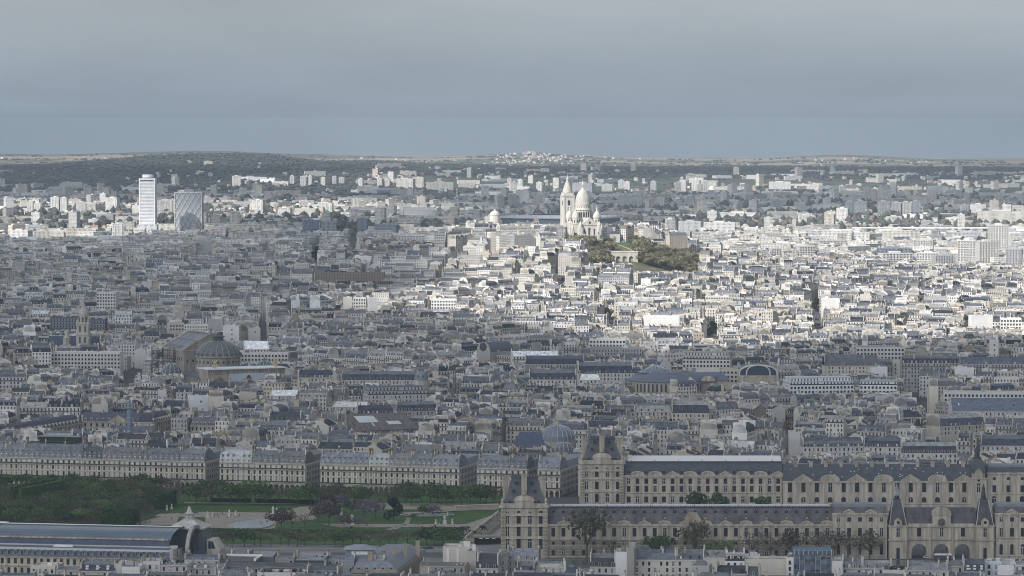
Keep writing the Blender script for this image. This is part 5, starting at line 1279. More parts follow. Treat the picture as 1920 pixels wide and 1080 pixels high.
        g = thing('gilded_statue', 'gilded winged figure group on the opera front, %s' % ('nearer the dome' if s < 0 else 'at the end away from the dome'), 'statue', (X + (s * 27) * cos(R(25)) + 70 * sin(R(25)), Y + (s * 27) * sin(R(25)) - 70 * cos(R(25)), 35.2), R(25), 'gilded roof figures')
        q = MB(); q.lathe([(1.9, 0), (1.7, .8), (1.0, 1.2), (.9, 3.2), (1.1, 4.6), (.6, 5.4), (.65, 6.1), (.05, 6.8)], 0, 0, 'gilding', 8); 
        for d_ in (-1, 1): q.tube((d_ * .7, 0, 4.6), (d_ * 2.2, .3, 7.2), .45, 'gilding', n=5, r2=.1); q.tube((d_ * .8, -.4, .6), (d_ * 2.2, -.3, 3.4), .6, 'gilding', n=5, r2=.3)
        put('figure_group', q, g)
    guard(330, 450, 690, 3370); guard(395, 555, 712, 3300); guard(303, 345, 702, 3380); guard(445, 505, 700, 3360)
    # scaffold at the stage house corner
    Y2 = 3410; t = thing('scaffold', 'dark scaffolding tower wrapped round the near corner of the opera stage house', 'scaffold', (wx(305, Y2), Y2, 0), R(25)); m = MB(); n_ = 0
    for i in range(6):
        for j in range(2): m.tube((-12 + i * 5, j * 3 - 8, 0), (-12 + i * 5, j * 3 - 8, 47), .22, 'iron', n=4)
    for k in range(14): m.box(-12, 13, -8.2, -4.8, 14 + k * 2.4, 14.3 + k * 2.4, 'iron', (1.8, 1.6, 1.4, 0), bottom=True); m.tube((-12, -8, 14 + k * 2.4), (13 if k % 2 else -7, -8, 16.4 + k * 2.4), .14, 'iron', n=4)
    put('tube_frame', m, t)
build_opera()

def build_trinity():
    Y = 3700.0; X = wx(157, Y); u = Y / F
    t = thing('church_tower', 'pale domed church tower above a slate nave with scaffolded base', 'church', (X, Y, 0), R(-4)); clear_rect(X - 12, Y + 14, 42, 34)
    S = 'travertine'; c = (.74, .71, .66, 0); dk = (.09, .09, .09)
    z = lambda py: wz(py, Y)
    m = MB(); m.box(-6, 6, -6, 6, 0, z(626), S, c); m.box(-6.6, 6.6, -6.6, 6.6, z(626) - .8, z(626), S, (.85, .82, .78, 0), bottom=True)
    m.box(-5.4, 5.4, -5.4, 5.4, z(626), z(606), S, c); m.box(-6, 6, -6, 6, z(606) - .6, z(606) + .2, S, (.85, .82, .78, 0), bottom=True)
    for s in (-1, 1):
        for s2 in (-1, 1): m.lathe([(.9, z(612)), (.9, z(606) + 1.5), (.2, z(603) + 2.2)], s * 5.2, s2 * 5.2, S, 6, c)
        m.poly([(s * 2.4 - .9, -5.45, z(622)), (s * 2.4 + .9, -5.45, z(622)), (s * 2.4 + .9, -5.45, z(611)), (s * 2.4 - .9, -5.45, z(611))], 'plain', dk)
        m.poly([(s * 2.4 - .8, -6.05, z(642)), (s * 2.4 + .8, -6.05, z(642)), (s * 2.4 + .8, -6.05, z(631)), (s * 2.4 - .8, -6.05, z(631))], 'plain', dk)
    m.lathe([(4.6, z(606)), (4.6, z(591)), (5.1, z(590)), (5.1, z(588.6))], 0, 0, S, 8, c, a0=pi / 8)
    for i in range(8):
        a = pi / 4 * i - pi / 2; m.poly([(4.32 * cos(a) - x * sin(a), 4.32 * sin(a) + x * cos(a), zz) for x, zz in ((-1, z(604)), (1, z(604)), (1, z(595)), (0, z(593)), (-1, z(595)))], 'plain', dk)
    tw = put('tower', m, t)
    m = MB(); m.lathe([(4.5, z(588.6)), (4.1, z(584)), (3, z(579.5)), (1.7, z(577)), (1.5, z(571.5)), (1.8, z(571)), (.9, z(569)), (.1, z(565))], 0, 0, S, 12, (.7, .69, .66, 0)); put('cupola', m, tw)
    m = MB(); m.extr([(8, 20), (34, 20), (34, 31), (21, 41), (8, 31)], -36, 10, 'slate', (.8, .9, 1.2, 0)); m.box(-36.3, -35.6, 7, 35, 0, 36, S, c); m.box(-36, 10, 20.6, 21.4, 40.8, 41.3, 'pale_zinc'); put('nave', m, t)
    for x in (-15.5,):
        m = MB(); m.box(x - 4, x + 4, -5, 3, 0, z(645), S, c); m.lathe([(3.4, z(645)), (3.4, z(634)), (3.8, z(633.5)), (2.6, z(632)), (1.8, z(628)), (1.8, z(624)), (1.4, z(622)), (.2, z(618))], x, -1, S, 8, c); put('side_turret', m, t)
    m = MB()
    for i in range(10): m.tube((-14 + i * 4, -9, 0), (-14 + i * 4, -9, z(634)), .16, 'iron', n=4)
    for k in range(9): m.box(-14, 22, -9.4, -8.6, 12 + k * 2.4, 12.25 + k * 2.4, 'iron', (2.4, 2.2, 2, 0), bottom=True)
    put('scaffolding', m, t); guard(112, 205, 643, Y - 8)
build_trinity()

def build_column():
    Y = 2870.0; X = wx(243, Y); t = thing('bronze_column', 'tall blue green bronze column with a statue on top, in the slate roofed square', 'column', (X, Y, 0)); clear_rect(X, Y, 45, 45)
    m = MB(); m.box(-3, 3, -3, 3, 0, 6, 'bronze'); m.lathe([(2.4, 6), (1.9, 7), (1.85, 33), (2.5, 33.6)], 0, 0, 'bronze', 16)
    for k in range(22):
        for i in range(16):
            a, b = 2 * pi * i / 16, 2 * pi * (i + 1) / 16; z0 = 7.4 + k * 1.15 + 1.15 * i / 16; z1 = z0 + 1.15 / 16
            m.poly([(1.97 * cos(a), 1.97 * sin(a), z0), (1.97 * cos(b), 1.97 * sin(b), z1), (1.97 * cos(b), 1.97 * sin(b), z1 + .35), (1.97 * cos(a), 1.97 * sin(a), z0 + .35)], 'bronze', (1.6, 1.9, 2.3, 0))
    put('shaft', m, t)
    m = MB(); m.box(-2.6, 2.6, -2.6, 2.6, 33.5, 34.3, 'bronze', (1.3, 1.3, 1.3, 0), bottom=True); m.lathe([(1.2, 34.3), (1.2, 35.6), (1.4, 36), (.8, 36.4)], 0, 0, 'bronze', 10); put('capital', m, t)
    o = link('statue', statue_mesh('bronze'), t, (0, 0, 36.3)); o.scale = (3.4, 3.4, 3.6)
    guard(238, 248, 806, Y)
build_column()

def square_range(label, pa, Ya, pb, Yb, eave, ridge, depth=14, nb=None, ped=None, dorm=True, rc=(1.0, 1.08, 1.25, 0), tone=.95, winrows=2, roofmat='slate', pitch=None, gname='ranges round the column square'):
    """a uniform slate-roofed range given by its front edge"""
    xa, xb = wx(pa, Ya), wx(pb, Yb); ln = hypot(xb - xa, Yb - Ya); a = atan2(Yb - Ya, xb - xa)
    t = thing('terraced_range', label, 'townhouse range', ((xa + xb) / 2, (Ya + Yb) / 2, 0), a, gname)
    clear_rect(t.location.x - sin(a) * depth / 2, t.location.y + cos(a) * depth / 2, ln / 2 + 2, depth / 2 + 4, a)
    hw = ln / 2; nb = nb or max(3, int(ln / 4.4)); c = (tone, tone, tone, 0)
    m = MB(); m.box(-hw, hw, 0, depth, -3, eave, 'limestone', c, top=False); m.box(-hw - .3, hw + .3, -.5, depth, eave - .5, eave + .15, 'limestone', (tone * 1.1,) * 3 + (0,), bottom=True); put('wall', m, t)
    rf = MB(); k = min(4.2, depth * .3); rf.extr([(.1, eave + .1), (k, eave + (ridge - eave) * .82), (depth / 2, ridge), (depth - k, eave + (ridge - eave) * .82), (depth - .1, eave + .1)][::-1], -hw, hw, roofmat, rc); put('roof', rf, t)
    for i in range(nb):
        x = -hw + (i + .5) * ln / nb
        if dorm: link('dormer', dormer_mesh(1.7, 2.6, 2.2, 'arch', 'slate', 'limestone', 1.1), t, (x, .3, eave + .35))
        for q_ in range(winrows): win(t, x, eave - 3.6 - 4 * q_, 1.4, 2.5, 'rect', 0, bars=None)
    if ped: link('pediment', pediment_mesh(ped, 4.2, 'tri'), t, (0, 0, eave + .2))
    for i in range(2):
        g = MB(); x = -hw + (i + .5) * hw; g.box(x, x + 1, depth * .4, depth * .4 + 4, eave, ridge + 1.8, 'plain', (.42, .38, .33)); put('chimney_stack', g, t)
    return t
square_range('slate range with round dormers and a stone gable at the back of the column square', 154, 2955, 287, 2948, 17.6, 24.3, ped=14)
square_range('long slate range with skylights running up the near side of the column square', 30, 2845, 152, 2946, 17.2, 23.6, nb=18)
square_range('slate range at the far side of the column square, past the dormers', 288, 2946, 322, 2985, 17.6, 24.3, nb=8)
square_range('row of big round dormers beyond the white house by the column square', 357, 2930, 425, 2925, 16.5, 22.5, nb=9, rc=(1.8, 1.7, 1.7, 0))
guard(30, 325, 803, 2840); guard(330, 425, 806, 2900)
# ------------------------------------------------------------------ the garden between the river and the arcaded street
def gp(px, py, z=0.0):
    Y = gy(py, z); x, y, _ = at(px, py, Y); return x, y
def sheet(name, pts, mat, z, col=(1, 1, 1, 0)):
    m = MB()
    for q in (pts if isinstance(pts[0][0], (list, tuple)) else [pts]):
        m.poly([(*gp(*p, z), z) for p in q], mat, col); z += .035
    o = put(name, m)
    return tag(o, kind='structure') if o else None
for px_, py_ in ((-60, 930), (100, 930), (300, 930), (500, 930), (700, 930), (880, 930), (100, 970), (300, 970), (500, 970), (700, 970), (880, 970), (480, 1010), (700, 1010), (880, 1010)):
    clear_rect(*gp(px_, py_), 70, 75)
clear_rect(-160, 2100, 260, 330); clear_rect(180, 2290, 330, 140)
sheet('lawn', [(-80, 906), (945, 924), (950, 1030), (-80, 1030)], 'grass', .05)
sheet('garden_soil', [[(-80, 908), (352, 912), (300, 985), (-80, 1000)]], 'terrain', .1, (.05, .06, .035, 0))
sheet('garden_path', [[(385, 963), (520, 962), (515, 992), (385, 990)], [(520, 962), (562, 950), (606, 949), (612, 960), (585, 975), (515, 978)], [(300, 963), (385, 963), (385, 970), (290, 968)], [(372, 960), (545, 961), (540, 964), (372, 964)], [(600, 982), (930, 983), (936, 988), (640, 989)], [(735, 989), (752, 989), (738, 994), (718, 994)], [(756, 983), (766, 964), (775, 964), (766, 984)], [(870, 984), (940, 960), (945, 1020), (868, 1016)], [(620, 943), (935, 944), (930, 956), (690, 955)], [(345, 944), (560, 945), (560, 942), (345, 941)], [(240, 984), (330, 962), (338, 962), (330, 985)], [(760, 964), (870, 957), (860, 955), (755, 961)], [(330, 984), (400, 986), (400, 990), (330, 989)]], 'gravel', .13)
sheet('quay_road', [(-80, 1015), (860, 1024), (940, 1020), (940, 1038), (860, 1036), (-80, 1036)], 'asphalt', .18, (2.2, 2.1, 1.95, 0))
sheet('river', [(-80, 1040), (2000, 1052), (2000, 1062), (-80, 1054)], 'pond_water', -.0 + .04, (.35, .4, .36, 0))
sheet('palace_court', [[(1030, 944), (2000, 944), (2000, 985), (1030, 985)]], 'asphalt', .05, (1.5, 1.55, 1.7, 0))
sheet('pavement', [(380, 1027), (860, 1029), (860, 1031), (380, 1029)], 'gravel', .3, (1.05, 1.05, 1.05, 0))
# pond
x, y = gp(470, 984)
m = MB(); n = 28
for i in range(n):
    a, b = 2 * pi * i / n, 2 * pi * (i + 1) / n
    for r0, r1, z0, z1 in ((13.5, 13.5, 0, .7), (13.5, 12.5, .7, .7), (12.5, 12.5, .7, .3)):
        m.poly([(r0 * cos(a), 2.2 * r0 * sin(a), z0), (r0 * cos(b), 2.2 * r0 * sin(b), z0), (r1 * cos(b), 2.2 * r1 * sin(b), z1), (r1 * cos(a), 2.2 * r1 * sin(a), z1)], 'travertine', (.6, .6, .6, 0))
m2 = MB(); m2.poly([(12.6 * cos(2 * pi * i / n), 27.6 * sin(2 * pi * i / n), .45) for i in range(n)], 'pond_water')
t = thing('pond', 'round stone edged garden pond of pale water beside the gravel court', 'pond', (x, y, 0)); put('stone_rim', m, t); put('water', m2, t)
x, y = gp(800, 966); t = thing('pond', 'small blue garden pool between two lawns near the slate pavilion', 'pond', (x, y, 0))
m = MB(); m.poly([(16 * cos(2 * pi * i / n), 9 * sin(2 * pi * i / n), .3) for i in range(n)], 'pond_water', (.8, .85, 1, 0)); put('water', m, t)
m = MB(); m.lathe([(16, 0), (16.6, .5), (16, .5)], 0, 0, 'travertine', 28, sy=.5625, cap=False); put('stone_rim', m, t)

# ---- trees
def leaf_cloud(m, r, cx, cy_, cz, rx, rz, n, size, cols, flat=False):
    for _ in range(n):
        while True:
            u = (r.uniform(-1, 1), r.uniform(-1, 1), r.uniform(-1, 1)); d = u[0] ** 2 + u[1] ** 2 + u[2] ** 2
            if .12 < d < 1: break
        k = d ** -.28
        p = Vector((cx + u[0] * k * rx, cy_ + u[1] * k * rx, cz + u[2] * k * rz))
        a, b = r.uniform(0, 2 * pi), r.uniform(-1, 1)
        nn = Vector((cos(a), sin(a), b * 1.2)).normalized(); t1 = nn.cross(Vector((r.uniform(-1, 1), r.uniform(-1, 1), 1))).normalized(); t2 = nn.cross(t1)
        s = size * r.uniform(.55, 1.25); c = r.choice(cols); f = r.uniform(.75, 1.25)
        m.poly([p - t1 * s - t2 * s * .6, p + t1 * s * .3 - t2 * s, p + t1 * s + t2 * s * .5, p - t1 * s * .4 + t2 * s], 'foliage', (c[0] * f, c[1] * f, c[2] * f))
KINDS_ = {
    'green': ([(0.054, 0.098, 0.034), (0.075, 0.123, 0.043), (0.045, 0.078, 0.032)], 300, .75), 'bright': ([(0.090, 0.140, 0.043), (0.067, 0.112, 0.040)], 280, .7),
    'bare': ([(0.111, 0.091, 0.078), (0.091, 0.078, 0.068), (0.124, 0.111, 0.085)], 105, .38), 'olive': ([(0.090, 0.084, 0.046), (0.098, 0.098, 0.052), (0.075, 0.078, 0.043)], 180, .5),
    'purple': ([(0.130, 0.111, 0.150), (0.111, 0.091, 0.124), (0.091, 0.085, 0.091)], 260, .6), 'dark': ([(0.024, 0.034, 0.023), (0.033, 0.040, 0.029)], 420, .6), 'brownred': ([(0.078, 0.065, 0.058), (0.098, 0.078, 0.072)], 430, .6),
    'hill': ([(0.210, 0.185, 0.135), (0.180, 0.165, 0.110), (0.150, 0.150, 0.090)], 220, .85)}
_tp = {}
def tree_parts(kind, var, h, w):
    key = (kind, var, h, w)
    if key in _tp: return _tp[key]
    r = random.Random(hash(key) if False else var * 17 + len(kind) * 131 + int(h * 10))
    cols, n, size = KINDS_[kind]
    tk = MB(); th = h * (.34 if kind != 'dark' else .2)
    tk.tube((0, 0, -.3), (0, 0, th), .028 * h, 'bark', n=6, r2=.02 * h)
    cr = MB(); k = 9
    tips = []
    for i in range(k):
        a = 2 * pi * i / k + r.uniform(-.3, .3); rr = w * r.uniform(.25, .62); z = h * r.uniform(.5, .86)
        if kind == 'dark': z = h * (.25 + .7 * i / k); rr = w * .55 * (1.08 - z / h) * 1.4
        tips.append((rr * cos(a), rr * sin(a), z))
    tips.append((0, 0, h * .84))
    for q in tips:
        tk.tube((0, 0, th * r.uniform(.75, 1)), (q[0] * .85, q[1] * .85, q[2] * .95), .012 * h, 'bark', n=4, r2=.003 * h)
        if kind in ('bare', 'olive', 'hill', 'brownred'):
            for _ in range(5): tk.tube((q[0] * .6, q[1] * .6, th + (q[2] - th) * .6), (q[0] * r.uniform(.7, 1.5) + r.uniform(-1, 1), q[1] * r.uniform(.7, 1.5) + r.uniform(-1, 1), min(h, q[2] * r.uniform(.9, 1.2))), .005 * h, 'bark', n=3, r2=.002 * h)
        f = r.uniform(.8, 1.2); cl = [(c[0] * f, c[1] * f, c[2] * f) for c in cols]
        leaf_cloud(cr, r, *q, w * r.uniform(.3, .44), h * r.uniform(.14, .2), int(n / len(tips) * 2.2), size * h / 16, cl)
    _tp[key] = (tk.mesh('trunk'), cr.mesh('crown'))
    return _tp[key]
TREES = 0
def tree(px, py, kind, h, w, label, group, rnd, z=0.0, xy=None, name='tree'):
    global TREES
    x, y = xy or gp(px, py)
    tk, cr = tree_parts(kind, rnd.randrange(4), h, w)
    s = rnd.uniform(.85, 1.15)
    t = thing(name, label, 'tree', (x, y, z if xy is None else T(x, y)), rnd.uniform(0, 6.28), group)
    t.scale = (s * rnd.uniform(.93, 1.07), s * rnd.uniform(.93, 1.07), s)
    link('trunk', tk, t); link('crown', cr, t); TREES += 1
    return t
rt = random.Random(77)
# the dense grove
MASS = []
def tree_mass(name):
    m = MB()
    for x, y, kd, h, w in MASS:
        m.fr(x, y, T(x, y), rt.uniform(0, 6)); cols, n, size = KINDS_[kd]; m.tube((0, 0, 0), (0, 0, h * .5), .025 * h, 'bark', n=5, r2=.012 * h)
        for i in range(7):
            a = i * .9 + rt.uniform(0, .5); f = rt.uniform(.75, 1.25) * (.85 + .3 * (int(x) % 3) / 2); q = w * (.45 if i else 0); cl = [(c[0] * f, c[1] * f, c[2] * f) for c in cols]; s_ = m.v; k = MB(); leaf_cloud(k, rt, q * cos(a), q * sin(a), h * rt.uniform(.6, .84), w * .38, h * .17, int(n * .22), size * h / 15, cl)
            for f_, c in zip(k.f, k.c): m.poly([k.v[v] for v in f_], 'foliage', c)
    MASS.clear(); tag(put(name, m), kind='stuff')
WOODL = {'green': 'leafy green grove tree in the dense stand behind the station roof', 'olive': 'half leafed olive grove tree among the dense stand behind the station', 'bare': 'bare brownish grove tree standing among the green ones', 'bright': 'fresh bright green grove tree in the dense stand'}
for j in range(17):
    for i in range(14):
        py = 918 + 4.3 * j; px = -50 + i * 26 + rt.uniform(-8, 8) + (13 if j % 2 else 0)
        if px > 340 - (py - 918) * 1.6 or rt.random() < .1: continue
        if 15 < px < 100 and 924 < py < 936: continue
        kd = rt.choices(('green', 'olive', 'bare', 'bright'), (5, 4, 6.5 if px > 170 or px < 25 else 2.6, 3))[0]
        if j < 8:
            MASS.append((*gp(px, py), kd, 10.2, 8.2)); continue
        tree(px, py + rt.uniform(-2, 2), kd, 10 if py < 965 else 9.5, 8.2, WOODL[kd], 'grove trees %s' % kd, rt)
tree_mass('grove_treetops')
# row along the arcades
for i in range(38):
    px = 352 + i * 15.6 + rt.uniform(-3, 3)
    kd = rt.choices(('green', 'bright', 'olive', 'bare'), (5, 5, 2, 1))[0]
    if 500 < px < 530 or 690 < px < 740: kd = 'bare'
    tree(px, 941 + (px - 352) * .006 + (4.5 if i % 2 else 0) + rt.uniform(-1, 1), kd, 12, 9.4, {'green': 'green avenue tree in the row before the arcades', 'bright': 'bright new leafed avenue tree in the row before the arcades', 'olive': 'thin olive avenue tree in the row before the arcades', 'bare': 'still bare avenue tree in the row before the arcades'}[kd], 'avenue trees %s' % kd, rt)
# quay row
for i in range(27):
    px = 388 + i * 17 + rt.uniform(-4, 4)
    kd = rt.choices(('olive', 'bare', 'green'), (5, 3, 2))[0]
    tree(px, 1025 + rt.uniform(-3, 2), kd, 10.2, 8.2, {'green': 'leafy quay tree along the river road', 'olive': 'thin olive quay tree along the river road', 'bare': 'bare quay tree along the river road'}[kd], 'quay trees %s' % kd, rt)
for px, py, kd, h, w, lb in (
    (528, 994, 'brownred', 11, 9.5, 'dark rounded shrub tree covering the edge of the pond'), (571, 990, 'bare', 9, 7, 'low brown tree just past the pond edge tree'), (617, 986, 'brownred', 15, 9, 'big brown olive tree in the middle of the garden'),
    (612, 968, 'brownred', 12, 8, 'brown tree behind the big brown olive one'), (640, 962, 'purple', 12, 9, 'purple flowering tree behind the marble figures'), (622, 950, 'dark', 8, 7, 'low black green yew at the end of the avenue lawn'), (660, 966, 'green', 10, 8, 'green tree between two purple flowering ones'),
    (683, 978, 'purple', 13, 10.5, 'broad lilac purple tree beside the marble figures'), (672, 988, 'purple', 7, 7, 'small purple shrub tree under the broad lilac one'), (738, 976, 'dark', 13, 7, 'dark pine tree alone on the garden lawn'), (793, 972, 'bright', 8, 5.5, 'little bright green tree by the blue pool'),
    (812, 972, 'purple', 7.5, 5.5, 'little mauve tree beside the bright green one'), (774, 976, 'green', 4.5, 4, 'small green bush tree near the path crossing'), (847, 1012, 'dark', 6.5, 9, 'dark clipped yew mass at the foot of the terrace wall'), (872, 1006, 'dark', 6, 8, 'dark clipped yew beside the terrace stairs'), (905, 1000, 'dark', 5, 5, 'small dark yew on the terrace edge'),
    (596, 980, 'brownred', 11, 8, 'brown tree filling the gap before the big brown olive one'), (645, 990, 'brownred', 8, 7, 'low brown tree near the marble groups'), (704, 972, 'purple', 10, 8, 'mauve tree at the far side of the broad lilac one'), (548, 990, 'bare', 8, 7, 'small grey brown tree between the pond tree and the low brown one'),
    (330, 940, 'bare', 16, 10, 'tall bare tree before the arcaded corner house'), (318, 946, 'bare', 15, 10, 'tall bare tree at the corner of the grove'), (262, 985, 'bare', 15, 12, 'large bare tree at the garden side of the grove'), (240, 968, 'bare', 15, 11, 'wide bare tree inside the grove near its clipped hedge'),
    (1100, 1052, 'olive', 25, 13, 'tall thin leafed tree in front of the long palace gallery'), (1150, 1050, 'bare', 13, 9, 'small bare tree beside the tall one at the gallery'), (1236, 1048, 'green', 11, 10, 'green tree before the gallery base'), (1302, 1049, 'olive', 19, 11, 'olive tree under the big carved pediment'), (1345, 1049, 'bright', 12, 15, 'low wide bright green tree before the gallery'),
    (1410, 1050, 'bare', 17, 12, 'bare tree before the gallery, past the wide bright green one'), (1445, 1050, 'bare', 17, 12, 'bare spreading tree before the gallery near the glazed scaffold'), (1482, 1050, 'olive', 17, 10, 'olive tree before the gallery above the glazed scaffold'), (1535, 1050, 'bare', 18, 11, 'bare tree at the end of the long gallery'),
    (1590, 1050, 'bare', 18, 11, 'bare forked tree before the five window palace block'), (1630, 1050, 'olive', 18, 11, 'olive forked tree close to the clock gate'), (1565, 1050, 'bare', 16, 9, 'bare tree where gallery and palace block meet'),
    (1305, 974, 'green', 19, 8.5, 'round dark green tree rising behind the gallery roof, the wider of the pair'), (1348, 974, 'green', 17, 7, 'round dark green tree rising behind the gallery roof, the narrower of the pair'), (1430, 974, 'green', 15, 7, 'low green tree top just clearing the gallery roof')):
    tree(px, py, kd, h, w, lb, 'single garden and palace trees', rt)
# clipped blocks
def hedge(label, pts, h, col, group='clipped hedges'):
    P = [gp(*p) for p in pts]; cx = sum(p[0] for p in P) / len(P); cy_ = sum(p[1] for p in P) / len(P)
    t = thing('clipped_hedge', label, 'hedge', (cx, cy_, 0), 0, group); m = MB(); r = random.Random(int(cx * 7))
    Q = [(p[0] - cx, p[1] - cy_) for p in P]; m.prism([(q[0] * .97, q[1] * .97) for q in Q], 0, h - .25, 'foliage', tuple(c * .8 for c in col))
    k = len(Q)
    def leaf(p, n):
        n = Vector(n); t1 = n.cross(Vector((.3, .8, .5))).normalized(); t2 = n.cross(t1); s = r.uniform(.3, .6); f = r.uniform(.7, 1.35); p = Vector(p) + n * r.uniform(-.1, .25)
        m.poly([p - t1 * s - t2 * s, p + t1 * s - t2 * s, p + t1 * s + t2 * s, p - t1 * s + t2 * s], 'foliage', tuple(c * f for c in col))
    for i in range(k):
        a, b = Q[i], Q[(i + 1) % k]; ln = hypot(b[0] - a[0], b[1] - a[1])
        for _ in range(int(ln * h / 1.1)):
            f = r.random(); nx, ny = (b[1] - a[1]) / ln, -(b[0] - a[0]) / ln
            leaf((a[0] + (b[0] - a[0]) * f, a[1] + (b[1] - a[1]) * f, r.uniform(.2, h)), (nx + r.uniform(-.5, .5), ny + r.uniform(-.5, .5), r.uniform(-.3, .6)))
        c2 = Q[(i + 2) % k]
        for _ in range(int(ln * 6)):
            u, v = r.random(), r.random()
            if u + v > 1: u, v = 1 - u, 1 - v
            leaf((a[0] + (b[0] - a[0]) * u + (c2[0] - a[0]) * v, a[1] + (b[1] - a[1]) * u + (c2[1] - a[1]) * v, h), (r.uniform(-.5, .5), r.uniform(-.5, .5), 1))
    put('foliage', m, t)
hedge('large clipped tree block at the garden side of the grove', [(196, 992), (246, 990), (262, 978), (222, 979)], 9, (.032, .085, .02))
hedge('smaller clipped tree block just behind the large one', [(190, 984), (214, 981), (226, 974), (204, 975)], 8.5, (.035, .09, .022))
hedge('clipped tree wall at the head of the central path', [(290, 957), (316, 955), (330, 945), (306, 946)], 9, (.032, .08, .022))
hedge('long clipped strip crossing the grove, upper one', [(20, 953), (26, 954), (104, 938), (98, 937)], 13.5, (.075, .15, .04))
hedge('long clipped strip crossing the grove, lower one', [(34, 957), (41, 958), (122, 941), (115, 940)], 13.5, (.07, .14, .038))
hedge('dark clipped hedge closing the avenue lawn, longer piece', [(395, 943), (470, 944), (470, 942.5), (395, 941.5)], 2.4, (.014, .022, .014))
hedge('dark clipped hedge closing the avenue lawn, piece nearer the pale tree', [(480, 944.5), (590, 946), (590, 944.5), (480, 943)], 2.4, (.014, .022, .014))
hedge('low green hedge along the river side lawn', [(300, 996), (720, 1002), (720, 1000.6), (300, 994.6)], 1.6, (.03, .07, .02))
# terrace: white wall, causeway, underpass
x0, y0 = gp(855, 958); x1, y1 = gp(936, 955)
t = thing('terrace_wall', 'pale stone terrace wall under the avenue trees by the slate pavilion', 'wall', ((x0 + x1) / 2, (y0 + y1) / 2, 0), atan2(y1 - y0, x1 - x0)); m = MB(); hw = hypot(x1 - x0, y1 - y0) / 2; m.box(-hw, hw, 0, 3, -1, 2.9, 'travertine', (.62, .58, .52, 0)); put('wall', m, t); m = MB(); m.box(-hw - .2, hw + .2, -.2, 3.1, 2.9, 3.2, 'travertine', (.75, .72, .66, 0)); put('coping', m, t)
xa, ya = gp(874, 1016); xb, yb = gp(935, 968)
ln = hypot(xb - xa, yb - ya); an = atan2(yb - ya, xb - xa)
t = thing('terrace_causeway', 'raised gravel causeway with pale balustrade running from the river to the avenue', 'terrace', ((xa + xb) / 2, (ya + yb) / 2, 0), an); m = MB(); m.box(-ln / 2, ln / 2, -9, 0, -1, 2.2, 'travertine', (.55, .52, .47, 0), topmat='gravel'); put('causeway', m, t)
m = MB(); m.box(-ln / 2, ln / 2, 0, .5, 2.2, 2.45, 'travertine'); m.box(-ln / 2, ln / 2, 0, .5, 3.1, 3.4, 'travertine')
for i in range(int(ln / 1.2)): m.box(-ln / 2 + i * 1.2, -ln / 2 + i * 1.2 + .35, .1, .4, 2.45, 3.1, 'travertine')
put('balustrade', m, t)
x, y = gp(915, 1022); t = thing('underpass', 'dark road underpass with a lit slot beside the slate corner pavilion', 'underpass', (x, y, 0)); m = MB(); m.box(-8, 8, 1, 9, 4.0, 4.9, 'travertine', (.45, .43, .4, 0), bottom=True); m.box(-8, -7.4, 1, 9, 0, 4, 'soot_stone', (.3, .3, .3, 0)); m.box(7.4, 8, 1, 9, 0, 4, 'soot_stone', (.3, .3, .3, 0)); m.box(-8, 8, 8.6, 9, 0, 4, 'iron'); put('tunnel_frame', m, t)
m = MB()
for i in range(3): m.box(-5 + i * 3.6, -3 + i * 3.6, .9, 1.05, 3.4, 3.8, 'white_paint', bottom=True)
put('marker_panel', m, t)
# statues
SM = statue_mesh('travertine')
for px, py, h, lb in ((430, 969, 4.6, 'white statue on a plinth at the far edge of the pond court'), (442, 967, 3.4, 'smaller white statue next to the plinth figure at the pond'), (399, 969, 3.2, 'grey statue on its plinth by the turret of the station'), (389, 972, 4.4, 'white standing statue at the near corner of the avenue lawn'), (313, 957, 3.6, 'pale statue at the start of the central path, outer one of two'), (322, 955, 3.6, 'pale statue at the start of the central path, inner one of two'), (512, 968, 6.0, 'large white marble group at the end of the pond'), (519, 967, 5.0, 'second white marble group at the end of the pond'), (640, 966, 4.6, 'slim white statue before the purple flowering tree'), (660, 984, 6.4, 'white marble group beside the purple shrub tree, bigger one'), (647, 982, 4.6, 'white marble group beside the purple shrub tree, lower one'), (834, 984, 5.6, 'slender white statue on tall plinth between the two big lawns'), (817, 984, 3.4, 'low white statue between the two big lawns'), (848, 984, 3.6, 'grey statue near the terrace causeway'), (839, 968, 2.8, 'small statue out on the big lawn'), (555, 945, 3.2, 'small white statue at the hedge gap')):
    x, y = gp(px, py); t = thing('garden_statue', lb, 'statue', (x, y, 0), rt.uniform(-.6, .6), 'garden statues')
    m = MB(); pw = .16 * h; m.box(-pw * 1.2, pw * 1.2, -pw * 1.2, pw * 1.2, 0, .06 * h, 'travertine'); m.box(-pw, pw, -pw, pw, .06 * h, .4 * h, 'travertine', (.9, .88, .84, 0)); m.box(-pw * 1.15, pw * 1.15, -pw * 1.15, pw * 1.15, .4 * h, .44 * h, 'travertine'); put('plinth', m, t)
    o = link('figure', SM, t, (0, 0, .44 * h)); o.scale = (h * .62, h * .62, h * .58)
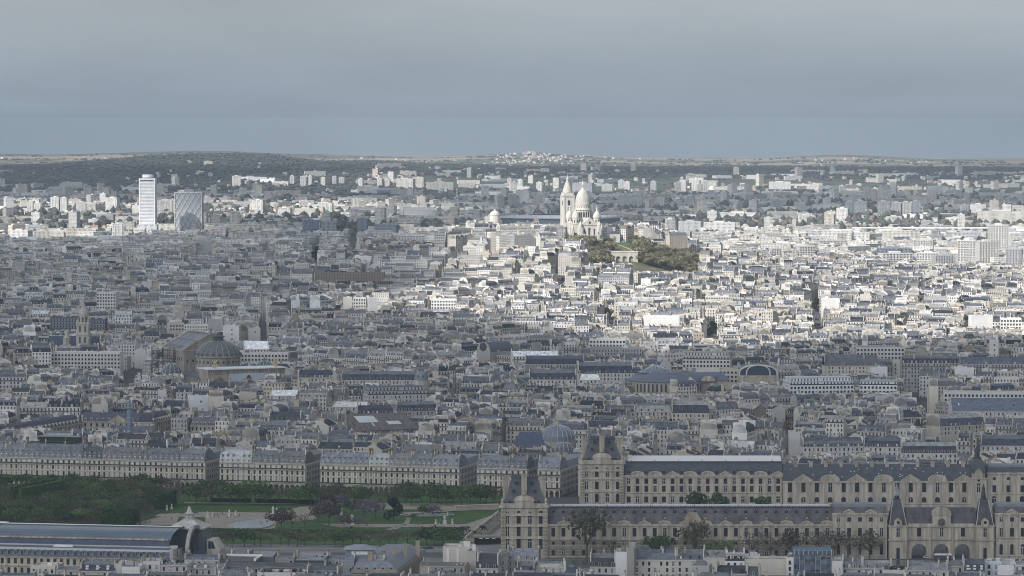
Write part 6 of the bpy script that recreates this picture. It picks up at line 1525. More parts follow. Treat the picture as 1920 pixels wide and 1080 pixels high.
# people: one continuous body each
def person_mesh(stride, seed):
    me = bpy.data.meshes.new('person'); s = stride
    V = [(0, 0, .95, .13), (0, 0, 1.2, .13), (0, 0, 1.4, .15), (0, 0, 1.5, .06), (0, -.02, 1.62, .095), (0, -.02, 1.73, .085),
         (.1, 0, .88, .095), (.11, -s * .5, .48, .065), (.11, -s * .62, .08, .045), (.11, -s * .62 - .14, .04, .04), (-.1, 0, .88, .095), (-.11, s * .4, .48, .065), (-.11, s * .8, .1, .045), (-.11, s * .8 - .14, .05, .04),
         (.2, 0, 1.42, .06), (.25, s * .2, 1.14, .045), (.25, s * .05 - .06, .9, .035), (.25, s * .05 - .08, .8, .035), (-.2, 0, 1.42, .06), (-.25, -s * .2, 1.14, .045), (-.25, -s * .2 - .1, .92, .035), (-.25, -s * .2 - .13, .82, .035)]
    E_ = [(0, 1), (1, 2), (2, 3), (3, 4), (4, 5), (0, 6), (6, 7), (7, 8), (8, 9), (0, 10), (10, 11), (11, 12), (12, 13), (2, 14), (14, 15), (15, 16), (16, 17), (2, 18), (18, 19), (19, 20), (20, 21)]
    me.from_pydata([v[:3] for v in V], E_, [])
    o = bpy.data.objects.new('person_source', me); COL.objects.link(o)
    md = o.modifiers.new('skin', 'SKIN')
    for i, v in enumerate(V): me.skin_vertices[0].data[i].radius = (v[3], v[3] * .85)
    me.skin_vertices[0].data[0].use_root = True
    dg = bpy.context.evaluated_depsgraph_get(); em = bpy.data.meshes.new_from_object(o.evaluated_get(dg)); bpy.data.objects.remove(o)
    r = random.Random(seed); top = r.choice(((.12, .12, .14), (.4, .4, .42), (.05, .05, .07), (.25, .1, .08), (.1, .14, .25), (.55, .52, .48))); leg = r.choice(((.04, .05, .09), (.03, .03, .03), (.2, .18, .14)))
    ca = em.color_attributes.new('Col', 'FLOAT_COLOR', 'CORNER'); k = 0; arr = []
    for p in em.polygons:
        z = sum(em.vertices[v].co.z for v in p.vertices) / len(p.vertices)
        c = (.06, .04, .03) if z > 1.7 else (.42, .28, .2) if z > 1.5 else top if z > .9 else leg
        arr += [(*c, 0)] * len(p.vertices)
    ca.data.foreach_set('color', np.asarray(arr, np.float32).ravel()); em.materials.clear(); em.materials.append(MATS['cloth']); em.name = 'person'
    return em
PM = [person_mesh(.25 * (i % 3), i) for i in range(6)]
rp = random.Random(9)
spots = [(rp.uniform(400, 470), rp.uniform(964, 974)) for _ in range(16)] + [(rp.uniform(545, 600), rp.uniform(952, 972)) for _ in range(12)] + [(rp.uniform(680, 860), rp.uniform(984, 990)) for _ in range(22)] + [(rp.uniform(488, 505), rp.uniform(975, 985)) for _ in range(5)] + [(rp.uniform(270, 330), rp.uniform(970, 982)) for _ in range(6)]
for i, (px, py) in enumerate(spots):
    x, y = gp(px, py); o = link('person', PM[i % 6], None, (x, y, .06), rp.uniform(0, 6.28)); tag(o, 'tiny figure strolling on the pale gravel of the garden', 'person', 'people strolling in the garden')
for i in range(26):
    f = rp.random(); o = link('person', PM[i % 6], None, (xa + (xb - xa) * f - sin(an) * -rp.uniform(.8, 8) , ya + (yb - ya) * f - cos(an) * rp.uniform(.8, 8), 2.22), rp.uniform(0, 6.28)); tag(o, 'tiny figure walking along the raised terrace causeway', 'person', 'people on the terrace causeway')
# vehicles seen through the gate arches and by the quay
def car(px, py, col, label, L_=4.3, rz=0.0, z=0.06, name='parked_car'):
    x, y = gp(px, py); t = thing(name, label, 'car', (x, y, z), rz, 'cars by the river'); m = MB()
    m.extry([(-L_ / 2, .35), (L_ / 2, .35), (L_ / 2, .8), (L_ * .33, .95), (L_ * .2, 1.45), (-L_ * .28, 1.45), (-L_ * .42, .95), (-L_ / 2, .85)], -.85, .85, 'plain', col); put('body', m, t)
    for sx in (-1, 1):
        for sy in (-1, 1):
            w = MB(); n = 10; w.extry([(sx * L_ * .31 + .33 * cos(2 * pi * i / n), .33 + .33 * sin(2 * pi * i / n)) for i in range(n)], sy * .8 - .1, sy * .8 + .1, 'iron'); put('wheel', w, t)
    g = MB(); g.box(-L_ * .3, L_ * .2, -.87, .87, 1.0, 1.36, 'glass'); put('window_band', g, t)
    return t
car(1722, 1046, (.03, .03, .04), 'dark car at the foot of the first gate arch'); car(1738, 1047, (.5, .5, .52), 'pale car between the first and the middle gate arch')
car(806, 1030, (.04, .07, .16), 'blue car parked at the end of the zinc roofed corner house'); car(796, 1031, (.05, .06, .1), 'dark blue car parked behind the blue one')
x, y = gp(1768, 1049); t = thing('coach', 'white topped coach passing before the middle gate arch', 'bus', (x, y, .06)); m = MB(); m.box(-4.6, 4.6, -1.2, 1.2, .4, 1.6, 'iron', (1.5, 1.5, 1.6, 0)); m.box(-4.6, 4.6, -1.15, 1.15, 2.3, 3.1, 'white_paint'); put('body', m, t); m = MB(); m.box(-4.5, 4.5, -1.17, 1.17, 1.6, 2.3, 'glass'); put('window_band', m, t)
for sx in (-3, 3):
    w = MB(); w.extry([(sx + .48 * cos(2 * pi * i / 10), .48 + .48 * sin(2 * pi * i / 10)) for i in range(10)], -1.25, 1.25, 'iron'); put('wheel_pair', w, t)
# ------------------------------------------------------------------ houses one can single out
WINFRONT = 0
def lone_house(label, X, Y, a, w, d, h, roof, rh, wc, rc, gz=0.0, seed=0, winobj=True, group=None, rows=4, dormers=None, stacks=None, party=None, front_win=1, lod=0, name='apartment_house', cat='apartment house', skirt=6):
    r = random.Random(seed)
    t = thing(name, label, cat, (X, Y, gz), a, group)
    single, many = {}, []
    def E(p):
        if p in ('wall', 'roof'): return single.setdefault(p, MB())
        m = MB(); many.append((p, m)); return m
    face = 1 if cos(a) > 0 else -1
    house(E, r, w, d, h, roof, rh, wc, rc, lod=lod, face=face, skirt=skirt, front_win=0 if winobj and front_win else front_win, dormers=dormers, stacks=stacks, party=party)
    for p in ('wall', 'roof'):
        if p in single: put(p, single[p], t)
    for p, m in many: put(p, m, t)
    if winobj and front_win:
        # the wall that looks towards the camera gets real windows
        tx, ty = -X, -Y
        best = max(((0, (0, -1)), (1, (1, 0)), (2, (0, 1)), (3, (-1, 0))), key=lambda q: (q[1][0] * cos(a) - q[1][1] * sin(a)) * tx + (q[1][0] * sin(a) + q[1][1] * cos(a)) * ty)
        k = best[0]; ln = w if k in (0, 2) else d
        n = max(1, int(ln / 2.9))
        for q in range(min(rows, int(h / 3.1))):
            z = h - 2.75 - 3.1 * q
            for i in range(n):
                if r.random() < .08: continue
                o = -ln / 2 + (i + .5) * ln / n
                pos, rz = (((o, 0), 0), ((w / 2, d / 2 + o), pi / 2), ((-o, d), pi), ((-w / 2, d / 2 - o), -pi / 2))[k]
                link('window', window_mesh('rect', 1.05, 1.9, 'plain', 'white_paint' if (seed + i) % 3 == 0 else None, .5), t, (pos[0], pos[1], z), rz)
    return t
FG = [
    # pa, pb, eave, ridge, Y, depth, roof, wall, roofcol, label, extra
    (57, 104, 1064, 1062, 1930, 16, 'flat', (.52, .47, .4), (.5, .5, .5), 'cream flat roofed house with clutter on its terrace before the hotel front', {}),
    (104, 150, 1069, 1062, 1925, 14, 'gable', (.4, .37, .33), (.16, .17, .2), 'low zinc roofed house between two taller cream ones', {}),
    (150, 216, 1071, 1051, 1925, 15, 'mansard', (.46, .42, .36), (.05, .055, .075), 'black slate roofed house with glinting skylights in front of the hotel', {'dormers': 0}),
    (216, 228, 1060, 1055, 1925, 16, 'flat', (.5, .48, .44), (.3, .3, .3), 'narrow grey house with a bare party wall next to the black slate roof', {'front_win': 0}),
    (228, 262, 1066, 1064, 1922, 14, 'flat', (.68, .67, .65), (.5, .5, .5), 'white blank gable wall standing at the picture bottom', {'front_win': 0}),
    (262, 300, 1056, 1052, 1935, 14, 'flat', (.6, .58, .55), (.55, .55, .55), 'pale roof terrace house covered with ventilator stacks', {'stacks': 4}),
    (300, 352, 1060, 1056, 1930, 14, 'lean', (.45, .44, .42), (.3, .31, .32), 'grey house with plant covered terraces at the end of the hotel', {}),
    (345, 412, 1050, 1040, 1960, 16, 'mansard', (.5, .48, .45), (.15, .165, .2), 'slate blue roofed house with white framed windows by the hotel end', {'dormers': 3}),
    (352, 420, 1066, 1056, 1935, 14, 'gable', (.42, .4, .37), (.2, .21, .22), 'broad patched zinc roof with small skylights at the picture bottom', {'dormers': 0}),
    (412, 482, 1052, 1047, 1958, 14, 'lean', (.12, .12, .13), (.09, .09, .1), 'dark sunken roof edged with a white parapet', {'front_win': 0, 'stacks': 1}),
    (432, 466, 1042, 1032, 1975, 12, 'mansard', (.5, .49, .46), (.17, .18, .2), 'little zinc mansard house with a pale chimney, behind the white parapet', {'dormers': 3}),
    (466, 514, 1044, 1036, 1975, 14, 'lean', (.16, .17, .19), (.24, .25, .27), 'grey single slope roof beside the white parapet', {'front_win': 0, 'dormers': 0}),
    (515, 552, 1048, 1042, 1970, 12, 'gable', (.3, .3, .3), (.17, .17, .17), 'low dim house in the gap between two single slope roofs', {}),
    (552, 612, 1051, 1038, 1968, 15, 'lean', (.09, .095, .105), (.24, .25, .27), 'big grey single slope roof over a dark glazed front with white pots', {'front_win': 0}),
    (612, 664, 1050, 1041, 1972, 14, 'gable', (.3, .32, .36), (.17, .19, .22), 'blue grey gabled house beside the zinc roofed corner house', {}),
    (416, 634, 1064, 1055, 1940, 13, 'gable', (.2, .2, .21), (.085, .088, .095), 'very long dark slate roof running across the picture bottom', {'stacks': 4, 'dormers': 0}),
    (400, 462, 1080, 1068, 1905, 12, 'hip', (.5, .47, .42), (.16, .17, .2), 'cream and zinc house at the picture bottom below the dark sunken roof', {}),
    (482, 570, 1077, 1074, 1905, 14, 'flat', (.66, .64, .6), (.3, .31, .33), 'wide house with white terrace edge and shrubs at the picture bottom', {}),
    (574, 634, 1080, 1062, 1905, 14, 'mansard', (.5, .47, .42), (.13, .145, .175), 'blue zinc mansard with four square dormers at the picture bottom', {'dormers': 4}),
    (700, 720, 1052, 1047, 1968, 10, 'flat', (.36, .34, .31), (.3, .3, .3), 'stone chimney block house rising from the zinc corner roof', {'front_win': 0, 'stacks': 3}),
    (830, 886, 1028, 1027, 1990, 14, 'flat', (.55, .51, .45), (.4, .4, .4), 'tall cream party wall with vertical white strips below the terrace', {'front_win': 0}),
    (786, 872, 1062, 1054, 1945, 14, 'gable', (.38, .34, .29), (.13, .125, .12), 'low brownish house below the white striped wall', {}),
    (800, 850, 1077, 1068, 1915, 12, 'hip', (.5, .49, .47), (.1, .11, .13), 'huddled grey roofs at the bottom beside the zinc corner house', {}),
    (875, 893, 1037, 1034, 1958, 16, 'flat', (.42, .4, .37), (.3, .3, .3), 'narrow grey gable wall topped by a chimney next to the black mansard', {'front_win': 0}),
    (893, 934, 1066, 1038, 1950, 14, 'mansard', (.55, .53, .5), (.05, .052, .065), 'black mansard house with three tall white windows under the slate pavilion', {'dormers': 3}),
    (934, 952, 1048, 1043, 1960, 14, 'flat', (.36, .34, .31), (.3, .3, .3), 'narrow dun house with one black window at the slate pavilion foot', {}),
    (950, 1010, 1050, 1028, 1975, 14, 'mansard', (.4, .39, .38), (.22, .23, .25), 'pale zinc roofed house with dark dormer band under the pavilion', {'dormers': 4}),
    (968, 1002, 1070, 1055, 1935, 12, 'mansard', (.45, .43, .4), (.07, .075, .095), 'small slate house with two white dormers below the pavilion', {'dormers': 2}),
    (1002, 1058, 1063, 1053, 1940, 15, 'hip', (.55, .53, .48), (.40, .39, .36), 'pale stone capped house beside the blue hipped roof', {'dormers': 0}),
    (1056, 1084, 1076, 1058, 1930, 12, 'hip', (.4, .4, .4), (.06, .075, .115), 'steep blue slate hipped roof at the bottom beside the tall tree', {'dormers': 0}),
    (1084, 1108, 1076, 1072, 1915, 12, 'flat', (.55, .53, .5), (.4, .4, .4), 'low cream house with a slender white chimney under the tall tree', {'stacks': 1}),
    (1106, 1154, 1063, 1037, 1965, 13, 'mansard', (.55, .54, .51), (.045, .047, .06), 'black slate mansard house with white chimneys before the gallery', {'dormers': 4, 'stacks': 3}),
    (1154, 1176, 1038, 1034, 1960, 14, 'flat', (.70, .69, .67), (.5, .5, .5), 'white stepped party wall next to the black slate mansard', {'front_win': 0, 'stacks': 2}),
    (1176, 1189, 1029, 1027, 1958, 9, 'flat', (.32, .3, .27), (.3, .3, .3), 'tall narrow grey chimney slab between white wall and cream house', {'front_win': 0, 'stacks': 1}),
    (1189, 1268, 1050, 1030, 1965, 14, 'mansard', (.6, .565, .49), (.14, .155, .185), 'long cream house with few windows and a chimney lined zinc roof', {'stacks': 6, 'dormers': 0}),
    (1268, 1320, 1050, 1030, 1962, 14, 'mansard', (.55, .52, .46), (.11, .12, .145), 'cream house continuing the long one, with three pale dormers', {'stacks': 3, 'dormers': 3}),
    (1296, 1330, 1064, 1060, 1935, 14, 'flat', (.42, .41, .38), (.4, .4, .4), 'dun cube with a chimney in front of the cream houses', {'front_win': 0}),
    (1318, 1362, 1046, 1031, 1960, 14, 'gable', (.56, .53, .47), (.2, .2, .2), 'cream gabled house beside the white penthouse', {'front_win': 0}),
    (1360, 1396, 1052, 1036, 1955, 14, 'setback', (.72, .71, .69), (.4, .4, .4), 'white penthouse with a planted terrace above black dormers', {}),
    (1342, 1400, 1076, 1060, 1930, 12, 'mansard', (.5, .49, .47), (.04, .042, .05), 'black mansard with three small white dormers below the penthouse', {'dormers': 3}),
    (1396, 1424, 1046, 1035, 1968, 11, 'flat', (.7, .69, .67), (.5, .5, .5), 'small white box house before the gallery base', {}),
    (1396, 1474, 1052, 1046, 1955, 14, 'flat', (.56, .52, .45), (.3, .29, .27), 'ochre walled house with wide blank front beside the glazed scaffold', {'front_win': 0}),
    (1474, 1488, 1048, 1046, 1950, 12, 'flat', (.66, .65, .62), (.5, .5, .5), 'narrow white house squeezed against the glazed scaffold', {}),
    (1400, 1425, 1080, 1062, 1920, 12, 'mansard', (.5, .5, .5), (.09, .09, .1), 'dark roofed house with white fins below the ochre house', {'dormers': 1}),
    (1560, 1580, 1055, 1049, 1950, 14, 'flat', (.66, .64, .61), (.5, .5, .5), 'white stepped gable wall at the far end of the glazed scaffold', {'front_win': 0}),
    (1578, 1617, 1066, 1046, 1955, 13, 'mansard', (.5, .48, .46), (.19, .195, .21), 'zinc roofed house with a band of white windows past the scaffold', {'dormers': 4}),
    (1617, 1672, 1066, 1050, 1950, 13, 'mansard', (.5, .49, .46), (.18, .185, .2), 'grey zinc house with two roof lights and pale windows', {'dormers': 3}),
    (1655, 1700, 1072, 1062, 1925, 12, 'flat', (.6, .58, .54), (.4, .4, .4), 'cream stepped house with a roof garden at the picture bottom', {}),
    (1700, 1776, 1070, 1054, 1945, 13, 'gable', (.5, .48, .45), (.2, .205, .215), 'long zinc house with two slim white chimneys below the clock gate', {'stacks': 3, 'dormers': 0}),
    (1776, 1808, 1062, 1050, 1950, 12, 'hip', (.42, .41, .38), (.16, .16, .17), 'hipped grey roof crowded with chimneys below the gate', {'stacks': 4, 'dormers': 0}),
    (1806, 1848, 1072, 1049, 1945, 13, 'mansard', (.4, .4, .41), (.06, .063, .078), 'dark slate house with two rows of bright skylights below the gate tower', {'dormers': 0}),
    (1848, 1902, 1056, 1048, 1952, 13, 'flat', (.58, .61, .66), (.35, .36, .38), 'bluish white house with round headed windows near the corner', {'rows': 3}),
    (1872, 1906, 1063, 1062, 1915, 13, 'flat', (.70, .70, .69), (.55, .55, .55), 'blank white cube house at the bottom before the bluish white one', {'front_win': 0}),
    (1900, 1960, 1060, 1052, 1950, 13, 'gable', (.6, .59, .56), (.3, .3, .3), 'pale gabled house cut off by the picture corner', {}),
    (1900, 1950, 1078, 1070, 1905, 12, 'hip', (.4, .4, .38), (.16, .16, .16), 'low brown grey roof in the bottom corner beside the white cube', {}),
]
for i, (pa, pb, ev, rg, Y, d, roof, wc, rc, lb, ex) in enumerate(FG):
    a = R(-5 if i % 3 else -9); X = wx((pa + pb) / 2, Y, 1050); w = (pb - pa) * Y / F
    h = wz(ev, Y); rh = max(.9, wz(rg, Y + d * .45) - h)
    t = lone_house(lb, X, Y, a, w, d, h, roof, rh, wc, rc, 0, i + 5, group='houses along the picture bottom', **{'rows': 3, **ex})
    if 'skylights' in lb:
        q = MB()
        for rr in range(2):
            for c_ in range(3):
                f = .25 + .35 * rr; x = -w * .35 + c_ * w * .3; y0 = 1.7 * f * .9 - .05; z = h + rh * .68 * f
                q.box(x, x + 1.4, y0 - .25, y0 + .3, z, z + .9, 'white_paint', (.9, .92, 1, 0), bottom=True)
        put('skylight', q, t)
    if 'white strips' in lb:
        q = MB()
        for f, ww in ((-.33, .09), (.0, .07), (.38, .08)): q.box(f * w - ww * w * .5, f * w + ww * w * .5, -.12, 0, h - 13, h - .2, 'white_paint')
        put('painted_strip', q, t)
    if 'white parapet' in lb and 'dark' in lb:
        q = MB(); q.box(-w * .5, w * .5, d - .5, d + .6, h + rh * .8, h + rh + 1.1, 'white_paint', (.95, .95, .95, 0)); q.box(w * .42, w * .48, 0, d, h, h + rh + .5, 'white_paint'); put('parapet', q, t)
    if 'white pots' in lb:
        q = MB()
        for j in range(11): q.lathe([(.35, h - 2.4), (.5, h - 1.6)], -w * .1 + j * w * .055, -1.2 - (j % 2) * .5, 'white_paint', 8)
        put('terrace_pot', q, t)
    if 'shrubs' in lb or 'plant' in lb or 'roof garden' in lb:
        q = MB(); r9 = random.Random(i)
        for j in range(9): leaf_cloud(q, r9, r9.uniform(-w * .45, w * .45), r9.uniform(1, 4), h + 1.6, .9, .9, 26, .35, [(.03, .055, .022), (.04, .06, .03)])
        put('terrace_shrub', q, t)
# the zinc-roofed corner house with its pilastered flank
Yc = 1955.0
def corner_block():
    xa, xb, xc = wx(660, Yc), wx(742, Yc), wx(795, Yc + 95)
    t = thing('corner_mansion', 'large zinc roofed corner mansion with a long pilastered flank running to the quay', 'mansion', (xb, Yc, 0), 0); z = wz(1072, Yc); zr = wz(1056, Yc)
    P = [(xa - xb, 0), (0, 0), (xc - xb, 95), (xc - xb - 26, 97), (xa - xb, 40)]
    m = MB(); m.prism(P, -3, z, 'limestone', (1.12, 1.12, 1.1, 0), top=False)
    dx, dy = P[2][0] - P[1][0], P[2][1]; L_ = hypot(dx, dy); ux, uy = dx / L_, dy / L_
    for i in range(30):
        f = i * L_ / 30; b = (ux * f, uy * f); m.poly([(b[0] + uy * .25, b[1] - ux * .25, 0), (b[0] + uy * .25 + ux * 1.1, b[1] - ux * .25 + uy * 1.1, 0), (b[0] + uy * .25 + ux * 1.1, b[1] - ux * .25 + uy * 1.1, z - 2), (b[0] + uy * .25, b[1] - ux * .25, z - 2)], 'limestone', (1.25, 1.25, 1.22, 0))
        m.poly([(b[0] + uy * .06 + ux * 1.6, b[1] - ux * .06 + uy * 1.6, z - 9), (b[0] + uy * .06 + ux * 2.7, b[1] - ux * .06 + uy * 2.7, z - 9), (b[0] + uy * .06 + ux * 2.7, b[1] - ux * .06 + uy * 2.7, z - 3), (b[0] + uy * .06 + ux * 1.6, b[1] - ux * .06 + uy * 1.6, z - 3)], 'glass')
    put('wall', m, t)
    m = MB()
    for q, (o, z0, z1) in enumerate(((.7, z - .6, z + .2), (.4, z + .2, z + 1.3))): m.prism([(P[0][0] - o, P[0][1] - o), (P[1][0] + o, P[1][1] - o), (P[2][0] + o, P[2][1]), (P[3][0], P[3][1]), (P[4][0] - o, P[4][1])], z0, z1, 'travertine', (.62, .6, .56, 0), top=q == 0)
    put('cornice', m, t)
    m = MB(); c = (1.05, 1.05, 1.08, 0)
    I = [(P[0][0] + 2, 6), (-4, 7), (P[2][0] - 7, 89), (P[3][0] + 7, 90), (P[4][0] + 3, 42)]
    for i in range(5):
        j = (i + 1) % 5; m.poly([(P[i][0], P[i][1], z + .3), (P[j][0], P[j][1], z + .3), (I[j][0], I[j][1], zr), (I[i][0], I[i][1], zr)], 'zinc', c)
    m.poly([(p[0], p[1], zr) for p in I], 'zinc', (.9, .9, .95, 0)); m.box(-26, -12, 30, 44, zr, zr + 3.4, 'zinc', (1.15, 1.15, 1.15, 0)); m.hip(-27, -11, 29, 45, zr + 3.4, -22, -16, 35, 39, zr + 5.2, 'zinc', (1.3, 1.3, 1.3, 0)); ro = put('roof', m, t)
    m = MB(); m.box(-23, -15, 29.8, 30, zr + 1, zr + 2.6, 'white_paint'); put('skylight', m, ro)
    for x, y in ((-14, 12), (-8, 22), (-3, 38), (2, 52), (8, 66)):
        m = MB(); m.box(x, x + 2, y, y + 4.5, z, zr + 3.4, 'limestone', (.85, .8, .74, 0)); m.box(x - .2, x + 2.2, y - .2, y + 4.7, zr + 3.4, zr + 3.8, 'limestone', (.7, .68, .64, 0)); put('chimney_stack', m, t)
    for i in range(5): link('dormer', dormer_mesh(2, 2.4, 2, 'arch', 'zinc', 'limestone', 1.3), t, (P[0][0] + 3 + i * 4, .2, z + .4))
corner_block()
# the scaffolded glass-wrapped house
def wrapped_house():
    Y = 1950.0; xa, xb = wx(1490, Y), wx(1560, Y); w = (xb - xa) / 2; z0, z1 = wz(1076, Y), wz(1030, Y)
    t = thing('scaffolded_house', 'house wrapped in blue netted scaffolding with a glazed roof shelter', 'scaffolded house', ((xa + xb) / 2, Y, 0))
    m = MB(); m.box(-w + 1, w - 1, 1.6, 13, -3, z1 - 5, 'facade', (.25, .25, .27, 0), win=1); put('wall', m, t)
    m = MB()
    for i in range(8):
        for y in (0, 1.3): m.tube((-w + i * 2 * w / 7, y, z0 - 12), (-w + i * 2 * w / 7, y, z1), .09, 'pale_zinc', n=4)
    for k in range(8): m.box(-w, w, 0, 1.3, z0 - 8 + k * 2.5, z0 - 7.85 + k * 2.5, 'zinc', bottom=True)
    put('tube_frame', m, t)
    m = MB()
    for i in range(7):
        for k in range(5):
            if (i * 3 + k * 5) % 7 in (0, 3): continue
            x = -w + i * 2 * w / 7; m.poly([(x + .1, -.08, z0 - 3 + k * 2.5), (x + 2 * w / 7 - .1, -.08, z0 - 3 + k * 2.5), (x + 2 * w / 7 - .1, -.08, z0 - .7 + k * 2.5), (x + .1, -.08, z0 - .7 + k * 2.5)], 'plain', (.10, .12, .17) if (i + k) % 2 else (.15, .17, .22))
    put('netting', m, t)
    m = MB(); m.extr([(-.5, z1 - 2.5), (14, z1 - 2.5), (14, z1 - .5), (7, z1 + .6), (-.5, z1 - .8)], -w - .3, w + .3, 'blue_glass', (.8, .85, .95, 0))
    for i in range(9): m.box(-w + i * w / 4 - .1, -w + i * w / 4 + .1, -.6, 0, z1 - 2.6, z1 - .6, 'white_paint')
    put('glazed_shelter', m, t)
wrapped_house()
# low roofs filling the picture bottom
r = random.Random(3)
for i in range(30):
    px = -30 + i * 68 + r.uniform(-10, 10); Y = 1862.0 + r.uniform(-8, 8); w = r.uniform(15, 19); h = wz(1084 + r.uniform(-3, 5), Y)
    k = r.choices(range(len(WALLS)), WALLP)[0]; q = r.choices(range(len(ROOFS)), ROOFP)[0]
    if 0 < px < 1920: lone_house('%s house under %s roof, only its ridge showing at the bottom edge' % (WALLS[k][1], ROOFS[q][1]), wx(px, Y, 1075), Y, R(-7), w, 12, h - 1, r.choice(('gable', 'hip', 'mansard')), 2.6, jit(WALLS[k][0], r), jit(ROOFS[q][0], r), 0, i + 300, winobj=False, group='roof ridges along the bottom edge')
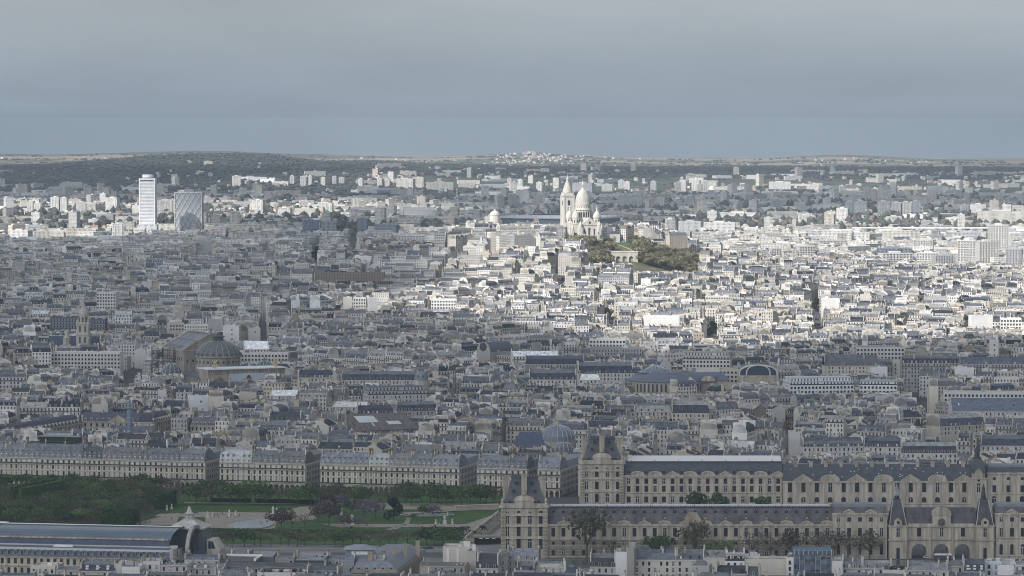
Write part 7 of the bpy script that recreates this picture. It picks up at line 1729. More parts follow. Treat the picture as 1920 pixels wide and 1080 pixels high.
# ------------------------------------------------------------------ buildings of the town that stand out
def solve_Y(eave_py, h, px):
    Y = 3500.0
    for _ in range(40): Y = .5 * Y + .5 * gy(eave_py, T(wx(px, Y, eave_py), Y) + h)
    return Y
WH, PW, CR, GR, DK = (.63, .625, .61), (.55, .54, .515), (.50, .465, .40), (.36, .36, .355), (.10, .11, .14)
ZB, SLT, PM_, ZG = (.105, .12, .16), (.05, .056, .078), (.52, .54, .57), (.19, .2, .215)
MARKS = [
    # pa, pb, eave py, height, roof, roof height, wall, roof colour, depth, turn, visible px, label, extras
    (95, 226, 662, 27, 'flat', 1, PW, (.5, .5, .5), 18, -3, 26, 'long white concrete block with four rows of square windows beside the opera', {'grid': 4}),
    (181, 217, 549, 38, 'flat', 1, PW, PM_, 14, -6, 30, 'pale slab tower with dotted windows standing above the grey roofs behind the church', {'grid': 6}),
    (94, 150, 596, 28, 'flat', 1, DK, (.12, .13, .16), 30, 0, 22, 'black glass box just behind the church nave', {'grid': 3, 'name': 'office_block'}),
    (168, 197, 600, 26, 'flat', 1, DK, (.12, .13, .16), 25, 0, 20, 'smaller black glass box beyond the church tower', {'grid': 3, 'name': 'office_block'}),
    (57, 90, 588, 22, 'lean', 2.5, PW, (.62, .66, .7), 18, 0, 5, 'building under a bright bluish metal sheet roof, outward of the church', {}),
    (418, 448, 612, 30, 'flat', 1, WH, PM_, 13, -4, 26, 'white blank block with a column of small windows behind the opera dome', {'blank': 3}),
    (466, 488, 616, 26, 'flat', 1, PW, PM_, 12, 8, 20, 'cream party wall with a dark slit by the shaded street behind the opera', {'blank': 1}),
    (390, 418, 600, 30, 'flat', 1, GR, (.3, .3, .3), 16, 0, 20, 'dull grey tower block just above the opera roof ridge', {'blank': 0}),
    (458, 505, 655, 23, 'gable', 7, PW, (.78, .79, .82), 22, 6, 4, 'hall under a shining white curved sheet roof behind the opera front', {}),
    (445, 540, 663, 24, 'flat', 1, PW, GR, 14, -3, 16, 'long pale office with two rows of little windows past the opera dome', {'grid': 2}),
    (318, 345, 607, 27, 'flat', 1, CR, WH, 12, 10, 16, 'cream house with a tall dark window above the opera roof', {'grid': 2}),
    (345, 390, 610, 24, 'flat', 1, WH, PM_, 14, -6, 8, 'row of white house backs above the opera roof', {}),
    (506, 556, 742, 20, 'gable', 4, PW, (.68, .69, .71), 20, -8, 3, 'house under a bright pale sheet roof before the opera front', {}),
    (357, 392, 745, 24, 'flat', 1, (.66, .67, .7), GR, 14, 12, 22, 'bluish white blank gable wall between column square and opera', {'blank': 1}),
    (296, 312, 733, 25, 'flat', 1, PW, GR, 12, 5, 14, 'pale gable wall with a sloping edge before the opera rotunda', {'blank': 0}),
    (330, 362, 736, 22, 'mansard', 6, PW, SLT, 14, -3, 8, 'black steep roofed house between the two pale gable walls', {}),
    (448, 480, 738, 22, 'flat', 1, CR, GR, 13, 0, 12, 'cream blank fronted house below the opera banner', {'blank': 0}),
    (622, 690, 763, 21, 'gable', 3, CR, (.6, .6, .6), 30, -10, 3, 'long workshop with a pale shallow roof in the middle of the slate roofs', {}),
    (666, 786, 806, 15, 'gable', 10, (.12, .12, .125), (.125, .115, .11), 60, 24, 5, 'big market hall with broad brown gable roof and pale skylight strips', {'hall': 1}),
    (560, 625, 708, 24, 'mansard', 6, CR, SLT, 14, 6, 6, 'dark steep roofed hotel with a close row of white dormers', {'dormers': 14}),
    (640, 782, 713, 24, 'mansard', 7, CR, SLT, 16, -4, 4, 'very long slate roofed range leading to the green dome', {'dormers': 20}),
    (690, 800, 740, 25, 'setback', 6.2, (.4, .39, .38), ZB, 20, 14, 12, 'blue grey stepped corner building with two lines of balconies', {}),
    (670, 745, 776, 21, 'mansard', 6, CR, SLT, 14, 5, 5, 'slate house with a row of round white dormers behind the market hall', {'dormers': 9}),
    (745, 820, 771, 23, 'mansard', 7, GR, SLT, 14, 22, 6, 'black roofed range climbing beside the market hall', {}),
    (962, 1048, 668, 24, 'gable', 4, PW, (.72, .75, .78), 22, 6, 8, 'large hall wrapped in white sheeting at the edge of the sunlight', {}),
    (985, 1095, 683, 26, 'mansard', 7, GR, SLT, 18, -2, 5, 'long black roofed building with tall dormer gables below the white hall', {'dormers': 10}),
    (992, 1080, 712, 22, 'mansard', 8, PW, SLT, 16, -3, 8, 'dark slate range with pointed stone dormers before the white tent roof', {'dormers': 8}),
    (1084, 1190, 700, 24, 'mansard', 9, PW, (.045, .052, .08), 16, 4, 4, 'blue black sawtooth roofed range beside the round cone roof', {'dormers': 9}),
    (1086, 1126, 712, 22, 'hip', 6, PW, (.74, .76, .79), 18, 0, 8, 'building topped by a white tent shaped roof', {'dormers': 0}),
    (1105, 1173, 637, 27, 'flat', 1, WH, ZG, 16, -4, 12, 'white house with arched window row on the edge of the sunlight', {'grid': 2}),
    (1111, 1204, 654, 25, 'flat', 1, (.3, .3, .31), (.26, .25, .24), 26, 4, 8, 'wide grey flat roofed block right under the sunlit houses', {}),
    (1280, 1368, 674, 29, 'setback', 6.2, PW, GR, 22, -8, 18, 'stepped pale office with long dark window bands above the cone roof', {'grid': 2}),
    (1348, 1390, 694, 26, 'flat', 1, CR, GR, 20, -8, 22, 'stone corner office with tall pillars beside the glass barrel roof', {'grid': 3}),
    (1305, 1358, 694, 25, 'flat', 1, PW, GR, 14, -3, 12, 'cream blank party wall between cone roof and glass barrel roof', {'blank': 2}),
    (1480, 1602, 722, 23, 'setback', 6.2, (.66, .67, .7), (.5, .52, .55), 26, 10, 14, 'white terraced modern block with blue tinted glass bands', {'grid': 2}),
    (1612, 1682, 722, 23, 'setback', 3.4, (.66, .67, .7), GR, 24, -6, 14, 'white terraced modern block with a roof of dark plants', {'grid': 2}),
    (1606, 1696, 652, 28, 'flat', 1, (.5, .49, .47), SLT, 22, -2, 16, 'grey office with two rows of square windows and a black roof at the light edge', {'grid': 3}),
    (1690, 1802, 681, 25, 'mansard', 6, GR, (.045, .05, .065), 18, -3, 8, 'long dark glazed mansard divided by pale bars', {'dormers': 14}),
    (1800, 1930, 683, 25, 'mansard', 6, GR, ZB, 18, -3, 8, 'dull blue mansard range continuing the dark glazed one to the picture edge', {'dormers': 12}),
    (1545, 1648, 686, 27, 'mansard', 9, CR, (.12, .125, .14), 20, 0, 14, 'grand hotel with rounded roof ends and arched dormers', {'dormers': 9}),
    (1636, 1664, 690, 26, 'flat', 1, (.66, .66, .68), PM_, 14, 6, 12, 'pale blank cube on the street corner beside the grand hotel', {'blank': 0}),
    (1792, 1826, 691, 26, 'flat', 1, (.66, .66, .67), PM_, 14, 0, 14, 'pale blank cube amid the grey roofs under the light edge', {'blank': 0}),
    (1855, 1872, 640, 36, 'flat', 1, PW, GR, 14, -10, 22, 'narrow grey tower with a few small windows at the light edge', {'blank': 3}),
    (1770, 1930, 737, 25, 'flat', 1, PW, ZG, 16, -4, 18, 'long white modern houses with small dark windows above the slate library', {'grid': 2}),
    (1785, 1930, 772, 21, 'gable', 9, PW, (.12, .14, .185), 40, -2, 6, 'library wing under a wide blue slate roof at the picture edge', {}),
    (1760, 1850, 798, 20, 'mansard', 8, CR, (.09, .1, .14), 18, 30, 10, 'library wing with a steep slate roof along the avenue', {'dormers': 10}),
    (1840, 1935, 836, 19, 'mansard', 7, PW, (.06, .07, .1), 16, -3, 10, 'slate roofed palace annexe with round windows by the picture edge', {'dormers': 0}),
    (1620, 1690, 838, 20, 'mansard', 6, PW, SLT, 14, -5, 10, 'white balconied house with slate mansard behind the blue palace roof', {'dormers': 12}),
    (1690, 1795, 850, 20, 'mansard', 7, PW, SLT, 14, -3, 8, 'long slate mansard row with white chimney fins behind the palace', {'dormers': 16}),
    (1505, 1620, 838, 20, 'mansard', 6, PW, (.16, .165, .18), 16, 8, 12, 'round ended house with many slanting zinc dormers behind the palace', {'dormers': 18}),
    (1480, 1500, 812, 23, 'flat', 1, PW, GR, 14, 0, 20, 'tall pale gable wall at the head of the narrow street behind the palace', {'blank': 0}),
    (1184, 1260, 772, 20, 'hip', 6, CR, (.3, .305, .31), 20, -3, 10, 'stone mansion with a pale metal hipped roof and round dormers', {'dormers': 6}),
    (1260, 1330, 775, 22, 'mansard', 9, CR, (.05, .056, .08), 14, -3, 12, 'house with four tall black roof panels between pale fins', {'stacks': 4, 'dormers': 0}),
    (560, 580, 563, 29, 'mansard', 5, (.62, .64, .68), ZG, 12, 60, 12, 'first of the rounded white gables on the shaded slope', {}),
    (596, 620, 563, 29, 'mansard', 5, (.62, .64, .68), ZG, 12, 60, 12, 'pair of rounded white gable walls on the shaded slope', {}),
    (644, 660, 559, 30, 'flat', 1, PW, GR, 12, 4, 18, 'flat white party wall beside the rounded gables', {'blank': 0}),
    (662, 686, 559, 30, 'flat', 1, PW, GR, 12, -4, 18, 'dotted white block wall next to the flat white one on the slope', {'grid': 5}),
    (692, 708, 559, 34, 'flat', 1, WH, GR, 12, 10, 26, 'brightest tall white gable catching the first sun on the slope', {'blank': 0}),
    (808, 856, 562, 28, 'flat', 1, WH, GR, 14, -3, 18, 'sunlit white apartment house with even window rows on the slope', {'grid': 4}),
    (1206, 1274, 594, 28, 'flat', 1, WH, GR, 14, -3, 14, 'long sunlit white blank wall in two panels', {'blank': 0}),
    (1541, 1574, 561, 30, 'flat', 1, WH, GR, 14, 0, 16, 'bright white box beside the dark planted street', {'blank': 0}),
    (1822, 1862, 593, 30, 'flat', 1, WH, GR, 14, 8, 20, 'big bright cream wall by the dark cypress clump', {'blank': 0}),
    (1876, 1915, 598, 28, 'flat', 1, WH, GR, 14, -4, 16, 'white apartment block near the picture edge in full sun', {'grid': 3}),
    (590, 720, 513, 24, 'flat', 1, (.22, .17, .13), (.14, .12, .1), 16, -4, 12, 'long rusty brown school like building on the shaded hillside', {'grid': 2}),
    (1323, 1366, 556, 26, 'flat', 1, PW, GR, 24, -3, 8, 'sunlit temple fronted building with a row of dark columns', {'grid': 1}),
    (363, 398, 452, 26, 'flat', 1, GR, DK, 14, 0, 26, 'dark backed towerlike house on the shaded hill ridge', {'blank': 2}),
    (705, 735, 433, 24, 'flat', 1, PW, GR, 14, 8, 12, 'stepped grey house on the hill crest before the glass offices', {}),
    (745, 796, 441, 22, 'flat', 1, WH, ZG, 13, -4, 11, 'white house with evenly spaced windows on the sunlit crest', {'grid': 3}),
    (814, 834, 443, 24, 'setback', 3.4, WH, GR, 14, 0, 18, 'white balconied block with dark openings on the crest', {'grid': 3}),
    (880, 905, 462, 22, 'flat', 1, WH, GR, 14, -6, 20, 'white dotted apartment block under the water tower', {'grid': 4}),
]
for i, (pa, pb, ev, h, roof, rh, wc, rc, d, turn, vis, lb, ex) in enumerate(MARKS):
    pm = (pa + pb) / 2; Y = solve_Y(ev, h, pm); X = wx(pm, Y, ev); gz = T(X, Y); a = R(turn); w = (pb - pa) * Y / F / max(.6, cos(min(abs(a), .9)))
    if abs(turn) == 60: w, d = 16, (pb - pa) * Y / F
    clear_rect(X - sin(a) * d / 2, Y + cos(a) * d / 2, w / 2 + 2, d / 2 + 3, a)
    guard(pa, pb, ev + vis, Y)
    grid, blank = ex.get('grid'), ex.get('blank')
    t = lone_house(lb, X, Y, a, w, d, h, roof, rh, wc, rc, gz, i + 900, winobj=bool(not grid and blank is None and Y < 3400), group='buildings that stand out in the town', rows=2,
                   dormers=ex.get('dormers'), stacks=ex.get('stacks', 0 if (grid or blank is not None) else None), front_win=0 if (grid or blank is not None) else 1, name=ex.get('name', 'apartment_house' if 'office' not in lb else 'office_building'), cat='building', skirt=10, lod=0 if Y < 3300 else 1)
    if grid:
        n = max(4, min(26, round(w / 3.0))); rows = min(grid, max(1, 100 // n)); q = 0
        for k in range(rows):
            z = h - 3 - 3.5 * k
            for j in range(n):
                link('window', window_mesh('rect', w / n * .55, 1.9, 'plain', None, .6), t, (-w / 2 + (j + .5) * w / n, -.02, z))
    if blank:
        for k in range(blank): link('window', window_mesh('rect', 1.2, 1.4, 'plain', None, .6), t, (w * .06, -.02, h - 4 - 4.5 * k))
    if ex.get('hall'):
        for s in (1,):
            q = MB()
            for k in range(2):
                f0, f1 = .2 + .0 * k, .7; x0, x1 = (-w * .32, -w * .02) if k == 0 else (w * .1, w * .3)
                P = lambda x, f: (x, d / 2 * f, h + rh * f + .3)
                q.poly([P(x0, .45 if k == 0 else .3), P(x1, .45 if k == 0 else .3), P(x1, .85 if k == 0 else .5), P(x0, .85 if k == 0 else .5)], 'pale_zinc')
            put('skylight', q, t)

# round building with a cone of glass
def cone_hall():
    Y = solve_Y(716, 22, 1275); X = wx(1243, Y, 690); gz = T(X, Y); u = Y / F
    t = thing('cone_roofed_hall', 'large blue grey zinc roofed building with a ribbed cone rising in its middle', 'hall', (X, Y + 24, gz)); clear_rect(X + 10, Y + 24, 58, 36); guard(1190, 1360, 738, Y - 20)
    h = wz(716, Y) - gz; z = lambda py: wz(py, Y + 24) - gz
    m = MB(); m.lathe([(34, -6), (34, h)], 4, 0, 'limestone', 30, (.95, .95, .95, 0)); m.box(10, 54, -18, 26, -6, h + 1, 'limestone', (.9, .9, .9, 0))
    for i in range(30):
        a = -pi + pi * i / 29; m.poly([(4 + 34.1 * cos(a) - .8 * sin(a) * s_, 34.1 * sin(a) + .8 * cos(a) * s_, zz) for s_, zz in ((-1, h - 8), (1, h - 8), (1, h - 1.5), (-1, h - 1.5))], 'plain', (.06, .06, .07))
    put('wall', m, t)
    m = MB(); m.lathe([(35, h), (35, h + .7), (31, z(709)), (24, z(703)), (15, z(697))], 4, 0, 'zinc', 30, (.62, .65, .75, 0)); m.hip(9, 56, -19, 27, h + 1, 22, 48, -6, 14, z(699), 'zinc', (.6, .64, .75, 0)); m.box(30, 44, -20.5, -8, h, z(703), 'zinc', (.55, .58, .66, 0)); put('roof', m, t)
    m = MB(); m.extry([(31 + 0, h + .2), (43, h + .2)] + [(37 + 6 * cos(pi * i / 8), h + .2 + 4.5 * sin(pi * i / 8)) for i in range(1, 8)], -21, -20, 'limestone'); put('pediment', m, t)
    m = MB(); m.lathe([(14, z(698)), (11, z(694)), (5.5, z(689.5)), (1.2, z(685)), (1.2, z(683.5)), (.2, z(682))], -5, 4, 'zinc', 24, (.8, .82, .88, 0))
    for i in range(16):
        a = 2 * pi * i / 16; m.tube((-5 + 14 * cos(a), 4 + 14 * sin(a), z(698) + .1), (-5 + 1.4 * cos(a), 4 + 1.4 * sin(a), z(685) + .1), .22, 'pale_zinc', n=4)
    put('cone', m, t)
cone_hall()
def barrel_hall():
    Y = solve_Y(704, 26, 1422); X = wx(1422, Y, 700); gz = T(X, Y); w = 36 * Y / F; h = wz(704, Y) - gz; zt = wz(684, Y + 8) - gz
    t = thing('glass_barrel_hall', 'hall with a dark glass barrel roof framed by white arched ribs', 'hall', (X, Y, gz)); clear_rect(X, Y + 12, w + 3, 15); guard(1384, 1462, 716, Y)
    m = MB(); m.box(-w, w, 0, 24, -6, h, 'limestone', (1, 1, 1, 0)); m.box(-w - .5, w + .5, -.6, 24, h - 1, h, 'limestone', (1.15, 1.15, 1.15, 0), bottom=True); put('wall', m, t)
    n = 14; arc = [(w * .97 * cos(pi * i / n), h + (zt - h) * sin(pi * i / n) ** .62) for i in range(n + 1)]
    m = MB(); m.extry(arc, 1, 22, 'blue_glass', (.25, .28, .4, 0)); put('glass_roof', m, t)
    m = MB()
    for k in (1.02, .64):
        for p, q in zip(arc, arc[1:]): m.tube((p[0] * k, .6, p[1]), (q[0] * k, .6, q[1]), .55, 'white_paint', (.8, .8, .85, 0), 4)
    put('white_rib', m, t)
barrel_hall()
def domed_church():
    Y = 2790.0; X = wx(1045, Y); u = Y / F; z = lambda py: wz(py, Y)
    t = thing('domed_church', 'round church with a ribbed lead dome and a big dark nave roof, behind the arcades', 'church', (X, Y, 0)); clear_rect(X - 20, Y, 42, 26); guard(955, 1072, 838, Y - 22)
    m = MB(); m.lathe([(13, 0), (13, z(826))], 0, 0, 'limestone', 24, (.85, .85, .85, 0)); m.box(-32, -2, -12, 8, 0, z(838), 'limestone', (.8, .8, .8, 0)); put('wall', m, t)
    pr = [(12.6, z(826)), (12.2, z(817)), (10.4, z(808)), (7.2, z(801)), (3, z(797.5)), (2, z(796))]
    m = MB(); m.lathe(pr, 0, 0, 'zinc', 28, (.75, .78, .85, 0))
    for i in range(20):
        a = 2 * pi * i / 20
        for p, q in zip(pr, pr[1:]): m.tube((p[0] * cos(a), p[0] * sin(a), p[1]), (q[0] * cos(a), q[0] * sin(a), q[1]), .28, 'pale_zinc', (.6, .62, .66, 0), 4)
    put('dome', m, t); m = MB(); m.lathe([(2, z(796.5)), (1.7, z(793)), (.8, z(790)), (.1, z(787))], 0, 0, 'limestone', 8); put('lantern', m, t)
    m = MB(); m.hip(-33, 0, -13, 9, z(838), -26, -8, -3, 1, z(810), 'slate', (1, 1.1, 1.5, 0)); put('nave_roof', m, t)
    m = MB(); m.box(-37, -25, -16, -12, 0, z(843), 'limestone'); m.extry([(-37.6, z(843)), (-24.4, z(843)), (-31, z(829))], -16.5, -12, 'limestone', (.9, .88, .84, 0)); m.extry([(-35, z(842)), (-27, z(842)), (-31, z(833.5))], -16.8, -16.4, 'limestone', (.6, .58, .55, 0)); put('front_gable', m, t)
    Y = 2640.0; X = wx(1057, Y); z = lambda py: wz(py, Y)
    t = thing('small_dome', 'squat ribbed lead dome on a round drum close before the big one', 'dome', (X, Y, 0)); clear_rect(X, Y, 9, 9); m = MB(); m.lathe([(6, 0), (6, z(846)), (6.5, z(845))], 0, 0, 'limestone', 18, (.8, .8, .8, 0)); put('drum', m, t); m = MB(); pr = [(6.2, z(845)), (6, z(839)), (4.6, z(832)), (1.5, z(828.5)), (1.4, z(827))]; m.lathe(pr, 0, 0, 'zinc', 18, (.6, .6, .62, 0))
    for i in range(12):
        a = 2 * pi * i / 12
        for p, q in zip(pr[:3], pr[1:4]): m.tube((p[0] * cos(a), p[0] * sin(a), p[1]), (q[0] * cos(a), q[0] * sin(a), q[1]), .2, 'pale_zinc', (.7, .7, .72, 0), 4)
    put('dome_cap', m, t)
domed_church()
def odd_domes():
    Y = solve_Y(715, 26, 790); X = wx(790, Y); gz = T(X, Y); z = lambda py: wz(py, Y) - gz
    t = thing('green_dome', 'pale green store dome with round windows at the end of the slate range', 'dome', (X, Y, gz)); clear_rect(X, Y, 9, 9); guard(778, 802, 717, Y)
    m = MB(); m.lathe([(5.6, -6), (5.6, z(713))], 0, 0, 'limestone', 16); put('drum', m, t); m = MB(); m.lathe([(5.4, z(713)), (5.5, z(706)), (4.6, z(699.5)), (2, z(696.5)), (.4, z(695)), (.1, z(692))], 0, 0, 'verdigris', 18, (1.7, 1.8, 2.1, 0))
    for i in range(8):
        a = pi / 4 * i - pi / 2 + .3; m.poly([(5.5 * cos(a) - .8 * sin(a) * cos(b), 5.5 * sin(a) + .8 * cos(a) * cos(b), z(705) + .8 * sin(b)) for b in [k * pi / 4 for k in range(8)]], 'plain', (.05, .06, .06))
    put('dome_cap', m, t)
    Y = solve_Y(662, 24, 906); X = wx(906, Y); gz = T(X, Y); z = lambda py: wz(py, Y) - gz; w = 16 * Y / F
    t = thing('vaulted_hall', 'round vaulted church hall with a rose window in its end wall', 'hall', (X, Y, gz), R(-38)); clear_rect(X - 8, Y + 10, 22, 22); guard(885, 925, 664, Y)
    h = z(660); arc = [(w * cos(pi * i / 12), h + (z(641) - h) * sin(pi * i / 12)) for i in range(13)]
    m = MB(); m.box(-w, w, 0, 34, -6, h, 'plain', (.32, .31, .29)); m.extry(arc, 0, 1, 'plain', (.34, .33, .3)); put('wall', m, t); m = MB(); m.extry([(p[0] * .98, p[1] - .2) for p in arc], 1, 34, 'zinc', (.6, .6, .66, 0)); put('vault', m, t)
    m = MB(); m.poly([(4 * cos(i * pi / 8), -.1, h + 4.6 + 4 * sin(i * pi / 8)) for i in range(16)], 'plain', (.06, .06, .07)); m.lathe([(.1, 0), (.1, .1)], 0, 0, 'iron', 3); put('rose_window', m, t)
    # tower crane
    Y = solve_Y(742, 2, 852); X = wx(852, Y); gz = T(X, Y); z1 = wz(690, Y) - gz
    t = thing('tower_crane', 'rusty brown tower crane rising from the roofs in mid town', 'crane', (X, Y, gz)); clear_rect(X, Y, 4, 4); guard(847, 857, 738, Y); m = MB()
    for sx in (-1, 1):
        for sy in (-1, 1): m.tube((sx, sy, 0), (sx, sy, z1), .2, 'terracotta', (.6, .6, .6, 0), 4)
    for k in range(int(z1 / 2)): m.tube((-1, -1, k * 2), (1, -1, k * 2 + 2), .14, 'terracotta', (.6, .6, .6, 0), 4); m.tube((1, 1, k * 2), (-1, 1, k * 2 + 2), .14, 'terracotta', (.6, .6, .6, 0), 4); m.tube((-1, -1, k * 2), (-1, 1, k * 2 + 2), .14, 'terracotta', (.6, .6, .6, 0), 4)
    put('mast', m, t); m = MB(); m.box(-1.6, 1.6, -1.6, 1.6, z1, z1 + 2.4, 'terracotta', (.4, .4, .4, 0)); m.tube((0, 0, z1 + 2), (0, 0, z1 + 6), .25, 'terracotta', (.5, .5, .5, 0), 4)
    for s, e in ((1, 15), (-1, 5)):
        m.tube((0, -.6, z1 + 2.5), (s * e * .3, -e, z1 + 2.8), .25, 'terracotta', (.5, .5, .5, 0), 4); m.tube((0, 0, z1 + 6), (s * e * .3, -e * .9, z1 + 3), .12, 'iron', n=3)
    put('jib', m, t)
odd_domes()

# streets that open as dark or bright slots, with their trees
rs = random.Random(31)
for pxa, pya, pxb, pyb, hw in ((1141, 556, 1147, 610, 5.5), (1529, 562, 1533, 615, 5), (490, 598, 494, 638, 5), (1690, 705, 1790, 865, 6), (1335, 614, 1340, 634, 5), (1477, 805, 1490, 855, 4), (1045, 482, 1052, 502, 5), (586, 455, 592, 490, 7), (660, 440, 663, 465, 6), (258, 690, 236, 724, 9), (1245, 850, 1240, 870, 5)):
    street(pxa, pya, pxb, pyb, hw)
def hill_tree(px, py, kd, h, w, lb, group):
    tree(px, py, kd, h, w, lb, group, rs, xy=ground_hit(px, py))
for px, py, kd, h, lb in ((1138, 606, 'hill', 17, 'street tree'), (1142, 592, 'hill', 17, ''), (1145, 578, 'hill', 17, ''), (1133, 597, 'hill', 16, ''), (1531, 585, 'dark', 17, ''), (1529, 570, 'bare', 19, ''), (1336, 632, 'dark', 15, ''), (1341, 626, 'dark', 14, ''), (773, 604, 'brownred', 16, ''), (779, 596, 'brownred', 17, ''), (1803, 606, 'dark', 24, ''), (1808, 603, 'dark', 27, ''), (1814, 606, 'dark', 22, ''), (1799, 609, 'dark', 18, ''), (594, 492, 'dark', 24, ''), (600, 496, 'dark', 20, ''), (664, 466, 'dark', 17, ''), (440, 476, 'dark', 13, ''), (635, 446, 'brownred', 15, ''), (622, 443, 'brownred', 13, ''), (690, 528, 'bare', 16, ''), (712, 524, 'bare', 16, ''), (728, 522, 'bare', 16, ''), (790, 462, 'hill', 14, ''), (802, 466, 'hill', 14, ''), (816, 470, 'hill', 15, ''), (838, 466, 'hill', 14, ''), (848, 462, 'hill', 14, ''), (862, 470, 'hill', 13, ''), (872, 474, 'brownred', 12, ''), (902, 456, 'brownred', 13, '')):
    hill_tree(px, py, kd, h, h * .52, '%s town tree showing between the roofs' % {'hill': 'brown budding', 'dark': 'nearly black evergreen', 'bare': 'grey leafless', 'brownred': 'dusky bare'}[kd], 'town trees %s' % kd)
for i in range(240):
    f = rs.random()
    if i < 54: px, py = rs.uniform(1102, 1148), rs.uniform(462, 503)
    elif i < 64: px, py = rs.uniform(1055, 1100), rs.uniform(452, 462)
    elif i < 84: px, py = rs.uniform(1184, 1214), rs.uniform(448, 470)
    else: px = rs.uniform(1193, 1312); py = 466 + (px - 1195) * .26 + rs.uniform(-2, 31)
    kd = rs.choices(('hill', 'olive', 'brownred', 'dark'), (6, 2, 1.2, .7))[0]
    if i % 9 > 2:
        MASS.append((*ground_hit(px, py), kd, 13, 9)); continue
    hill_tree(px, py, kd, 14, 9, {'hill': 'brown budding tree on the slope under the basilica', 'olive': 'greenish tree on the slope under the basilica', 'brownred': 'dusky bare tree on the slope under the basilica', 'dark': 'dark evergreen on the slope under the basilica'}[kd], 'hillside trees %s' % kd)
tree_mass('hillside_woods')
guard(1102, 1200, 492, 5000); guard(1190, 1312, 508, 4990)
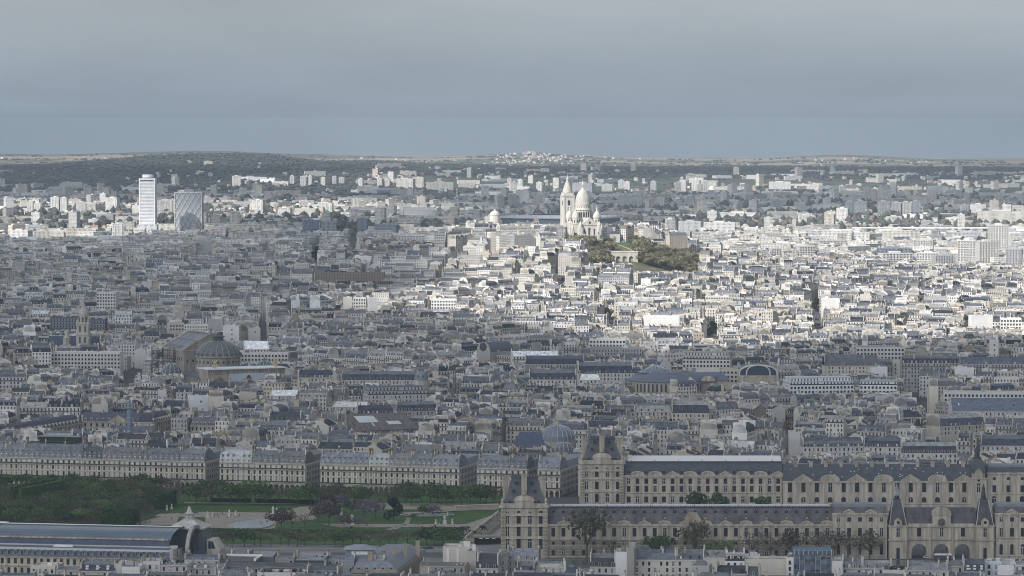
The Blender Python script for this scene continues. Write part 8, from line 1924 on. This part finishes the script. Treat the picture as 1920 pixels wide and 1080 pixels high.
# ------------------------------------------------------------------ high blocks of the plain
W1, W2, G1, G2, B1 = (.62, .61, .595), (.53, .515, .485), (.42, .425, .44), (.33, .35, .38), (.2, .23, .29)
TOWERS = [
    (50, 63, 377, 398, W1, 'white slab tower farthest to the picture edge in its white cluster'), (63, 78, 381, 399, W1, 'lower white slab leaning on the outermost white tower'), (94, 111, 370, 399, W1, 'tall white twin slab, taller half, before the outer suburb'), (112, 126, 371, 399, W1, 'tall white twin slab, half nearer the slim tower'), (143, 163, 379, 397, W1, 'white stepped block between twin slabs and ribbed slab'), (163, 180, 382, 397, W2, 'cream block joined to the white stepped one'), (196, 221, 371, 397, W1, 'ribbed white slab with a dark side by the slim office tower'),
    (164, 186, 411, 426, W1, 'bright white cube office low before the slim tower'), (211, 232, 420, 446, W1, 'white stepped office with striped floors under the slim tower'), (12, 55, 432, 448, W1, 'long bright white office with a balcony front at the picture edge'), (62, 96, 434, 447, W2, 'grey striped office row beside the bright balcony front'), (96, 184, 434, 444, W1, 'very long white office with window strips before the slim tower'), (247, 262, 385, 399, W1, 'white block peeping past the slim tower foot'), (293, 328, 376, 400, W2, 'pale flats between slim tower and lattice tower'), (401, 425, 426, 448, W1, 'white cube block just after the lattice tower'), (470, 494, 375, 398, W1, 'white corner tower standing alone past the lattice tower'),
    (436, 452, 330, 349, W1, 'white tower on a low podium far beyond the lattice tower'), (544, 552, 330, 347, W1, 'thin far tower, first of a long loose line'), (562, 575, 331, 350, G1, 'greyish far tower, second of the loose line'), (577, 585, 330, 349, W2, 'thin pale far tower joined to the greyish one'), (601, 610, 333, 349, W1, 'far white tower in mid line above the long white roofs'), (622, 631, 331, 345, G1, 'far grey tower with ribbed sides in the loose line'), (636, 646, 333, 346, W2, 'far cream tower beside the ribbed grey one'), (671, 680, 335, 351, W1, 'far white tower above the terraced white estate'), (706, 717, 335, 350, W2, 'first of two round shouldered far towers'), (719, 731, 336, 350, W2, 'second of two round shouldered far towers'), (671, 712, 349, 362, W1, 'white terraced estate under the far towers'), (741, 776, 335, 353, W2, 'broad far slab split by a dark notch'), (774, 795, 333, 352, W2, 'broad far slab joined to the notched one'), (800, 852, 342, 356, W2, 'wide pale far estate past the notched slab'), (624, 598, 0, 0, W1, ''),
    (597, 624, 381, 402, W1, 'white building with dark upright strips in the white row'), (520, 545, 390, 404, W1, 'white office at the start of the white row'), (550, 594, 391, 406, W2, 'pale flats in the middle of the white row'), (568, 600, 413, 436, B1, 'blue glass office behind the shaded ridge, wider one'), (602, 632, 415, 436, G2, 'grey blue glass office next to the wider one'), (669, 689, 410, 436, B1, 'tall blue glass office block behind the ridge'), (700, 745, 421, 438, B1, 'long dark glass office between tall block and crest'),
    (970, 980, 337, 356, W1, 'slim white tower before the far fields, near the belfry'), (1005, 1017, 342, 358, W1, 'white tower block next but one to the belfry spire'), (1071, 1112, 343, 361, G1, 'grey ribbed slab seen between belfry and great dome'), (1161, 1171, 338, 354, W1, 'taller of two white towers past the great dome'), (1170, 1181, 341, 357, W1, 'shorter of two white towers past the great dome'), (1127, 1149, 346, 359, W1, 'white block group just past the dome lantern'), (1219, 1231, 340, 357, G1, 'lone grey blue tower between two white groups'), (1160, 1206, 366, 391, G1, 'broad grey housing slab beside the basilica cupola'), (947, 957, 389, 402, W1, 'first white tank like block over the stadium rim'), (985, 995, 390, 402, W1, 'middle white tank like block over the stadium rim'), (1016, 1027, 390, 402, W1, 'last white tank like block over the stadium rim'), (955, 975, 367, 393, G2, 'blue grey tower pair behind the stadium'), (1267, 1278, 342, 361, W2, 'first of five stepped white towers'), (1276, 1287, 339, 359, W1, 'second of five stepped white towers'), (1296, 1312, 338, 358, W1, 'third and widest of five stepped white towers'), (1306, 1317, 346, 362, W2, 'fourth of five stepped white towers'), (1317, 1329, 339, 360, W1, 'last of five stepped white towers'),
    (1270, 1316, 415, 436, G1, 'hump backed grey glass office past the basilica park'), (1317, 1380, 417, 437, W1, 'white framed office with dark floors past the hump backed one'), (1325, 1345, 396, 414, W1, 'white flats over the hump backed office'), (1346, 1420, 399, 414, W1, 'long white flats in a row over the framed office'), (1440, 1484, 341, 355, W1, 'far white estate of joined blocks near the far hill'), (1520, 1536, 345, 359, W1, 'far white cube after the joined estate'), (1567, 1590, 391, 417, W1, 'white stepped tower before the grey tower row'), (1588, 1606, 378, 405, G2, 'first grey blue tower of the row of six'), (1607, 1627, 378, 406, G2, 'second grey blue tower of the row of six'), (1649, 1669, 378, 406, G1, 'third tower of the row of six, dark sided'), (1670, 1690, 380, 402, G1, 'fourth tower of the row of six, paler'), (1691, 1711, 379, 402, W2, 'fifth tower of the row of six, cream'), (1711, 1727, 377, 402, G2, 'last tower of the row of six'), (1447, 1466, 376, 396, G2, 'blue grey slab alone before the white clinic'), (1495, 1511, 382, 400, G1, 'grey slab near the lone blue grey one'), (1499, 1522, 404, 418, W1, 'white front with a grey annexe in the near plain'), (1665, 1692, 406, 422, W1, 'white slab with a striped end above the viaduct'), (1829, 1930, 396, 421, W2, 'huge pale housing slab with gridded front at the picture edge'), (1795, 1809, 402, 437, W1, 'thin white tower crossing the viaduct line'), (1803, 1818, 385, 403, G2, 'dark blue tower above the thin white one'), (1817, 1850, 383, 399, W1, 'ribbed white slabs over the huge gridded slab'),
    (1794, 1830, 451, 499, W1, 'white gridded tower with open balconies, first of the near group'), (1834, 1875, 453, 500, W2, 'cream gridded tower with a dark flank in the near group'), (1851, 1893, 422, 480, W1, 'tallest pale tower of the near group with ribbed side'), (1884, 1916, 467, 502, G1, 'grey perforated cube tower at the edge of the near group'), (1641, 1712, 465, 481, B1, 'dark blue black office box in the near plain'), (1711, 1750, 450, 476, W2, 'tan striped office with a crane beside the dark box'), (1652, 1714, 475, 490, W1, 'white framed office under the dark blue box'), (1717, 1762, 474, 495, W1, 'white finned office under the tan striped one'), (1652, 1712, 433, 452, W2, 'pale stepped terraces office above the dark box'), (1537, 1600, 433, 452, W1, 'white banded offices beside the railway'), (1579, 1632, 436, 452, W1, 'white office with a long bright base beside the banded ones'), (1778, 1850, 436, 452, G1, 'grey gridded office behind the near tower group'), (1498, 1530, 462, 484, W2, 'pale balcony flats in the near plain'), (1752, 1790, 479, 497, G1, 'layered grey terraces building before the near towers'), (1446, 1466, 466, 484, W2, 'cream flats beside the balcony flats')]
tw_r = random.Random(12)
for pa, pb, pt, pb_, c, lb in TOWERS:
    if not lb: continue
    Y = 9000.0
    for _ in range(30): Y = .5 * Y + .5 * gy(pb_, T(wx((pa + pb) / 2, Y, pb_), Y))
    Y = min(Y, 17000); X = wx((pa + pb) / 2, Y, pb_); gz = T(X, Y); w = (pb - pa) * Y / F; h = wz(pt, Y) - gz; d = min(w, 18 + .2 * w)
    a = R(tw_r.choice((-14, -6, 10))); w *= .93
    t = thing('tower_block' if h > w * .7 else 'slab_block', lb, 'tower block', (X, Y, gz), a, 'high blocks of the plain')
    clear_rect(X, Y, w / 2 + 12, d + 12, a); guard(pa, pb, pb_ - (pb_ - pt) * .15, Y)
    m = MB(); pu = max(2.8, w / 14); near = Y < 7600
    m.box(-w / 2, w / 2, 0, d, -8, h, 'facade', jit(c, tw_r, .05), top=False, win=1) if True else 0
    put('wall', m, t)
    m = MB(); m.poly([(-w / 2, 0, h), (w / 2, 0, h), (w / 2, d, h), (-w / 2, d, h)], 'plain', (.4, .4, .4)); m.box(-w / 2, w / 2, -.2, .3, h - .2, h + 1, 'plain', c); m.box(-w * .2, w * .15, d * .3, d * .7, h, h + 3.2, 'plain', c); put('roof', m, t)
    if near:
        n = max(4, min(9, int(w / 4.4))); rows = min(10, int(h / 4.2))
        for k in range(rows):
            for j in range(n): link('window', window_mesh('rect', w / n * .5, 2.3, 'plain', None, .7), t, (-w / 2 + (j + .5) * w / n, -.02, h - 3.6 - k * 4.2))
    elif h > 25:
        for j in range(3):
            m = MB(); x = -w / 2 + (j + .5) * w / 3; m.box(x - w * .05, x + w * .05, -.9, 0, 2, h - 1, 'plain', tuple(v * .92 for v in c)); put('balcony_stack', m, t)
# slim office tower and lattice tower
Y = 8890.0; g = 4; u = Y / F; z = lambda py: wz(py, Y) - g
t = thing('office_tower', 'slim very tall white office tower rising above the plain', 'tower', (wx(277, Y), Y, g), R(-6)); clear_rect(wx(277, Y), Y, 60, 60); guard(260, 294, 430, Y)
hw = 14.2 * u; m = MB(); m.box(-hw, hw, 0, 22, -5, z(334), 'plain', (.47, .49, .52))
put('wall', m, t); m = MB()
for k in range(36): m.box(-hw - .3, hw + .3, -.9, 0, 2 + k * z(337) / 36, 2 + k * z(337) / 36 + 2.0, 'plain', (.63, .64, .655), bottom=True); 
put('floor_band', m, t); m = MB()
for x in (-hw, hw): m.box(x - 1.3, x + 1.3, -1.3, 23, -5, z(334), 'plain', (.66, .67, .69))
m.box(-hw, hw, -.9, 1, z(340), z(337.5), 'iron'); put('corner_pier', m, t)
m = MB(); m.lathe([(11, z(334)), (12.5, z(332)), (12.5, z(327.5))], 0, 11, 'plain', 18, (.72, .74, .78, 0)); put('crown_drum', m, t)
m = MB(); m.box(-hw * 1.1, hw * 1.5, -16, 0, -5, z(421), 'facade', (.55, .57, .6, 0), win=1); put('podium', m, t)
Y = 9000.0; z = lambda py: wz(py, Y) - g; u = Y / F; hw = 25.5 * u
t = thing('lattice_tower', 'broad grey tower wrapped in a white diamond lattice with cranes on top', 'tower', (wx(354, Y), Y, g), R(-4)); clear_rect(wx(354, Y), Y, 70, 60); guard(326, 382, 424, Y)
m = MB(); m.box(-hw, hw, 2, 30, -5, z(361), 'plain', (.40, .42, .46, 0)); m.box(-hw * .35, hw * .4, 6, 24, z(361), z(355), 'plain', (.3, .33, .38)); put('wall', m, t)
m = MB(); n = 5; dz = z(361) / 4
for i in range(n):
    x0, x1 = -hw + i * 2 * hw / n, -hw + (i + 1) * 2 * hw / n; xm = (x0 + x1) / 2
    for k in range(4):
        za, zb = k * dz, (k + 1) * dz
        for a, b in (((x0, za), (xm, (za + zb) / 2)), ((x1, za), (xm, (za + zb) / 2)), ((x0, zb), (xm, (za + zb) / 2)), ((x1, zb), (xm, (za + zb) / 2))): m.tube((a[0], 0, a[1]), (b[0], 0, b[1]), .6, 'white_paint', n=4)
for x in (-hw, hw): m.tube((x, 0, 0), (x, 0, z(360)), .8, 'white_paint', n=4)
m.tube((-hw, 0, z(361)), (hw, 0, z(361)), .8, 'white_paint', n=4); put('lattice', m, t)
for x, e in ((.1, 12), (.45, -14)):
    q = MB(); q.tube((x * hw, 12, z(361)), (x * hw, 12, z(333)), .7, 'zinc', n=4); q.tube((x * hw + e, 10, z(342)), (x * hw - e, 13, z(331)), .5, 'zinc', n=4); put('crane', q, t)
# stadium ring
Y = 9300.0; u = Y / F; z = lambda py: wz(py, Y)
t = thing('stadium', 'huge flat stadium with a floating pale roof ring and masts behind the basilica', 'stadium', (wx(1052, Y), Y + 90, 0)); clear_rect(wx(1052, Y), Y + 90, 175, 120); guard(935, 1170, 420, Y - 40)
m = MB(); m.lathe([(138, -4), (140, z(411.5))], 0, 0, 'plain', 48, (.09, .12, .17, 0), sy=.75, cap=False); put('bowl', m, t)
m = MB(); m.lathe([(140, z(411)), (147, z(409.5)), (147, z(406.5)), (75, z(404))], 0, 0, 'plain', 48, (.42, .45, .5, 0), sy=.75, cap=False); put('roof_ring', m, t)
for i in range(18):
    a = 2 * pi * i / 18; m = MB(); p = (140 * cos(a), 105 * sin(a)); m.tube((*p, z(408)), (p[0] * 1.02, p[1] * 1.02, z(389)), 1.1, 'zinc', n=4, r2=.4); m.tube((p[0] * 1.02, p[1] * 1.02, z(389)), (p[0] * .62, p[1] * .62, z(404)), .45, 'zinc', n=3); put('mast', m, t)
# old abbey church in the plain, viaduct, chimney
Y = 10200.0; u = Y / F; z = lambda py: wz(py, Y)
t = thing('abbey_church', 'pale distant abbey church with one slender tower in the plain', 'church', (wx(785, Y), Y, 0)); clear_rect(wx(785, Y), Y, 60, 30); guard(747, 820, 403, Y)
m = MB(); m.box(-28 * u, 26 * u, 0, 30, -4, z(395), 'plain', (.6, .58, .54)); m.lathe([(12 * u, -4), (12 * u, z(396))], 26 * u, 15, 'plain', 12, (.6, .58, .54, 0), sy=.9); put('wall', m, t)
m = MB(); m.extr([(-1, z(395)), (31, z(395)), (15, z(389))], -28 * u, 30 * u, 'plain', (.5, .5, .5, 0)); put('roof', m, t); m = MB(); m.box(-36 * u, -29 * u, 4, 14, -4, z(384), 'plain', (.66, .64, .6)); m.hip(-36 * u, -29 * u, 4, 14, z(384), -33 * u, -32 * u, 8.6, 9.4, z(377), 'plain', (.5, .5, .5)); put('bell_tower', m, t)
Y = 8500.0; z = lambda py: wz(py, Y); xa, xb = wx(1597, Y), wx(1990, Y)
t = thing('viaduct', 'long level pale motorway viaduct on dark piers across the plain', 'viaduct', ((xa + xb) / 2, Y, 0)); hw = (xb - xa) / 2; guard(1597, 1930, 431, Y - 10); m = MB(); m.box(-hw, hw, 0, 14, z(428.5), z(426), 'plain', (.66, .66, .66), bottom=True); put('deck', m, t)
for i in range(16): m = MB(); x = -hw + (i + .5) * hw / 8; m.box(x - 1.6, x + 1.6, 2, 12, -4, z(428.5), 'plain', (.3, .3, .3)); put('pier', m, t)
Y = 13500.0; z = lambda py: wz(py, Y); t = thing('factory_chimney', 'tall red banded white factory chimney before the wooded ridge', 'chimney', (wx(857, Y), Y, T(wx(857, Y), Y)))
for k in range(5): m = MB(); h = (z(316) - z(330)) / 5; m.tube((0, 0, k * h), (0, 0, k * h + h), 3 - k * .15, 'plain', (.72, .7, .7) if k % 2 == 0 else (.5, .25, .2), 8, 2.9 - k * .15); put('shaft_band', m, t)
Y = 22000.0; t = thing('water_tower', 'far mushroom shaped water tower on the horizon fields', 'water tower', (wx(1836, Y), Y, T(wx(1836, Y), Y))); z0 = T(wx(1836, Y), Y); m = MB(); h = wz(302.5, Y) - z0; m.lathe([(7, -5), (5.5, h - 12), (14, h - 6), (14, h)], 0, 0, 'plain', 12, (.45, .47, .5, 0)); put('tank', m, t)
# ------------------------------------------------------------------ the town: blocks of houses between streets
def town_lots():
    r = random.Random(11)
    sites = []
    for yy in range(2450, 6500, 330):
        for xx in range(-900, 1300, 360):
            base = -16 if yy < 3000 else r.choice((-16, -10, 6, 14, 22, -28, 35, -40))
            sites.append((xx + r.uniform(-130, 130), yy + r.uniform(-110, 110), R(base + r.uniform(-4, 4))))
    S = np.array([(s[0], s[1]) for s in sites])
    lots = []
    for si, (sx, sy, a) in enumerate(sites):
        ca, sa = cos(a), sin(a)
        rects = [(-420, -420, 420, 420, 0)]
        blocks = []
        while rects:
            x0, y0, x1, y1, lv = rects.pop()
            w, h = x1 - x0, y1 - y0
            mx = r.uniform(55, 105)
            if max(w, h) <= mx or (w < 60 and h < 60):
                blocks.append((x0, y0, x1, y1)); continue
            g = (16 if lv < 2 and r.random() < .4 else r.uniform(8, 12)) / 2
            if w > h:
                c = x0 + w * r.uniform(.38, .62); rects += [(x0, y0, c - g, y1, lv + 1), (c + g, y0, x1, y1, lv + 1)]
            else:
                c = y0 + h * r.uniform(.38, .62); rects += [(x0, y0, x1, c - g, lv + 1), (x0, c + g, x1, y1, lv + 1)]
        for x0, y0, x1, y1 in blocks:
            bx, by = (x0 + x1) / 2, (y0 + y1) / 2
            wx_, wy_ = sx + bx * ca - by * sa, sy + bx * sa + by * ca
            if wy_ < 2450 or wy_ > 6400: continue
            px, py = proj(wx_, wy_, 20)
            if px < -170 or px > 2090: continue
            if int(np.argmin((S[:, 0] - wx_) ** 2 + (S[:, 1] - wy_) ** 2)) != si: continue
            bh = r.gauss(19.5, 1.9); bid = r.randrange(10 ** 6)
            dep = r.uniform(10.5, 13.5)
            def lot(lx, ly, ang, w, d, h, inner=False):
                X, Y = sx + lx * ca - ly * sa, sy + lx * sa + ly * ca
                lots.append([X, Y, a + ang, w, d, h, inner, bid])
            W_, H_ = x1 - x0, y1 - y0
            for side in range(4):
                ln = W_ if side % 2 == 0 else H_ - 2 * dep
                if ln < 8: continue
                p = -ln / 2
                while p < ln / 2 - 4:
                    lw = r.uniform(10, 27)
                    if p + lw > ln / 2 - 7: lw = ln / 2 - p
                    c = p + lw / 2
                    h = bh + r.gauss(0, 1.7) + (r.uniform(3, 7) if r.random() < .05 else 0) - (r.uniform(4, 9) if r.random() < .10 else 0)
                    if side == 0: lot(bx + c, y0, 0, lw, dep, h)
                    elif side == 1: lot(x1, by + c, pi / 2, lw, dep, h)
                    elif side == 2: lot(bx - c, y1, pi, lw, dep, h)
                    else: lot(x0, by - c, -pi / 2, lw, dep, h)
                    p += lw
            iw, ih = W_ - 2 * dep, H_ - 2 * dep
            if iw > 16 and ih > 12:
                k = 0
                for gx in range(int(iw // 22) + 1):
                    for gy_ in range(int(ih // 24) + 1):
                        if r.random() < .72:
                            lw, ld = r.uniform(8, min(18, iw)), r.uniform(7, min(12, ih))
                            lx = x0 + dep + (gx + .5) * iw / (int(iw // 22) + 1); ly = y0 + dep + (gy_ + .3) * ih / (int(ih // 24) + 1)
                            lot(lx, ly, r.choice((0, 0, pi, pi / 2)), lw, ld, bh - r.choice((1, 3, 5, 9, 12)) * r.uniform(.5, 1.2), True)
    return lots

def lot_style(L_, r):
    X, Y, a, w, d, h, inner, q = L_
    k = r.choices(range(len(WALLS)), WALLP)[0]; m = r.choices(range(len(ROOFS)), ROOFP)[0]
    b = random.Random(q); bk = b.choices(range(len(WALLS)), WALLP)[0]; bm = b.choices(range(len(ROOFS)), ROOFP)[0]; br = b.choices(('mansard', 'gable', 'flat'), (8, 2, 1))[0]
    if not inner and r.random() < .55: k, m = bk, bm
    if inner: roof = r.choices(('gable', 'lean', 'flat', 'mansard'), (4, 3, 3, 2))[0]; rh = r.uniform(1.6, 3.2) if roof != 'mansard' else r.uniform(3, 4.5)
    else:
        roof = r.choices(('mansard', 'gable', 'flat', 'hip', 'setback'), (56, 22, 10, 6, 6))[0]
        if r.random() < .5: roof = br
        rh = {'mansard': r.uniform(3.6, 6), 'gable': r.uniform(2, 4), 'flat': 1, 'hip': r.uniform(4, 6), 'setback': r.choice((3.4, 6.2))}[roof]
    if roof in ('flat', 'setback'): m = r.choice((0, 2, 5, 5, 7))
    return k, m, roof, rh

def build_town():
    global NEAR_LOTS
    r = random.Random(23)
    lots = town_lots()
    stuff = MB(); near = []
    for L_ in lots:
        X, Y, a, w, d, h, inner, q = L_
        cx, cy_ = X + sin(-a) * 0 - sin(a) * d / 2, Y + cos(a) * d / 2
        if not is_clear(cx, cy_, min(w, d) * .42): continue
        # behind the arcaded row
        gz = T(cx, cy_)
        if cy_ > 5150 and -560 < cx < 330 and gz < T(cx, 5200) - 9: continue      # hidden behind the hill
        k, m, roof, rh = lot_style(L_, r)
        if cy_ > 3950 and r.random() < .5: m = r.choice((2, 2, 5, 0, 7))  # paler roofs for the sunlit quarter: part of its sunlight is in the colour
        cap = height_cap(cx, cy_, w) - gz
        tot = h + rh + 1.5
        if tot > cap:
            h = cap - rh - 1.5
            if h < 6: 
                if cap < 7: continue
                h, rh, roof = max(4, cap - 2.5), 1.5, 'gable'
        L_[5] = h
        near.append((cy_, L_, k, m, roof, rh, gz, cx))
    near.sort(key=lambda t: t[0])
    ind = []; rest = []
    for t in near:
        px, py = proj(t[7], t[0], t[6] + t[1][5])
        (ind if len(ind) < NEAR_COUNT and 4 < px < 1916 and not t[1][6] else rest).append(t)
    for cy_, L_, k, m, roof, rh, gz, cx in rest:
        X, Y, a, w, d, h, inner, q = L_
        if cy_ > 6150 and r.random() < (cy_ - 6150) / 300: continue
        stuff.fr(X, Y, gz, a)
        lod = 1 if cy_ < 3300 else (2 if cy_ > 3900 else 1)
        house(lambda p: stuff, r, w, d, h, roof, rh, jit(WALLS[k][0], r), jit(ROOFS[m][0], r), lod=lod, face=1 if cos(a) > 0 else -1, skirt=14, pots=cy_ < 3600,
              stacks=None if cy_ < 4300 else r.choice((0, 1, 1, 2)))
    tag(put('city_blocks', stuff), kind='stuff')
    return ind
NEAR_COUNT = 215
# ------------------------------------------------------------------ the plain beyond the hill
def build_plain():
    r = random.Random(5)
    sub = MB()
    wcs = [(.58, .565, .53), (.52, .5, .455), (.62, .61, .595), (.5, .47, .42), (.42, .41, .40), (.64, .58, .5)]
    rcs = [(.3, .15, .1), (.34, .2, .14), (.3, .31, .33), (.45, .45, .44), (.2, .21, .23), (.6, .6, .6)]
    def block(x, y, a, w, d, h, roof, wc, rc, win_):
        gz = T(x, y)
        if h + gz > height_cap(x, y, w): return
        sub.fr(x, y, gz, a)
        if roof:
            sub.box(-w / 2, w / 2, -d / 2, d / 2, -4, h, 'facade', wc, win=win_, top=False)
            e = h + d * .32
            sub.poly([(-w / 2 - .4, -d / 2 - .4, h), (w / 2 + .4, -d / 2 - .4, h), (w / 2 + .4, 0, e), (-w / 2 - .4, 0, e)], 'plain', rc)
            sub.poly([(w / 2 + .4, d / 2 + .4, h), (-w / 2 - .4, d / 2 + .4, h), (-w / 2 - .4, 0, e), (w / 2 + .4, 0, e)], 'plain', rc)
            for s_ in (-1, 1): sub.poly([(s_ * w / 2, -d / 2, h), (s_ * w / 2, d / 2, h), (s_ * w / 2, 0, e)], 'plain', wc)
        else:
            sub.box(-w / 2, w / 2, -d / 2, d / 2, -4, h, 'facade', wc, win=win_, topmat='plain', topcol=rc)
            if w > 14:
                bw = r.uniform(2, 6); bx = r.uniform(-w / 2 + 1, w / 2 - bw - 1)
                sub.box(bx, bx + bw, -d * .2, d * .2, h, h + r.uniform(1.5, 3.5), 'plain', jit(wc, r))
    n = 0
    while n < 8200:
        # even spread down the picture, thinning with distance
        py = r.uniform(322, 515) if r.random() < .75 else r.uniform(322, 400)
        px = r.uniform(-90, 2010)
        y = gy(py, 4.0)
        if y < 6150 or y > 16200: continue
        x = at(px, py, y)[0]
        if y < 6700 and px < 1150: continue
        g = _fbm(x, y, .55) + .6 * _fbm(x + 400, y * .5, .21)
        dens = .75 if y < 8500 else (.34 + .5 * float(g))
        if y > 13800: dens *= .6 if px > 700 or y < 14500 else .15
        if r.random() > dens: n += .15; continue
        n += 1
        a = R(r.choice((-16, 5, 20, 40, 74, 100)) + r.uniform(-6, 6))
        q = r.random()
        wc = jit(r.choice(wcs), r)
        if y < 8800:
            if q < .45: block(x, y, a, r.uniform(14, 30), r.uniform(11, 16), r.uniform(9, 21), r.random() < .25, wc, jit(r.choice(rcs[2:]), r), 1)
            elif q < .8: block(x, y, a, r.uniform(28, 75), r.uniform(14, 28), r.uniform(10, 24), False, wc, jit(r.choice(rcs[2:]), r), 1)
            else: block(x, y, a, r.uniform(40, 120), r.uniform(25, 60), r.uniform(6, 12), False, jit(r.choice(((.6, .6, .6), (.35, .38, .42), (.2, .22, .26))), r), jit(r.choice(((.55, .56, .57), (.4, .42, .44), (.25, .27, .3))), r), r.random() < .5)
        else:
            if q < .62: block(x, y, a, r.uniform(9, 17), r.uniform(8, 12), r.uniform(5, 9), True, wc, jit(r.choice(rcs), r), 1)
            elif q < .85: block(x, y, a, r.uniform(35, 95), r.uniform(11, 14), r.uniform(10, 20), False, wc, jit(r.choice(rcs[2:]), r), 1)
            elif q < .9: block(x, y, a, r.uniform(18, 24), r.uniform(16, 22), r.uniform(28, 44), False, wc, jit(r.choice(rcs[2:]), r), 1)
            else: block(x, y, a, r.uniform(60, 150), r.uniform(30, 70), r.uniform(7, 12), False, jit(r.choice(((.6, .6, .6), (.3, .32, .36), (.7, .7, .7))), r), jit(r.choice(((.5, .52, .53), (.6, .6, .6), (.25, .27, .3))), r), 0)
    for i in range(170):
        px = r.gauss(1010, 45) if i < 100 else r.uniform(0, 1920); y = r.uniform(23500, 26900) if i < 100 else r.uniform(20500, 26500)
        block((px - 960) * y / F, y, r.uniform(0, 3), r.uniform(10, 26), 10, r.uniform(5, 9), True, jit(wcs[r.randrange(3)], r), jit(r.choice(rcs), r), 0)
    tag(put('distant_suburb', sub), kind='stuff')
    # tree masses of the plain and the wooded hills: ragged crowns of a few tilted faces each
    wd = MB(); rng = random.Random(8); k = 0
    while k < 17500:
        u_ = rng.random()
        if u_ < .07:
            px = rng.uniform(-90, 2010); y = rng.choice((26200, 25000, 24000, 22500)) + rng.gauss(0, 140)
            if _fbm(px * 9, y, .3) < -.1: k += .1; continue
        elif u_ < .5:
            px = rng.uniform(-90, 2010); y = rng.uniform(13900 if px < 800 else 15400, 17300)
        else:
            py = rng.uniform(322, 500); y = gy(py, 3); px = rng.uniform(-90, 2010)
            if y < 6500 or y > 17000: continue
            if y < 7500 and px < 1150: continue
            g = _fbm(px * y / F + 777, y, .4)
            if y < 9000: 
                if g < .25: k += .2; continue
            elif g < -.15: k += .2; continue
        x = (px - 960) * y / F
        k += 1
        gz = T(x, y); s = rng.uniform(4, 8) * (1 + .3 * (y > 9000) + .25 * (y > 20000))
        fw = y > 13000; t = rng.uniform(.9, 1.1) if fw else rng.uniform(.7, 1.25); c = rng.choice(((.06, .066, .066), (.066, .068, .066), (.055, .064, .062))) if fw else rng.choice(((.07, .075, .065), (.085, .08, .07), (.06, .07, .06), (.10, .092, .08)))  # far woods toned bluer and evener: some distance haze is put into the colour
        c = (c[0] * t, c[1] * t, c[2] * t)
        n_ = 5
        wd.fr(x, y, gz, rng.uniform(0, 6))
        rad = [s * rng.uniform(.8, 1.3) for _ in range(n_)]; top = (rng.uniform(-1, 1), rng.uniform(-1, 1), s * rng.uniform(1.5, 2.3) * (.5 if fw else 1)); mid = s * rng.uniform(.7, 1.1) * (.5 if fw else 1)
        ring = [(rad[i] * cos(2 * pi * i / n_), rad[i] * sin(2 * pi * i / n_), mid * rng.uniform(.7, 1.4)) for i in range(n_)]
        for i in range(n_):
            j = (i + 1) % n_
            f = rng.uniform(.92, 1.1) if fw else rng.uniform(.75, 1.3)
            wd.poly([ring[i], ring[j], top], 'plain', (c[0] * f, c[1] * f, c[2] * f))
            wd.poly([(ring[i][0] * .8, ring[i][1] * .8, -1), (ring[j][0] * .8, ring[j][1] * .8, -1), ring[j], ring[i]], 'plain', c)
    tag(put('distant_woods', wd), kind='stuff')
build_plain()
# ------------------------------------------------------------------ the nearest houses of the town, one by one
IND = build_town()
LANDM = [(0, 'the pale finned arcade'), (55, 'the canopied rooftop terrace'), (152, 'the bright windowed arcade'), (200, 'the brown roofed arcaded house'), (265, 'the rounded arcaded corner house'), (340, 'the first side street corner'), (405, 'the shiny arcaded roof'), (480, 'the middle arcaded block'), (560, 'the second side street'), (600, 'the two row dormer arcade'), (690, 'the patched arcade mansard'), (735, 'the stained arcaded house'), (800, 'the humped arcade roof'), (875, 'the round dormer corner'), (950, 'the small ribbed dome'), (1060, 'the pale palace pavilion'), (1175, 'the pale roof strip start'), (1270, 'the pale roof strip middle'), (1370, 'the pale roof strip end'), (1468, 'the first blue palace gables'), (1560, 'the widest blue palace gable'), (1660, 'the last blue palace gables'), (1765, 'the dark domed palace pavilion'), (1850, 'the short pale palace wing')]
ORD = 'nearest second third fourth fifth sixth seventh eighth ninth tenth eleventh twelfth thirteenth fourteenth fifteenth sixteenth seventeenth eighteenth nineteenth twentieth'.split()
RT = {'mansard': 'mansard', 'gable': 'gable', 'flat': 'flat roof', 'hip': 'hipped roof', 'setback': 'stepped roof', 'lean': 'lean roof'}
cnt_ = {}
for i, (cy_, L_, k, m_, roof, rh, gz, cx) in enumerate(IND):
    X, Y, a, w, d, h, inner, q = L_
    px, _ = proj(cx, cy_, gz + h)
    lm = [n_ for p_, n_ in LANDM if p_ <= px][-1]; cnt_[lm] = cnt_.get(lm, 0) + 1
    r = random.Random(i)
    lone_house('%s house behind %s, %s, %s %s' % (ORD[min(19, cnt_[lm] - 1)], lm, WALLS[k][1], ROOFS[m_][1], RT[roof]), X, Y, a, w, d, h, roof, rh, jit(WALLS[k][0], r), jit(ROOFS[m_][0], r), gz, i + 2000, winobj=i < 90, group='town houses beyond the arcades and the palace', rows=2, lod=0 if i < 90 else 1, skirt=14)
# ------------------------------------------------------------------ haze
def build_haze():
    m = bpy.data.materials.new('haze_air'); m.use_nodes = True; n = m.node_tree.nodes; n.clear()
    o = n.new('ShaderNodeOutputMaterial'); v = n.new('ShaderNodeVolumePrincipled')
    v.inputs['Color'].default_value = (.555, .66, .785, 1); v.inputs['Density'].default_value = HAZE; v.inputs['Anisotropy'].default_value = 0
    m.node_tree.links.new(v.outputs[0], o.inputs['Volume'])
    mb = MB(); MATS['haze_air'] = m
    mb.box(-9000, 9000, -600, 32000, -62, 300, 'haze_air', bottom=True)
    tag(put('haze', mb), kind='stuff')
HAZE = 0.000026
build_haze()
